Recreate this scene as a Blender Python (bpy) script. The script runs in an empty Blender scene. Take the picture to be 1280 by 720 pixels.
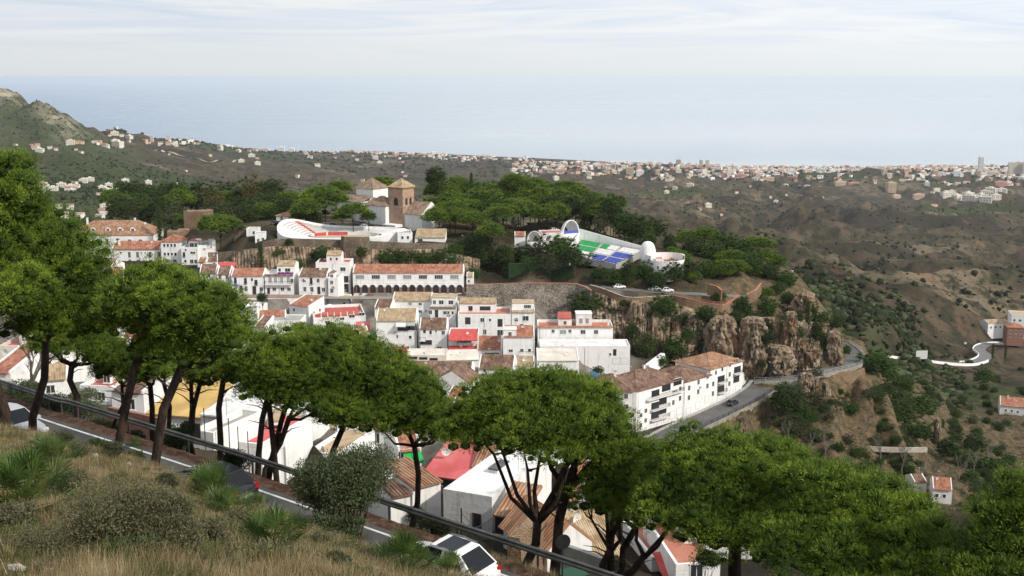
import bpy, math, random
import numpy as np
from mathutils import Vector, Matrix
from mathutils.bvhtree import BVHTree
from mathutils.geometry import delaunay_2d_cdt
R = math.radians
HAZE = 0.000028; EXPO = 0.22
SC = bpy.context.scene
COL = SC.collection
rnd = random.Random(7)
# ------------------------------------------------------------------ camera
F = 1400.0; PITCH = R(10.64); EYE = Vector((0, 0, 500.0))
cp, sp = math.cos(PITCH), math.sin(PITCH)
def pix(px, py, Y):
    """point of the place seen at photo pixel (px,py) and Y metres ahead"""
    x = (px-640)/F; v = (360-py)/F
    d = Vector((x, cp+v*sp, -sp+v*cp))
    return EYE + d*(Y/d.y)
def proj(p):
    d = p-EYE
    fw = d.y*cp - d.z*sp; up = d.y*sp + d.z*cp
    return 640+F*d.x/fw, 360-F*up/fw
cam = bpy.data.objects.new('camera', bpy.data.cameras.new('camera'))
COL.objects.link(cam); SC.camera = cam
cam.location = EYE; cam.rotation_euler = (R(90)-PITCH, 0, 0)
cam.data.sensor_width = 36; cam.data.lens = 36*F/1280
cam.data.clip_start = 0.5; cam.data.clip_end = 200000
# ------------------------------------------------------------------ tagging
def tag(o, label=None, cat=None, group=None, kind=None):
    if label: o['label'] = label
    if cat: o['category'] = cat
    if group: o['group'] = group
    if kind: o['kind'] = kind
    return o
def empty(name, loc=(0, 0, 0), rz=0, label=None, cat=None, group=None):
    o = bpy.data.objects.new(name, None); COL.objects.link(o)
    o.location = loc; o.rotation_euler = (0, 0, rz); o.empty_display_size = .3
    return tag(o, label, cat, group)
def link(name, me, parent=None, loc=None, rz=0, scale=None):
    o = bpy.data.objects.new(name, me); COL.objects.link(o)
    if parent is not None: o.parent = parent
    if loc is not None: o.location = loc
    if rz: o.rotation_euler = (0, 0, rz)
    if scale is not None: o.scale = scale
    return o
# ------------------------------------------------------------------ mesh builder
class MB:
    def __init__(s): s.v = []; s.f = []; s.m = []; s.uv = []; s.mats = []
    def mi(s, m):
        if m not in s.mats: s.mats.append(m)
        return s.mats.index(m)
    def face(s, pts, m, uv=None):
        n = len(s.v); s.v += [tuple(p) for p in pts]
        s.f.append(tuple(range(n, n+len(pts)))); s.m.append(s.mi(m)); s.uv.append(uv)
    def idx(s, vs, fs, m):
        n = len(s.v); s.v += [tuple(p) for p in vs]; k = s.mi(m)
        for f in fs: s.f.append(tuple(n+i for i in f)); s.m.append(k); s.uv.append(None)
    def box(s, x0, x1, y0, y1, z0, z1, m):
        vs = [(x0,y0,z0),(x1,y0,z0),(x1,y1,z0),(x0,y1,z0),(x0,y0,z1),(x1,y0,z1),(x1,y1,z1),(x0,y1,z1)]
        s.idx(vs, [(0,3,2,1),(4,5,6,7),(0,1,5,4),(1,2,6,5),(2,3,7,6),(3,0,4,7)], m)
        return s
    def prism(s, poly, z0, z1, m):
        """polygon in xy (ccw) extruded in z"""
        n = len(poly)
        vs = [(x, y, z0) for x, y in poly]+[(x, y, z1) for x, y in poly]
        fs = [tuple(range(n-1, -1, -1)), tuple(range(n, 2*n))]
        fs += [(i, (i+1) % n, n+(i+1) % n, n+i) for i in range(n)]
        s.idx(vs, fs, m); return s
    def tube(s, pts, rad, m, n=7, cap=True):
        pts = [Vector(p) for p in pts]
        vs = []; k = len(pts)
        up = Vector((0, 0, 1)); prev = None
        for i, p in enumerate(pts):
            t = (pts[min(i+1, k-1)]-pts[max(i-1, 0)]).normalized()
            a = prev if prev is not None else (Vector((1, 0, 0)) if abs(t.x) < .8 else Vector((0, 1, 0)))
            a = (a - t*a.dot(t)).normalized(); prev = a
            b = t.cross(a); r = rad[i] if hasattr(rad, '__len__') else rad
            for j in range(n):
                w = 2*math.pi*j/n
                vs.append(p+a*(math.cos(w)*r)+b*(math.sin(w)*r))
        fs = []
        for i in range(k-1):
            for j in range(n):
                fs.append((i*n+j, i*n+(j+1) % n, (i+1)*n+(j+1) % n, (i+1)*n+j))
        if cap: fs += [tuple(range(n-1, -1, -1)), tuple(range((k-1)*n, k*n))]
        s.idx(vs, fs, m); return s
    def mesh(s, name, smooth=False):
        me = bpy.data.meshes.new(name)
        me.from_pydata(s.v, [], s.f); 
        for m in s.mats: me.materials.append(m)
        me.polygons.foreach_set('material_index', s.m)
        if any(u is not None for u in s.uv):
            ul = me.uv_layers.new(name='UVMap'); d = np.zeros((len(me.loops), 2), np.float32); k = 0
            for f, u in zip(s.f, s.uv):
                if u is not None: d[k:k+len(f)] = u
                k += len(f)
            ul.data.foreach_set('uv', d.ravel())
        if smooth: me.polygons.foreach_set('use_smooth', [True]*len(s.f))
        me.update(); return me
    def build(s, name, parent=None, loc=None, rz=0, smooth=False):
        return link(name, s.mesh(name, smooth), parent, loc, rz)
def np_mesh(name, V, Fc, mats, smooth=False, mi=None):
    """fast mesh from arrays, Fc (n,3) or (n,4)"""
    me = bpy.data.meshes.new(name); k = Fc.shape[1]
    me.vertices.add(len(V)); me.vertices.foreach_set('co', np.asarray(V, np.float32).ravel())
    me.loops.add(Fc.size); me.loops.foreach_set('vertex_index', Fc.astype(np.int32).ravel())
    me.polygons.add(len(Fc)); me.polygons.foreach_set('loop_start', np.arange(0, Fc.size, k, dtype=np.int32))
    me.polygons.foreach_set('loop_total', np.full(len(Fc), k, np.int32))
    if smooth: me.polygons.foreach_set('use_smooth', np.ones(len(Fc), bool))
    for m in mats: me.materials.append(m)
    if mi is not None: me.polygons.foreach_set('material_index', np.asarray(mi, np.int32))
    me.update(calc_edges=True); return me
# ------------------------------------------------------------------ noise
def _h(ix, iy, seed):
    n = (ix*374761393 + iy*668265263 + seed*974634777) & 0xffffffff
    n = ((n ^ (n >> 13))*1274126177) & 0xffffffff
    return (n ^ (n >> 16)) & 0xffffffff
def pn(x, y, seed=0):
    x = np.asarray(x, float); y = np.asarray(y, float)
    ix = np.floor(x).astype(np.int64); iy = np.floor(y).astype(np.int64)
    fx = x-ix; fy = y-iy
    u = fx*fx*fx*(fx*(fx*6-15)+10); v = fy*fy*fy*(fy*(fy*6-15)+10)
    def g(dx, dy):
        a = _h(ix+dx, iy+dy, seed)/4294967296.0*2*np.pi
        return np.cos(a)*(fx-dx)+np.sin(a)*(fy-dy)
    a = g(0, 0)*(1-u)+g(1, 0)*u; b = g(0, 1)*(1-u)+g(1, 1)*u
    return (a*(1-v)+b*v)*1.5
def fbm(x, y, o=4, seed=0):
    s = 0; a = 1.0
    for i in range(o):
        s = s+a*pn(x, y, seed+i*17); x = np.asarray(x)*2.03+3.1; y = np.asarray(y)*2.03-1.7; a *= .5
    return s
def ridged(x, y, o=4, seed=0):
    s = 0; a = 1.0
    for i in range(o):
        s = s+a*(1-np.abs(pn(x, y, seed+i*31))*2); x = np.asarray(x)*2.1+5.2; y = np.asarray(y)*2.1+1.3; a *= .48
    return s
# ------------------------------------------------------------------ materials
def mat(name, c, c2=None, sc=1.0, rough=.85, bump=0, bsc=None, c3=None, det=6, coord='Object', spec=.3, metal=0, stretch=(1,1,1), lo=.35, hi=.65, trans=0):
    m = bpy.data.materials.new(name); m.use_nodes = True; nt = m.node_tree; N = nt.nodes; L = nt.links
    b = N['Principled BSDF']; b.inputs['Roughness'].default_value = rough
    b.inputs['Specular IOR Level'].default_value = spec; b.inputs['Metallic'].default_value = metal
    b.inputs['Base Color'].default_value = (*c, 1)
    tc = N.new('ShaderNodeTexCoord'); mp = N.new('ShaderNodeMapping'); mp.inputs['Scale'].default_value = stretch
    L.new(tc.outputs[coord], mp.inputs['Vector'])
    if c2 is not None:
        n = N.new('ShaderNodeTexNoise'); n.inputs['Scale'].default_value = sc; n.inputs['Detail'].default_value = det
        n.inputs['Roughness'].default_value = .62
        L.new(mp.outputs[0], n.inputs['Vector'])
        r = N.new('ShaderNodeValToRGB'); r.color_ramp.elements[0].position = lo; r.color_ramp.elements[1].position = hi
        r.color_ramp.elements[0].color = (*c, 1); r.color_ramp.elements[1].color = (*c2, 1)
        if c3 is not None:
            e = r.color_ramp.elements.new((lo+hi)/2); e.color = (*c3, 1)
        L.new(n.outputs['Fac'], r.inputs['Fac']); L.new(r.outputs['Color'], b.inputs['Base Color'])
    if bump:
        n2 = N.new('ShaderNodeTexNoise'); n2.inputs['Scale'].default_value = bsc or sc*3; n2.inputs['Detail'].default_value = 5
        L.new(mp.outputs[0], n2.inputs['Vector'])
        bp = N.new('ShaderNodeBump'); bp.inputs['Strength'].default_value = min(1, bump); bp.inputs['Distance'].default_value = .1*max(1, bump)
        L.new(n2.outputs['Fac'], bp.inputs['Height']); L.new(bp.outputs[0], b.inputs['Normal'])
    if trans:
        out = N['Material Output']; t = N.new('ShaderNodeBsdfTranslucent'); mx = N.new('ShaderNodeMixShader')
        mx.inputs[0].default_value = trans
        if c2 is not None: L.new(r.outputs['Color'], t.inputs['Color'])
        else: t.inputs['Color'].default_value = (*c, 1)
        L.new(b.outputs[0], mx.inputs[1]); L.new(t.outputs[0], mx.inputs[2]); L.new(mx.outputs[0], out.inputs['Surface'])
    return m
def tile_mat(name, c, c2, c3):
    """clay barrel tiles: UV u along the ridge in metres, v down the slope"""
    m = bpy.data.materials.new(name); m.use_nodes = True; nt = m.node_tree; N = nt.nodes; L = nt.links
    b = N['Principled BSDF']; b.inputs['Roughness'].default_value = .9; b.inputs['Specular IOR Level'].default_value = .2
    uv = N.new('ShaderNodeUVMap'); uv.uv_map = 'UVMap'
    mp = N.new('ShaderNodeMapping'); mp.inputs['Scale'].default_value = (3.6, 1.3, 1); L.new(uv.outputs[0], mp.inputs[0])
    v = N.new('ShaderNodeTexWhiteNoise'); fl = N.new('ShaderNodeVectorMath'); fl.operation = 'FLOOR'
    L.new(mp.outputs[0], fl.inputs[0]); L.new(fl.outputs[0], v.inputs['Vector'])
    tc = N.new('ShaderNodeTexCoord'); n = N.new('ShaderNodeTexNoise'); n.inputs['Scale'].default_value = .55; n.inputs['Detail'].default_value = 7
    L.new(tc.outputs['Object'], n.inputs['Vector'])
    ad = N.new('ShaderNodeMath'); ad.operation = 'MULTIPLY_ADD'; ad.inputs[1].default_value = .35; L.new(v.outputs['Value'], ad.inputs[0])
    ad2 = N.new('ShaderNodeMath'); ad2.operation = 'SUBTRACT'; L.new(n.outputs['Fac'], ad2.inputs[0]); ad2.inputs[1].default_value = .175
    L.new(ad2.outputs[0], ad.inputs[2])
    r = N.new('ShaderNodeValToRGB'); e = r.color_ramp.elements
    e[0].position = .25; e[0].color = (*c, 1); e[1].position = .75; e[1].color = (*c3, 1); k = e.new(.5); k.color = (*c2, 1)
    L.new(ad.outputs[0], r.inputs[0]); L.new(r.outputs[0], b.inputs['Base Color'])
    w = N.new('ShaderNodeTexWave'); w.wave_type = 'BANDS'; w.bands_direction = 'X'; w.inputs['Scale'].default_value = 3.6/(2*math.pi)*1.0*math.pi
    w.inputs['Distortion'].default_value = .3
    L.new(uv.outputs[0], w.inputs['Vector'])
    bp = N.new('ShaderNodeBump'); bp.inputs['Strength'].default_value = .8; bp.inputs['Distance'].default_value = .08
    L.new(w.outputs['Fac'], bp.inputs['Height']); L.new(bp.outputs[0], b.inputs['Normal'])
    return m
M = {}
M['white'] = mat('whitewash', (.62,.60,.57), (.80,.79,.77), .35, .9, .3, 3.0, lo=.22, hi=.48)
def stain(m, amt=.35, sc=.9):
    nt = m.node_tree; N = nt.nodes; L = nt.links; b = N['Principled BSDF']; src = b.inputs['Base Color'].links[0].from_socket
    tc = N.new('ShaderNodeTexCoord'); mp = N.new('ShaderNodeMapping'); mp.inputs['Scale'].default_value = (sc, sc, sc*.12); L.new(tc.outputs['Object'], mp.inputs[0])
    n = N.new('ShaderNodeTexNoise'); n.inputs['Scale'].default_value = 1.6; n.inputs['Detail'].default_value = 8; n.inputs['Roughness'].default_value = .7; L.new(mp.outputs[0], n.inputs[0])
    r = N.new('ShaderNodeMapRange'); r.inputs[1].default_value = .52; r.inputs[2].default_value = .74; r.inputs[4].default_value = amt; L.new(n.outputs['Fac'], r.inputs[0])
    x = N.new('ShaderNodeMixRGB'); x.inputs[2].default_value = (.34, .31, .27, 1); L.new(r.outputs[0], x.inputs[0]); L.new(src, x.inputs[1]); L.new(x.outputs[0], b.inputs['Base Color'])
stain(M['white'], .55)
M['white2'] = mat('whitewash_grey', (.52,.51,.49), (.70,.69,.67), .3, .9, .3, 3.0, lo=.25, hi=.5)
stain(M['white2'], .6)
M['cream'] = mat('cream_render', (.55,.50,.42), (.70,.66,.58), .3, .9, .2, 3.0)
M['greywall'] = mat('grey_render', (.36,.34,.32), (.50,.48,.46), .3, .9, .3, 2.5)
M['yellow'] = mat('yellow_sheet', (.42,.28,.10), (.62,.42,.15), .5, .8)
M['stone'] = mat('rubble_stone', (.16,.13,.10), (.38,.33,.27), 1.2, .95, 1, 2.2)
M['lightstone'] = mat('pale_stone', (.28,.25,.20), (.52,.47,.40), 1.0, .95, 1, 2.2)
M['brickstone'] = mat('brown_stone', (.20,.13,.085), (.36,.26,.18), .8, .95, 1, 2.0)
M['brick'] = mat('red_brick', (.22,.10,.07), (.30,.15,.11), 1.5, .9, .5, 6)
M['towerbrick'] = mat('tower_brick', (.30,.19,.13), (.44,.30,.22), .7, .95, .6, 3, c3=(.38,.25,.18))
M['tile'] = tile_mat('clay_tiles', (.22,.12,.075), (.36,.20,.12), (.46,.30,.20))
M['tiler'] = tile_mat('red_clay_tiles', (.24,.095,.06), (.39,.165,.105), (.49,.27,.18))
M['tileb'] = tile_mat('buff_clay_tiles', (.28,.19,.11), (.42,.31,.19), (.52,.42,.28))
M['tiled'] = tile_mat('weathered_clay_tiles', (.10,.06,.045), (.20,.12,.085), (.33,.22,.16))
M['tilebr'] = tile_mat('brown_clay_tiles', (.17,.12,.085), (.28,.20,.14), (.37,.28,.20))
M['rockt'] = mat('tan_earth_rock', (.07,.055,.04), (.36,.27,.185), .35, 1, 1, 1.4, c3=(.20,.145,.10), spec=.05)
M['terra'] = mat('terracotta_floor', (.36,.13,.085), (.46,.20,.13), .6, .8)
M['redfloor'] = mat('red_floor_paint', (.36,.07,.055), (.46,.12,.09), .4, .7)
M['redcloth'] = mat('red_awning_cloth', (.42,.055,.055), (.58,.11,.10), .9, .8)
M['pinkcloth'] = mat('faded_red_sheet', (.46,.08,.08), (.58,.16,.15), .3, .7, c3=(.52,.11,.11))
M['greencloth'] = mat('green_awning_cloth', (.02,.30,.07), (.03,.38,.10), .5, .7)
M['whitecloth'] = mat('white_awning_cloth', (.7,.7,.7), (.8,.8,.8), .5, .7)
M['glass'] = mat('window_glass', (.02,.024,.03), (.05,.055,.06), .4, .12, spec=.6)
M['glassb'] = mat('window_blind', (.20,.21,.22), (.30,.31,.32), .5, .3, spec=.5)
M['frame'] = mat('window_frame_white', (.65,.65,.63))
M['wood'] = mat('brown_timber', (.10,.05,.03), (.18,.09,.05), 2, .7)
M['iron'] = mat('black_iron', (.02,.02,.02), rough=.5)
M['galv'] = mat('galvanised_steel', (.07,.075,.07), (.15,.155,.145), 1.3, .45, .15, 4, metal=.5, spec=.5)
M['galvp'] = mat('galvanised_pale', (.40,.40,.38), (.52,.52,.50), 2, .5, metal=.3)
M['concrete'] = mat('concrete', (.28,.27,.25), (.40,.39,.36), .5, .95, .3, 4)
M['paving'] = mat('street_paving', (.20,.17,.14), (.30,.26,.22), .3, .9, .2, 4)
M['asphalt'] = mat('asphalt', (.045,.045,.046), (.085,.083,.08), .45, .9, .25, 14)
M['asphaltpale'] = mat('worn_asphalt', (.12,.118,.112), (.19,.185,.175), .25, .9, .2, 6)
M['paint'] = mat('road_paint', (.30,.30,.29), (.58,.58,.56), 1.5, .7, lo=.3, hi=.5)
M['blue'] = mat('blue_seats', (.05,.08,.36), (.10,.14,.50), 1.5)
M['green'] = mat('green_seats', (.02,.27,.08), (.05,.42,.14), 1.5)
M['hedge'] = mat('dark_net', (.01,.03,.012), (.03,.06,.02), 1.4, .9, 1, 6)
M['bark'] = mat('pine_bark', (.014,.010,.008), (.070,.045,.033), 4.0, .95, 1, 12, stretch=(1,1,.35))
M['barkpale'] = mat('grey_bark', (.07,.06,.05), (.17,.15,.12), 4.0, .95, 1, 12, stretch=(1,1,.35))
M['rubber'] = mat('tyre_rubber', (.015,.015,.015), rough=.8)
M['alloy'] = mat('alloy_wheel', (.45,.45,.46), rough=.35, metal=.8)
M['lampred'] = mat('tail_lamp_glass', (.35,.01,.01), rough=.2)
M['lampwhite'] = mat('head_lamp_glass', (.75,.76,.78), rough=.1, spec=.6)
ANC = []      # terrain anchors (px, lnY, z)
FOOTA = []; FOOT = []     # building footprints for keeping plants out
def anchor(p, dz=0): ANC.append((640+F*p.x/p.y, math.log(p.y), p.z+dz))
_wc = {}
def window_mesh(w, h, kind):
    key = (round(w, 2), round(h, 2), kind)
    if key in _wc: return _wc[key]
    mb = MB(); t = .07; fm = M['frame']; gl = M['glass']
    if kind == 'blind': gl = M['glassb']
    if kind in ('wood', 'door'): fm = M['wood']
    if kind == 'garage': gl = M['whitecloth']; fm = M['greywall']
    if kind == 'redgarage': gl = M['redfloor']; fm = M['frame']
    if kind == 'arch':
        n = 8; pts = [(-w/2, 0)]+[(-w/2*math.cos(math.pi*i/n), h-w/2+w/2*math.sin(math.pi*i/n)) for i in range(n+1)]+[(w/2, 0)]
        mb.face([(x, -.015, z) for x, z in pts[::-1]][::-1], gl)
        _wc[key] = mb.mesh('window'); return _wc[key]
    mb.box(-w/2, w/2, -.035, .0, 0, t, fm); mb.box(-w/2, w/2, -.035, 0, h-t, h, fm)
    mb.box(-w/2, -w/2+t, -.034, 0, t, h-t, fm); mb.box(w/2-t, w/2, -.034, 0, t, h-t, fm)
    if w > .8 and kind in ('win', 'blind'): mb.box(-.03, .03, -.034, 0, t, h-t, fm)
    if w > 1.9 and kind in ('win', 'blind'):
        for s in (-1, 1): mb.box(s*w/4-.03, s*w/4+.03, -.034, 0, t, h-t, fm)
    mb.face([(-w/2+t, -.012, t), (w/2-t, -.012, t), (w/2-t, -.012, h-t), (-w/2+t, -.012, h-t)], gl)
    if kind in ('win', 'wood', 'blind'):
        mb.box(-w/2-.08, w/2+.08, -.12, 0, -.09, -.002, M['white'])
        mb.box(-w/2-.05, w/2+.05, -.09, 0, h+.002, h+.08, M['white'])
    if kind == 'iron':
        k = max(3, int(w/.14))
        for i in range(k+1):
            x = -w/2+w*i/k; mb.box(x-.012, x+.012, -.22, -.20, -.1, h*.5, M['iron'])
        mb.box(-w/2-.05, w/2+.05, -.23, 0, -.14, -.1, M['iron'])
    _wc[key] = mb.mesh('window'); return _wc[key]
def quad_roof(mb, a, b, c, d, m, th=.14, edge=None, corr=False):
    """a,b eave left/right; c,d upper right/left. a slab with UVs in metres; optional real barrel tiles"""
    a, b, c, d = map(Vector, (a, b, c, d)); n = (b-a).cross(d-a).normalized()
    if n.z < 0: n = -n
    u = (b-a).normalized(); o = a
    def uv(p): q = p-o; t = q.dot(u); return (t, (q-u*t).length)
    pts = [a, b, c] + ([d] if (d-c).length > .01 else [])
    top = [p+n*th for p in pts]
    mb.face(top, m, [uv(p) for p in pts])
    mb.face(pts[::-1], edge or M['white'])
    k = len(pts)
    for i in range(k):
        j = (i+1) % k; mb.face([pts[i], pts[j], top[j], top[i]], edge or m, None if edge else [(0, 0)]*4)
    if corr:
        L_ = (b-a).length; nr = max(2, int(L_/.25)); side = Vector(u)
        for i in range(nr):
            t0 = (i+.5)/nr; p = a+(b-a)*t0
            # upper end on the line d..c (or the hip edges)
            tgt = None
            up = n.cross(u).normalized(); up = up if up.z > 0 else -up
            # march to the polygon edge
            best = 0
            poly = pts
            for q in range(1, k):
                e0, e1 = poly[q], poly[(q+1) % k]
                ed = e1-e0
                A = np.array([[up.dot(u), -ed.dot(u)], [up.dot(up), -ed.dot(up)]])
                bb = np.array([(e0-p).dot(u), (e0-p).dot(up)])
                if abs(np.linalg.det(A)) < 1e-6: continue
                s_, r_ = np.linalg.solve(A, bb)
                if -.001 <= r_ <= 1.001 and s_ > .05: best = max(best, s_)
            if best < .2: continue
            r = .085; p0 = p+n*th-up*.06; p1 = p+n*th+up*best
            ring = [(math.cos(w)*r, math.sin(w)*r) for w in (0, .785, 1.57, 2.356, 3.1416)]
            nseg = max(1, int(best/.8)); vs = []; 
            for q in range(nseg+1):
                pp = p0.lerp(p1, q/nseg)
                vs += [pp+u*x+n*(y*(1.0)) for x, y in ring]
            jit = 0
            fs = [(q*5+e, q*5+e+1, (q+1)*5+e+1, (q+1)*5+e) for q in range(nseg) for e in range(4)]+[(0, 1, 2, 3, 4)]
            n0 = len(mb.v); mb.idx(vs, fs, m)
            for q in range(len(fs)): mb.uv[-len(fs)+q] = [(i*.28+.1, (f-1)*.77) for f in ([fs[q][0]//5]*len(fs[q]))]
def roof_mesh(mb, x0, x1, y0, y1, z, kind, rh, m, corr=False, oh=.3):
    w, d = x1-x0, y1-y0
    if kind == 'gable':
        ym = (y0+y1)/2; o = oh*rh/(d/2)
        quad_roof(mb, (x0, y0-oh, z-o), (x1, y0-oh, z-o), (x1, ym, z+rh), (x0, ym, z+rh), m, corr=corr)
        quad_roof(mb, (x1, y1+oh, z-o), (x0, y1+oh, z-o), (x0, ym, z+rh), (x1, ym, z+rh), m)
        for i in range(int(w/.45)):
            x = x0+.1+i*.45; mb.tube([(x, ym, z+rh+.12), (x+.44, ym, z+rh+.13)], [.1, .12], m, 6)
    elif kind == 'gablef':
        xm = (x0+x1)/2; o = oh*rh/(w/2)
        quad_roof(mb, (x0-oh, y1, z-o), (x0-oh, y0, z-o), (xm, y0, z+rh), (xm, y1, z+rh), m, corr=corr)
        quad_roof(mb, (x1+oh, y0, z-o), (x1+oh, y1, z-o), (xm, y1, z+rh), (xm, y0, z+rh), m, corr=corr)
    elif kind == 'hip':
        x0 -= oh; x1 += oh; y0 -= oh; y1 += oh; w += 2*oh; d += 2*oh
        if w >= d: r0, r1 = (x0+d/2, (y0+y1)/2), (x1-d/2, (y0+y1)/2)
        else: r0, r1 = ((x0+x1)/2, y0+w/2), ((x0+x1)/2, y1-w/2)
        A, B, C_, D_ = (x0, y0, z), (x1, y0, z), (x1, y1, z), (x0, y1, z)
        P, Q = (r0[0], r0[1], z+rh), (r1[0], r1[1], z+rh)
        if w >= d:
            quad_roof(mb, A, B, Q, P, m, corr=corr); quad_roof(mb, C_, D_, P, Q, m)
            quad_roof(mb, B, C_, Q, Q, m, corr=corr); quad_roof(mb, D_, A, P, P, m)
        else:
            quad_roof(mb, B, C_, Q, P, m, corr=corr); quad_roof(mb, D_, A, P, Q, m)
            quad_roof(mb, A, B, P, P, m, corr=corr); quad_roof(mb, C_, D_, Q, Q, m)
        for e0, e1 in ((A, P), (B, Q if w >= d else P), (C_, Q), (D_, P if w >= d else Q), (P, Q)):
            if (Vector(e0)-Vector(e1)).length > .1:
                mb.tube([Vector(e0)+Vector((0, 0, .15)), Vector(e1)+Vector((0, 0, .15))], .11, m, 6)
    elif kind == 'shed':
        quad_roof(mb, (x0, y0-oh, z-oh*rh/d), (x1, y0-oh, z-oh*rh/d), (x1, y1, z+rh), (x0, y1, z+rh), m, corr=corr)
def house(label, x0, x1, yb, yt, D, yaw=0, dep=8, roof='gable', rm='tile', wall='white', rh=1.5, wins=(), rwins=(), lwins=(),
          cat='house', group=None, name='house', chim=(), rooms=(), bal=(), aw=(), par=.5, floor='concrete', corr=False, verge=True, anc=True, found=5, oh=.3, strip=None, zb=None, wpart='wall'):
    xc = (x0+x1)/2; y = R(yaw)
    C0 = pix(xc, yb, D); h = pix(xc, yt, D).z-C0.z
    w = (x1-x0)/F*D*(cp) / max(.2, (math.cos(y)-C0.x/D*math.sin(y)))
    ux = Vector((math.cos(y), math.sin(y), 0)); uy = Vector((-math.sin(y), math.cos(y), 0))
    org = C0-ux*(w/2)
    root = empty(name, org, y, label, cat, group)
    H = dict(root=root, w=w, h=h, dep=dep, org=org, ux=ux, uy=uy)
    W = M[wall]; wm = MB()
    P = (0, w)
    if roof == 'flat':
        wm.box(0, w, 0, dep, -found, h-par-.02, W)
        t = .22
        wm.box(0, w, 0, t, h-par, h, W); wm.box(0, w, dep-t, dep, h-par, h, W)
        wm.box(0, t, t, dep-t, h-par, h-.002, W); wm.box(w-t, w, t, dep-t, h-par, h-.002, W)
        fl = MB(); fl.box(.02, w-.02, .02, dep-.02, h-par-.02, h-par+.0, M[floor]); fl.build('roof_terrace', root)
    else:
        if roof == 'gable':
            prof = [(0, -found), (dep, -found), (dep, h), (dep/2, h+rh-.02), (0, h)]
            vs = [(0, a, b) for a, b in prof]+[(w, a, b) for a, b in prof]; n = 5
            wm.idx(vs, [(0, 1, 2, 3, 4)[::-1], tuple(range(5, 10))]+[(i, (i+1) % n, n+(i+1) % n, n+i) for i in range(n)], W)
            if verge:
                for xx in (0, w-.24):
                    for (ya, za, yb_, zb_) in ((-.05, h, dep/2, h+rh), (dep+.05, h, dep/2, h+rh)):
                        q = [(xx, ya, za-.1), (xx, yb_, zb_-.1), (xx, yb_, zb_+.27), (xx, ya, za+.27)]
                        vs = q+[(a+.24, b, c) for a, b, c in q]
                        wm.idx(vs, [(0, 1, 2, 3), (7, 6, 5, 4), (0, 4, 5, 1), (1, 5, 6, 2), (2, 6, 7, 3), (3, 7, 4, 0)], W)
        elif roof == 'gablef':
            prof = [(0, -found), (w, -found), (w, h), (w/2, h+rh-.02), (0, h)]
            vs = [(a, 0, b) for a, b in prof]+[(a, dep, b) for a, b in prof]; n = 5
            wm.idx(vs, [(0, 1, 2, 3, 4), tuple(range(9, 4, -1))]+[(i, n+i, n+(i+1) % n, (i+1) % n) for i in range(n)], W)
        elif roof == 'shed':
            prof = [(0, -found), (dep, -found), (dep, h+rh-.02), (0, h-.02)]
            vs = [(0, a, b) for a, b in prof]+[(w, a, b) for a, b in prof]; n = 4
            wm.idx(vs, [(3, 2, 1, 0), (4, 5, 6, 7)]+[(i, (i+1) % n, n+(i+1) % n, n+i) for i in range(n)], W)
            if verge:
                for xx in (0, w-.24):
                    q = [(xx, -.05, h-.1), (xx, dep, h+rh-.1), (xx, dep, h+rh+.3), (xx, -.05, h+.27)]
                    vs = q+[(a+.24, b, c) for a, b, c in q]
                    wm.idx(vs, [(0, 1, 2, 3), (7, 6, 5, 4), (0, 4, 5, 1), (1, 5, 6, 2), (2, 6, 7, 3), (3, 7, 4, 0)], W)
        else: wm.box(0, w, 0, dep, -found, h, W)
        rb = MB()
        vx = .25 if (verge and roof in ('gable', 'shed')) else 0
        roof_mesh(rb, vx, w-vx, 0, dep, h+.01, roof, rh, M[rm], corr, oh)
        H['roof'] = rb.build('roof', root)
    if strip:   # tiled coping strip on the parapet front
        sb = MB(); quad_roof(sb, (0, -.35, h-.35), (w, -.35, h-.35), (w, .3, h+.05), (0, .3, h+.05), M[strip]); sb.build('tile_coping', root)
    H['wall'] = wm.build(wpart, root)
    sx = lambda px: (px-x0)/(x1-x0)*w
    sz = lambda py: h*(yb-py)/(yb-yt)
    for q in wins:
        px, py = q[0], q[1]; ww = q[2] if len(q) > 2 else .9; hh = q[3] if len(q) > 3 else 1.2; kd = q[4] if len(q) > 4 else 'win'
        nm = 'door' if kd in ('door', 'garage', 'redgarage') else 'window'
        z = sz(py)-hh/2
        if nm == 'door' and kd == 'door': z = max(z, .02)
        link(nm, window_mesh(ww, hh, kd), root, (sx(px), -.001, z))
    for lst, side in ((rwins, 1), (lwins, -1)):
        for q in lst:
            u, v = q[0], q[1]; ww = q[2] if len(q) > 2 else .9; hh = q[3] if len(q) > 3 else 1.2; kd = q[4] if len(q) > 4 else 'win'
            nm = 'door' if kd in ('door', 'garage', 'redgarage') else 'window'
            link(nm, window_mesh(ww, hh, kd), root, ((w+.001) if side > 0 else -.001, (u if side > 0 else 1-u)*dep, v*h-hh/2), side*math.pi/2)
    for (u, v) in chim:
        cb = MB(); cx, cy = u*w, v*dep; b = h-.3 if roof != 'flat' else h-par
        t = h+rh+.7 if roof != 'flat' else h+1.1
        cb.box(cx-.28, cx+.28, cy-.28, cy+.28, b, t, W); cb.box(cx-.36, cx+.36, cy-.36, cy+.36, t+.0, t+.09, W)
        cb.box(cx-.2, cx+.2, cy-.2, cy+.2, t+.09, t+.32, W); cb.box(cx-.34, cx+.34, cy-.34, cy+.34, t+.32, t+.4, M[rm])
        cb.build('chimney', H.get('roof') or root)
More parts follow.
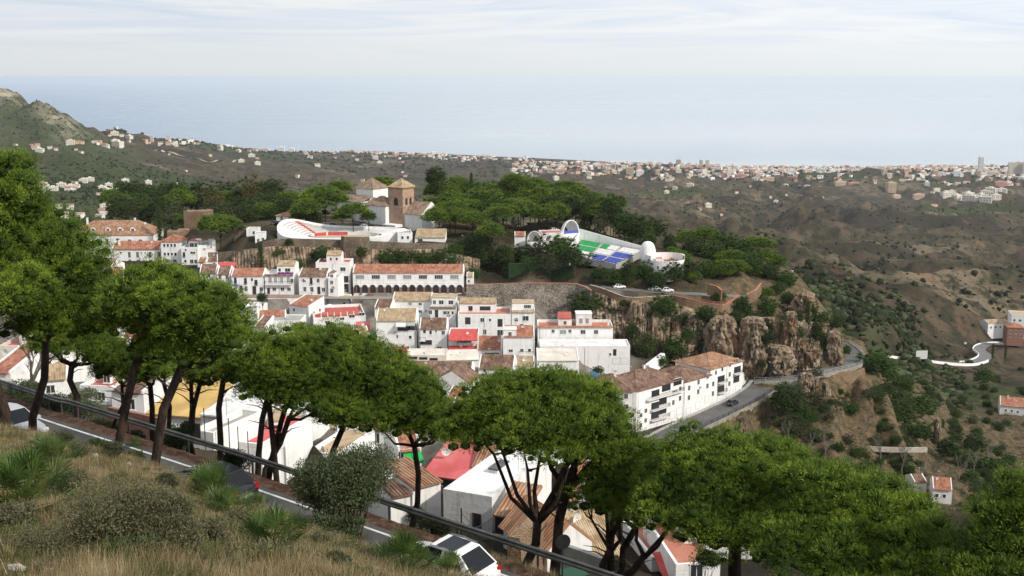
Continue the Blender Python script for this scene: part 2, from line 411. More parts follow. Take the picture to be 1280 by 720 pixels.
    for r in rooms:   # (u0,u1,v0,v1,height,kind,roofmat[,wins])
        u0, u1, v0, v1, hh, kd, rmm = r[:7]; b = h-par if roof == 'flat' else h-.2
        rr = MB(); X0, X1, Y0, Y1 = u0*w, u1*w, v0*dep, v1*dep
        if kd == 'flat':
            rr.box(X0, X1, Y0, Y1, b, b+hh, W); rr.box(X0-.12, X1+.12, Y0-.12, Y1+.12, b+hh, b+hh+.14, M[rmm])
            ro = rr.build('roof_room', root)
        else:
            rr.box(X0, X1, Y0, Y1, b, b+hh, W); ro = rr.build('roof_room', root)
            r2 = MB(); roof_mesh(r2, X0, X1, Y0, Y1, b+hh+.01, kd, .9, M[rmm], False, .25); r2.build('roof', ro)
            if kd == 'gable':
                g = MB()
                for xx in (X0, X1-.2):
                    ym = (Y0+Y1)/2; q = [(xx, Y0, b+hh-.02), (xx, Y1, b+hh-.02), (xx, ym, b+hh+.9)]
                    vs = q+[(a+.2, c, e) for a, c, e in q]; g.idx(vs, [(2, 1, 0), (3, 4, 5), (0, 1, 4, 3), (1, 2, 5, 4), (2, 0, 3, 5)], W)
                g.build('gable', ro)
        for (fx, fz, ww, wh, kk) in (r[7] if len(r) > 7 else ((.5, .45, .9, 1.1, 'win'),)):
            link('window', window_mesh(ww, wh, kk), ro, (X0+(X1-X0)*fx, Y0-.001, b+hh*fz-wh/2))
    for (a, b, py) in bal:
        X0, X1 = sx(a), sx(b); z = sz(py); mb = MB(); mb.box(X0, X1, -1.0, -.001, z-.16, z, W)
        bo = mb.build('balcony', root); rl = MB()
        n = max(2, int((X1-X0)/.22))
        for i in range(n+1):
            x = X0+(X1-X0)*i/n; rl.box(x-.015, x+.015, -.98, -.95, z, z+.95, M['iron'])
        for yy in np.arange(-.95, -.1, .22):
            for x in (X0+.01, X1-.04): rl.box(x, x+.03, yy, yy+.03, z, z+.95, M['iron'])
        rl.box(X0, X1, -.99, -.94, z+.95, z+1.0, M['iron']); rl.build('railing', bo)
    for q in aw:   # (pxa,pxb,py,mat[,out,drop])
        a, b, py, mm = q[:4]; out = q[4] if len(q) > 4 else 1.8; dr = q[5] if len(q) > 5 else .6
        X0, X1 = sx(a), sx(b); z = sz(py); mb = MB()
        n = max(2, int((X1-X0)/.8)); 
        for i in range(n):
            xa, xb = X0+(X1-X0)*i/n, X0+(X1-X0)*(i+1)/n
            top = [(xa, -.02, z), (xb, -.02, z), (xb, -out, z-dr), (xa, -out, z-dr)]
            mb.idx(top+[(p[0], p[1], p[2]-.03) for p in top], [(0, 1, 2, 3)[::-1], (4, 5, 6, 7), (3, 2, 6, 7), (0, 3, 7, 4), (1, 5, 6, 2)], M[mm])
            v = [(xa, -out, z-dr), (xb, -out, z-dr), (xb, -out-.01, z-dr-.25), ((xa+xb)/2, -out-.01, z-dr-.3), (xa, -out-.01, z-dr-.25)]
            mb.face(v, M[mm])
        ao = mb.build('awning', root)
        pb = MB()
        for x in (X0+.05, X1-.05): pb.tube([(x, -.03, z-dr-.35), (x, -out+.03, z-dr-.03)], .025, M['iron'], 5)
        pb.build('arm', ao)
    if anc:
        for (a, b) in ((0, 0), (w, 0), (w, dep), (0, dep), (w/2, 0), (w/2, dep)):
            anchor(org+ux*a+uy*b, 0)
    cc = org+ux*(w/2)+uy*(dep/2)
    if anc: FOOTA.append((cc.x, cc.y, w/2, dep/2, y, org.z))
    FOOT.append((cc.x, cc.y, w/2, dep/2, y, org.z))
    H['sx'] = sx; H['sz'] = sz
    if anc and D < 420: fittings(H, roof, rh, par, D)
    return H
_fit = {}
def fittings(H, roof, rh, par, D):
    rs = random.Random(int(H['w']*977+H['h']*313)); r, w, h, dep = H['root'], H['w'], H['h'], H['dep']
    if not _fit:
        m = MB(); m.tube([(0, 0, 0), (0, 0, 2.2)], .025, M['galvp'], 5)
        for k in range(5): m.box(-.45+.04*k, .45-.04*k, -.012+.16*(k-2), .012+.16*(k-2), 1.95, 1.975, M['galvp'])
        m.box(-.012, .012, -.4, .4, 1.93, 1.955, M['galvp']); _fit['antenna'] = m.mesh('antenna')
        m = MB(); n = 12; c = [(.42*math.cos(6.2832*i/n), -.12, .5+.42*math.sin(6.2832*i/n)) for i in range(n)]
        m.idx(c+[(0, .02, .5)], [(i, (i+1) % n, n) for i in range(n)], M['frame']); m.tube([(0, .02, 0), (0, .02, .5), (0, -.3, .6)], .02, M['galv'], 4); _fit['satellite_dish'] = m.mesh('satellite_dish')
        m = MB(); m.box(-.4, .4, -.3, 0, 0, .55, M['frame']); m.box(-.26, .1, -.31, -.3, .08, .46, M['galv']); _fit['air_conditioner'] = m.mesh('air_conditioner')
        m = MB(); m.tube([(0, -.07, 0), (0, -.07, 1)], .05, M['galvp'], 5); _fit['drainpipe'] = m.mesh('drainpipe')
    zt = h-par if roof == 'flat' else h+rh*.75
    link('antenna', _fit['antenna'], r, (w*rs.uniform(.15, .85), dep*.55, zt), rs.uniform(0, 3))
    if rs.random() < .6: link('satellite_dish', _fit['satellite_dish'], r, (w*rs.uniform(.1, .9), dep*.4 if roof != 'flat' else .5, zt-(.1 if roof != 'flat' else 0)), rs.uniform(-.8, .8))
    if rs.random() < .6 and h > 4: link('air_conditioner', _fit['air_conditioner'], r, (w*rs.uniform(.1, .9), -.003, h*rs.uniform(.35, .8)))
    if h > 3.5: link('drainpipe', _fit['drainpipe'], r, (w*rs.choice([.03, .97, .5]), 0, .05), 0, (1, 1, h-.5))
def in_foot(x, y, m=.5):
    for cx, cy, a, b, yw, z in FOOT:
        dx, dy = x-cx, y-cy
        if abs(dx)+abs(dy) > a+b+20: continue
        u = dx*math.cos(yw)+dy*math.sin(yw); v = -dx*math.sin(yw)+dy*math.cos(yw)
        if abs(u) < a+m and abs(v) < b+m: return True
    return False
def on_local(H, mb, name, part=True): return mb.build(name, H['root'])
# ============================================================ the village, row by row
G1 = 'white village houses'
# ---- upper left: hotel and its neighbours
H_hotel = house('long white hotel with brown hipped tile roof and dormers, beside the cypress', 88, 193, 323, 294, 385, 0, 13, 'hip', 'tile', rh=4.2, cat='hotel', name='hotel',
    wins=[(135, 302, 1.1, 2, 'door'), (149, 301.5, 1.1, 2, 'wood'), (164, 301, 1.3, 1, 'win'), (178, 301, 1.3, 1, 'win'), (112, 301, 1.2, 1.3), (122, 318, 1.4, 1.6), (96, 302, 1.1, 1.4)],
    rwins=[(.5, .6, 1, 1.6)], chim=[(.72, .55), (.12, .6)])
for px in (100, 116, 135, 151, 167):
    x = H_hotel['sx'](px); mb = MB(); z = H_hotel['h']+1.0; yf = 1.6
    mb.box(x-.95, x+.95, yf, yf+2.6, z-.3, z+1.15, M['white'])
    d = mb.build('dormer', H_hotel['root']); r = MB(); roof_mesh(r, x-1.0, x+1.0, yf-.1, yf+3.0, z+1.16, 'gablef', .75, M['tile'], False, .2)
    t = MB(); t.idx([(x-.95, yf, z+1.14), (x+.95, yf, z+1.14), (x, yf, z+1.85), (x-.95, yf+.2, z+1.14), (x+.95, yf+.2, z+1.14), (x, yf+.2, z+1.85)], [(0, 1, 2), (5, 4, 3)], M['white'])
    t.build('gable', d); r.build('roof', d); link('window', window_mesh(1.1, 1.1, 'win'), d, (x, yf-.002, z))
house('long low white house with red-brown roof and chimney in front of the hotel', 140, 202, 326, 311.5, 372, 0, 9, 'gable', 'tiler', rh=2.0,
    wins=[(151, 316, .7, .7), (162, 318.5, .9, 2), (172.5, 318.5, .9, 2), (177.5, 316, .5, .6), (182.5, 316, .5, .6), (188.5, 318.5, 1, 2), (200, 318.5, 1.1, 2), (162, 326, 1, .9), (173, 326, 1, .9), (189, 326, 1, .9), (200, 326.5, 1.1, 1)], chim=[(.12, .2)])
H_tri = house('white three-storey house with small square windows and red hipped roof', 202, 227, 329.5, 302.6, 370, 0, 8, 'hip', 'tiler', rh=1.7,
    wins=[(x, y, .8, 1.1) for y in (306.8, 317.7) for x in (206.5, 211, 215.5, 220)]+[(210, 326, 1.1, 1), (219, 326, 1.2, 1)], lwins=[(.3, .8), (.6, .8)], rwins=[(.5, .8)])
H_ter = house('white house with planted roof terrace and canopy beside the square-windowed one', 227, 248, 331, 309, 367, 0, 9, 'flat', 'tiler', wins=[(230.5, 318, .9, 1.6, 'iron'), (233, 312.5, .6, .8), (242, 316, 1.7, .8), (232, 326.5, .8, 1), (240, 327, 1.2, 1.4), (245.5, 327, 1.2, 1.4)],
    rooms=[(.3, .9, .4, .95, 2.4, 'flat', 'redcloth', ((.3, .45, 1.4, 1.4, 'win'), (.75, .45, 1, 1.4, 'win')))], par=.9)
house('windowless white block with stepped parapet right of the planted terrace', 248, 271, 327, 306, 369, 22, 10, 'flat', wins=[(265, 309, .6, .6)], rooms=[(.72, 1, 0, .5, 1.6, 'flat', 'white', ()), (.05, .3, .4, .8, 1.5, 'flat', 'white', ())])
house('low white house with a small rust-red roof below the stepped block', 247, 258, 333, 327.5, 356, 0, 5, 'gable', 'tiler', rh=1.0, wins=[(252, 330.5, .8, 1)])
house('small white house with brown roof pressed against the stone rampart', 259, 273, 333, 326.5, 358, 15, 6, 'shed', 'tiled', rh=1.9, wins=[(268, 330, .8, .9)])
house('pale house under a bright red canopy, left end of the long street row', 274, 299, 338, 331, 345, 0, 6, 'flat', floor='terra', wins=[(296, 334, .8, 1.4, 'door')], aw=[(274.5, 297, 327.5, 'redcloth', 3.2, 1.1)])
house('tiny white lean-to behind the street row with dark doorway', 300, 309, 339, 330, 348, 0, 5, 'shed', 'tileb', rh=.7, wins=[(304, 334, .8, 1.6, 'door')])
# ---- street row in front of the cliff
house('white row house with dark old tile roof at the left end of the upper street', 250, 272, 366, 342, 323, 6, 8, 'gable', 'tiled', rh=2.0, wins=[(255.5, 343.7, .8, 1), (262, 344.5, .8, 1), (256, 355), (264, 356)])
house('white row house with plants hanging from its balcony on the upper street', 272, 289, 367, 343, 321, 4, 8, 'gable', 'tiled', rh=1.7, wins=[(276, 346, .9, 1.3), (285, 346.5, .9, 1.3), (277, 361, 1, 2, 'door'), (284, 358)], bal=[(272.5, 287.5, 351.5)])
house('wide white row house with brown roof and narrow iron balconies', 289, 331, 368, 345, 320, 2, 8, 'gable', 'tiler', rh=1.5,
    wins=[(294.5, 350.5, .9, 1.9, 'iron'), (307.5, 351, .9, 1.8, 'iron'), (316, 349.5, .7, .9), (321, 353, 1, 1.6, 'iron'), (301.5, 361.5, .9, 2.2, 'door'), (308, 361, .9, 1.6), (318.5, 363, 1.1, 2.4, 'door'), (327.5, 362, 1, 1.4)])
H_flat = house('flat-roofed white row house with long balcony and purple-flowered penthouse terrace', 331, 368, 368, 343.5, 320, 0, 10, 'flat', 'tiled', strip='tiled', par=.5, floor='white2',
    wins=[(338, 350, 1, 1.7, 'blind'), (345, 350, .9, 1.7, 'blind'), (353, 350, .9, 1.7, 'blind'), (361.5, 350, .9, 1.7, 'blind'), (366, 351, .9, 1.3), (343, 361.5, 1.1, 1.1), (353.5, 361.5, 1.1, 1.1), (362, 361.5, 1.1, 1.1), (335.5, 363.5, .8, 1.8, 'door')],
    bal=[(331.5, 366, 355)], rooms=[(.35, .98, .35, .98, 2.6, 'gable', 'tileb', ((.15, .5, .8, 1, 'win'), (.6, .5, 1.6, 1.1, 'win')))])
fb = MB(); X0, X1 = H_flat['w']*.42, H_flat['w']*.95
for i in range(60):
    x = rnd.uniform(X0, X1); z = H_flat['h']+rnd.uniform(-.1, .35); s = rnd.uniform(.12, .25); fb.box(x-s, x+s, 1.5-s, 1.5+s, z-s, z+s, mat('bougainvillea', (.20,.03,.22)) if i == 0 else fb.mats[0])
tag(fb.build('flower_box', H_flat['root']), 'purple flowers along the penthouse terrace')
house('white row house with brown tile roof and five street windows left of the arcade', 373.5, 410, 368, 345.5, 319, -3, 8, 'gable', 'tiled', rh=1.6,
    wins=[(380.5, 350.5, .9, 1.2), (389.5, 351, .9, 2, 'iron'), (398.5, 350.7, .9, 1.2), (381, 361.5, .9, 1.4), (390, 361.5, 1, 1.4), (399, 363, .9, 2.2, 'door'), (405, 362, 1, 1.3)], lwins=[(.3, .7, .8, 1)])
house('narrow white house with curved parapet between the street row and the arcade', 410, 423, 368, 347, 318, -4, 8, 'flat', wins=[(415, 353, .9, 1.1), (415, 363.5, 1, 1.3)], par=.6, rooms=[(.05, .5, .2, .6, 1.6, 'flat', 'tiled')])
house('tall white house with rooftop room directly left of the arcaded building', 395, 439, 367, 328, 331, 0, 8, 'flat', 'tiler', floor='redfloor',
    wins=[(404, 338.5, 1, 1.2), (430, 336.5, 1.6, 1.2), (431, 349, 2.6, 2.0, 'wood'), (431, 360, 2.6, 2.6, 'wood')], rooms=[(.28, .72, .3, .9, 2.3, 'gable', 'tileb', ((.3, .5, .7, .9, 'win'), (.7, .5, .7, .9, 'win')))], bal=[(424, 438.5, 353.5)])
# ---- arcade
H_arc = house('long white building with bright red tile roof above a brick arcade', 439, 582, 366.5, 341, 330, 0, 9, 'gable', 'tiler', rh=1.7, cat='arcaded building', name='arcaded_building',
    wins=[(448.5+20.3*i, 346.3, 2.5 if i < 7 else 2, 1.25, 'win' if i in (1, 4, 5) else 'blind') for i in range(7)], verge=True)
w = H_arc['w']; ab = MB(); n = 14; hh = 3.0
cell = w/n
for i in range(n):
    xc = (i+.5)*cell; r = .88; zs = 1.75
    gl = MB(); pts = [(xc-r, .05)]+[(xc-r*math.cos(math.pi*k/10), zs+r*math.sin(math.pi*k/10)) for k in range(11)]+[(xc+r, .05)]
    # arch surround of brick standing proud of the wall, recess shade painted as a flat dark panel
    for k in range(10):
        a0, a1 = math.pi*k/10, math.pi*(k+1)/10
        q = []
        for rr in (r, r+.28):
            for a in (a0, a1): q.append((xc-rr*math.cos(a), zs+rr*math.sin(a)))
        vs = [(q[0][0], -.3, q[0][1]), (q[1][0], -.3, q[1][1]), (q[3][0], -.3, q[3][1]), (q[2][0], -.3, q[2][1])]
        vs += [(a, -.02, c) for a, b, c in vs]
        ab.idx(vs, [(0, 1, 2, 3), (4, 7, 6, 5), (0, 4, 5, 1), (3, 2, 6, 7)], M['white'])
    g = MB(); g.face([(x, -.01, z) for x, z in pts], M['glass']); g.build('arch_shade_panel', H_arc['root'])
    ab.box(xc+r+.0, xc+cell-r, -.33, -.0, -.3, zs+.1, M['brick'])
ab.box(0, cell/2-r, -.33, 0, -.3, zs+.1, M['brick'])
ab.build('brick_pier_row', H_arc['root'])
t = MB(); t.box(0, w, -.10, -.0, 3.0, 3.12, M['white']); t.build('string_course', H_arc['root'])
house('small white shed with tiled cap at the right end of the arcade', 583, 592, 357, 346, 331, 0, 5, 'gable', 'tileb', rh=.8, wins=[(586, 351.5, .6, .9)])
# ---- lower rows, left cluster
house('white corner house with orange roof and blue-potted terrace', 362, 387, 408, 382.5, 302, -28, 7, 'shed', 'tiler', rh=1.5, wins=[(368, 388, .7, .9), (375, 399, .9, 2, 'door'), (367, 401, .8, 1)], rwins=[(.3, .62, .9, 1.3), (.7, .35, .9, 1.5), (.7, .7, .8, .9)], par=.6)
house('plain white cube house with one small window behind the red roof terrace', 386, 409, 398, 372, 317, 0, 7, 'flat', wins=[(393.5, 379.5, .8, .9), (404, 380, .9, 1.3)], chim=[(.2, .3)])
house('cream-capped white house behind the red terrace, beside the cube house', 409, 437, 394, 372.5, 319, 0, 6, 'flat', 'tileb', floor='yellow', wins=[(421, 381, 1, 2.2, 'door'), (413, 380.5, .8, 1), (431, 380, .8, 1)], par=.25)
H_red = house('large white house with wide red roof terrace and white posts', 391, 459, 412, 396, 296, 12, 17, 'flat', floor='redfloor', par=.8,
    wins=[(409, 402, 1.3, .8), (428, 398.5, 1.3, .8), (441, 396, 1.6, .9), (454, 394, 1.6, .9), (411, 411, 1.5, 1), (435, 408, 1.8, .8)], lwins=[(.3, .6, 1, .8), (.7, .5, 1.4, 1.2)])
pm = MB()
for i in range(8):
    x = H_red['w']*(i+.2)/8; pm.box(x-.1, x+.1, .25, .45, H_red['h']-.7, H_red['h']+1.3, M['white'])
pm.build('post_row', H_red['root'])
rl = MB(); rl.box(.5, H_red['w']-.4, .3, .36, H_red['h']+.1, H_red['h']+.5, M['redfloor']); rl.build('railing', H_red['root'])
house('low house with patched brown and red roof above the round pine crown', 322, 358, 413, 403, 287, 8, 7, 'gable', 'tiler', rh=2.4, wins=[], verge=True)
house('broad blank white gable house just above the pine crown, left of the red terrace', 336, 377, 416, 401, 283, 0, 8, 'flat', wins=[(371, 405, 1.1, .6)], par=.2)
house('small white house with two dark brown lean-to roofs at the edge of the crown', 318, 332, 417, 409, 278, -10, 6, 'shed', 'tiled', rh=1.6)
house('house with long buff tile roof rising behind the pine crown', 412, 464, 438, 425, 274, 18, 8, 'gable', 'tileb', rh=2.3, wins=[(452, 430, .8, 1)])
house('white lane house with a small faded red roof right of the buff roof', 446, 464, 424, 412.5, 287, 10, 6, 'shed', 'pinkcloth', rh=.9, wins=[(460, 418, .8, 1)], verge=False)
house('low white house with rough stone-coloured roof left of the big blank gable', 468, 489, 396, 385, 307, -8, 7, 'gable', 'tiled', rh=1.6, wins=[(473.5, 384+2.6, .8, 1.1), (484.5, 384+2.8, .8, 1.1)])
# ---- middle rows
H_c7 = house('long white terrace house with flat front and buff roof below the arcade', 490, 540, 401, 376, 312, -2, 9, 'gable', 'tileb', rh=1.5, wins=[(513, 379.5, 1, .8), (526, 380, 1, .8), (497, 388), (510.5, 389, 1, .9), (526, 389.5, 1.1, .9), (517.5, 389, .9, .9)], bal=[])
house('white house with stepped roof terrace and arched window in the long terrace row', 537, 571, 403, 384, 307, -2, 9, 'flat', 'tileb', par=.5,
    wins=[(537.5, 390.5, 1, 1.2), (545.5, 392, .9, 2.2, 'door'), (556.5, 391, 1.1, 1), (561, 391, .7, 1), (566.5, 391, .7, 1)], rooms=[(.02, .95, .35, .98, 2.5, 'flat', 'tileb', ((.12, .5, .9, 1.2, 'win'), (.4, .5, 1.4, 1.2, 'win'), (.8, .5, 1.4, 1.2, 'win')))], strip='tiled')
house('big white block with three storeys and setback buff-roofed attic', 571, 640, 422, 392.5, 303, 0, 10, 'flat', 'tileb', par=.5, floor='terra',
    wins=[(584, 401, 1.5, 2.0, 'door'), (603, 400, 1.2, 1.2), (613, 400, .7, .8), (626, 403.5, 1.4, 2.2, 'door'), (606, 415, 1, 1.5), (626, 416, 1.6, 1.7)],
    rooms=[(.02, .72, .45, .98, 2.6, 'gable', 'tileb', ((.3, .45, 1.2, 1.4, 'wood'), (.7, .45, 3, 1.2, 'wood')))])
house('white house with setback glazed attic left of the long right-hand block', 639, 669, 412, 389, 303, 0, 9, 'flat', 'tileb', par=.4, strip='tileb', wins=[(645, 400.5, 1, .6), (657, 398, 1.8, 1.4), (652, 407, 1, 1)],
    rooms=[(.02, .98, .4, .98, 1.9, 'flat', 'tileb', ((.7, .5, 2, 1.0, 'win'),))])
H_c1 = house('tall white gable house with striped awning terrace under a buff roof', 470, 522, 441, 401, 285, 0, 9, 'gable', 'tileb', rh=2.2, wins=[(497, 420.5, .5, 1), (479, 427, .6, .7), (514, 421.5, .8, .9), (510.5, 434.5, .7, .8), (506, 409.5, 3.4, 1.7, 'wood'), (517, 408.5, 2.2, 1.9, 'wood')],
    aw=[(496, 509, 403.5, 'whitecloth', 1.6, .5), (509.5, 521, 402.5, 'galvp', 1.4, .5)])
house('white house with brown tile roof and round-cornered balcony', 524, 560, 442, 411, 284, 0, 8, 'gable', 'tiled', rh=1.9, wins=[(530.5, 414.5, .8, 1), (538.5, 415.5, .7, 1.1), (545.5, 414, .5, .6), (555, 416, .9, 1.1), (532, 428, 3.2, 1.3, 'wood'), (549.5, 434.5, 1.2, .6), (550.5, 440.5, 1.9, .9), (537, 439.5, .6, .6)], bal=[(523.8, 532, 425)])
house('white house with two bright red awnings one above the other', 560, 599, 444, 418, 282, 0, 8, 'flat', floor='redcloth', par=.3,
    wins=[(567, 421.5, .6, .8), (582, 423, 3.2, 1.8, 'wood'), (577, 436.5, 6.4, 1.7, 'wood')], aw=[(561, 598, 417.5, 'redcloth', 2.4, 1.0), (560.5, 596, 432, 'redcloth', 1.6, .6)], bal=[(572, 595.5, 427.5)])
house('small white house with red-brown lean-to roof and ribbon window', 596, 628, 451, 437, 279, 0, 7, 'shed', 'tiler', rh=1.9, wins=[(613, 443, 2.9, 1.0), (622, 443, 1, 1)])
house('tall narrow white tower house with part-red roof and balconies', 628, 669, 454, 421, 275, 0, 9, 'gable', 'tiler', rh=1.8, wins=[(652.5, 438, .9, .9), (662.5, 438, .8, .9), (638, 438.5, 1.1, .8), (635, 450, 2, .9, 'wood'), (645, 450, 1.5, .8), (658, 450, 1.9, .8)],
    rwins=[(.3, .8, .7, .8)], bal=[(648, 667, 443)], rooms=[(.02, .42, .02, .6, 1.9, 'flat', 'white2')])
H_c9 = house('long white two-storey block with red-brown tiled parapet and rooftop rooms', 670, 768, 431, 408, 300, 0, 9, 'flat', 'tiler', strip='tiler', floor='terra', par=.8,
    wins=[(690, 414, .9, 1), (703, 415, 1.8, 1.2, 'blind'), (712, 414, .9, 1), (729, 415, 1.4, 1.2), (746, 415, 1.2, 1.2), (681, 426, 1.4, 1.1), (690, 426, .9, 1), (703, 427, 2.0, 1.1), (712.5, 427.5, 1, 1.6, 'door'), (721, 427, 1, 1.5, 'door'), (729, 426.5, 1.3, 1.2), (746, 427, 1.4, 1.2), (753, 427.5, 1, 1.6, 'door')],
    rooms=[(.52, .73, .4, .9, 3.4, 'flat', 'white', ((.3, .45, 1, 1.5, 'blind'), (.7, .45, 1, 1.5, 'blind'))), (.28, .46, .4, .9, 2.2, 'shed', 'redfloor')], chim=[(.95, .3)])
house('white podium wall with roller doors below the long tiled-parapet block', 672, 790, 456, 432.5, 291, 0, 8, 'flat', floor='white2', par=.3, wins=[(770, 440.5, .9, 1.8, 'door'), (764, 443, .6, .8), (772, 451.5, 2, 1.8, 'garage'), (783, 451.5, 2, 1.8, 'garage')])
house('white garage building with flat buff top and dark red door', 670, 725, 475, 451, 262, 0, 9, 'shed', 'cream', rh=.8, wins=[(715, 469.5, 2.7, 1.9, 'redgarage'), (704, 467, .9, 1.2), (695, 467.5, 1.6, .8)], verge=True)
house('cream building with three dark horizontal windows above the red shed', 507, 559, 456, 444, 262, 0, 7, 'flat', floor='cream', wall='cream', par=.2, wins=[(516, 447.3, 2, .65, 'door'), (529, 448, 2, .65, 'door'), (542.5, 449, 2, .65, 'door')], cat='building')
house('shed with bright red sloping sheet roof beside the three-window building', 482, 507, 456, 451, 262, 0, 7, 'shed', 'redcloth', rh=1.6, verge=False, cat='shed', name='shed')
house('low house with long brown tile roof above the pine crowns', 500, 592, 483, 468, 232, -3, 8, 'gable', 'tiled', rh=1.7, wins=[(535, 475, .8, 1)])
house('white gable house with sloping coping in front of the long brown roof', 543, 586, 497, 477, 224, -18, 7, 'gablef', 'tiled', rh=2.2)
house('tiny white house with orange roof in the gap between two pine crowns', 558, 577, 505, 498, 212, -25, 5, 'gable', 'tiler', rh=1.6)
house('house with brownish hipped roof left of the tower house', 597, 643, 468, 461, 250, -6, 8, 'gable', 'tiled', rh=2.2, wins=[(605, 464, .7, .7)])
house('white low annex with pale lean-to at the foot of the tower house', 640, 669, 468, 458, 256, 0, 7, 'shed', 'tileb', rh=.7, wins=[(655, 463, 1, .8)])
house('low white roofscape house with skylight below the middle rows', 556, 600, 459, 450, 265, 5, 7, 'shed', 'cream', rh=.8, verge=False)
# ---- apartment blocks on the bend
gw = lambda a, b, n, py0, py1, w_=1.1, h_=1.4, k='win': [(a+(b-a)*i/max(1, n-1), py0+(py1-py0)*i/max(1, n-1), w_, h_, k) for i in range(n)]
A1_ = house('lower left wing of the white apartment block with hipped brown roof', 737, 791, 530, 490, 262, -3, 12, 'hip', 'tiled', rh=2.6, cat='apartment building', name='apartment_building',
    wins=[(757, 496, 1.2, 1.5), (771, 496, 1.4, 1.4, 'blind'), (783, 495, 1.0, 1.4), (771, 507, 1.2, 1.3), (783, 508, 1.2, 1.3), (784, 520, 1.2, 1.3), (760, 508, 1.2, 1.3)], chim=[(.6, .5)])
A2_ = house('middle wing of the white apartment block with stacked corner balconies', 794, 855, 532, 482, 274, 42, 13, 'hip', 'tiled', rh=3.0, cat='apartment building', name='apartment_building',
    wins=gw(800, 806, 2, 512, 508, 1, 1.2)+gw(800, 806, 2, 524, 520, 1, 1.2)+[(818, 489.5, 3, 1.7, 'wood'), (832, 486.5, 3.4, 1.8, 'wood'), (847, 483, 3.2, 1.8, 'wood')]+[(818, 505, 3, 1.8, 'wood'), (828, 502, 3, 1.8, 'wood'), (842, 496, 1, 1.4), (851, 493, 1, 1.4)]+[(818, 517, 3, 1.8, 'wood'), (828, 514, 3, 1.8, 'wood'), (842, 508, 1, 1.4), (851, 505, 1, 1.4)]
    +gw(815, 850, 5, 530, 521, 2.0, 2.0, 'garage'), bal=[(812, 834, 509.5), (812, 834, 522), (806, 853, 495)], chim=[(.55, .5)])
A3_ = house('connecting part of the white apartment block with brown roof, behind the bend', 853, 888, 516, 474, 284, 42, 12, 'hip', 'tiled', rh=2.4, cat='apartment building', name='apartment_building',
    wins=gw(860, 884, 3, 482, 474, 1, 1.4)+gw(860, 884, 3, 494, 486, 1, 1.4)+gw(860, 884, 3, 511, 503, 1.9, 1.9, 'garage'))
A4_ = house('taller right wing of the white apartment block with roof-top storey', 886, 928, 503, 457, 293, 42, 12, 'hip', 'tile', rh=2.4, cat='apartment building', name='apartment_building',
    wins=[(893, 462, .8, 1.2), (901, 460, .8, 1.2), (911, 457, 1, 1.2), (920, 454.5, 1, 1.4)]+[(890, 475, 1, 1.4), (900, 471.5, 3, 1.8, 'wood'), (911, 469, 1, 1.4), (921, 465.5, 3, 1.8, 'wood')]+[(890, 487, 1, 1.4), (900, 484, 3, 1.8, 'wood'), (911, 480.5, 1, 1.4), (920, 477.5, 2.6, 1.8, 'wood')]+gw(890, 922, 5, 502, 490, 1.9, 1.8, 'garage'),
    bal=[(896, 905, 476), (896, 905, 488), (916, 926, 470)])
house('low curved white end of the apartment block at the road bend', 927, 937, 486, 466, 304, 50, 7, 'flat', wins=[(931, 472, 1, 1.2)], cat='apartment building', name='apartment_building')
# ---- near houses seen between the trunks, in the middle
house('grey-shaded white house with flat roof behind the metal rail, nearest the road', 552, 617, 660, 616, 74, -24, 11, 'flat', wall='white2', floor='white', par=.25, wins=[(597, 652, .7, 1.2, 'door')], found=9, rooms=[(.35, .5, .45, .62, .25, 'flat', 'galv', ())])  # white wall; shade of its unlit side put into the greyer whitewash
house('low grey-shaded house with barrel-tile eave beside the stone-pitched roof', 617, 657, 672, 645, 71.5, -24, 3.2, 'shed', 'tile', rh=1.1, corr=True, wall='white2', wins=[(624, 659, .8, 1.3, 'wood')], found=9, verge=False)  # same unlit side, its shade painted with the greyer whitewash
house('bright white gable-end house with chipped tile eave left of the grey wall', 515, 553, 655, 606, 78, 38, 4.5, 'shed', 'tile', rh=.5, corr=True, wins=[], found=9, verge=False)
house('low white outbuilding with dark tile edge behind the olive tree', 488, 516, 655, 619, 77, 30, 6, 'shed', 'tiled', rh=.6, corr=True, found=9, verge=False)
house('house under a long faded red sheet roof between the pine trunks', 527, 584, 607, 596, 92, -22, 5.5, 'shed', 'pinkcloth', rh=1.5, verge=False, found=9, wins=[(545, 601, 1, .8, 'wood'), (560, 604, 1.4, .8, 'wood')])
house('house with dark weathered barrel-tile roof behind the red sheet roof', 548, 590, 601, 593, 99, -20, 7, 'shed', 'tiled', rh=2.2, corr=True, found=8)
house('large steep red-brown barrel-tile roof house half hidden by the stone pine', 588, 660, 612, 586, 92, -22, 9, 'gable', 'tile', rh=2.6, corr=True, found=8, wins=[(597, 600, .8, 1, 'wood')], verge=False)
house('small white house with green awning and red ridge near the thin trunk', 497, 528, 590, 562, 110, 20, 6, 'gable', 'tiler', rh=1.8, wins=[(512, 574, 2.2, 2.2, 'wood')], aw=[(503, 527, 565, 'greencloth', 1.3, .6)], found=8)
house('white gable house with barrel-tile roof behind the round road sign', 682, 742, 716, 684, 66, 30, 5.5, 'gablef', 'tile', rh=1.5, corr=True, found=9, verge=False, wins=[])
house('low house with ribbed reddish roof behind the forked pine trunk', 702, 728, 640, 626, 86, -10, 7, 'shed', 'tiler', rh=1.3, corr=True, found=8, wins=[(712, 632, .8, .7)])
house('house with plain orange-buff roof seen under the dark crown', 728, 782, 712, 696, 74, 20, 8, 'gable', 'tileb', rh=1.8, corr=False, found=9, verge=False, wins=[(770, 702, .8, .8)])
house('house with crumpled bright red canopy roof under the big crown', 812, 870, 712, 694, 78, 12, 7, 'flat', floor='terra', found=9, aw=[(813, 868, 688, 'redcloth', 3.2, 1.2)], wins=[(835, 703, 1, 1)])
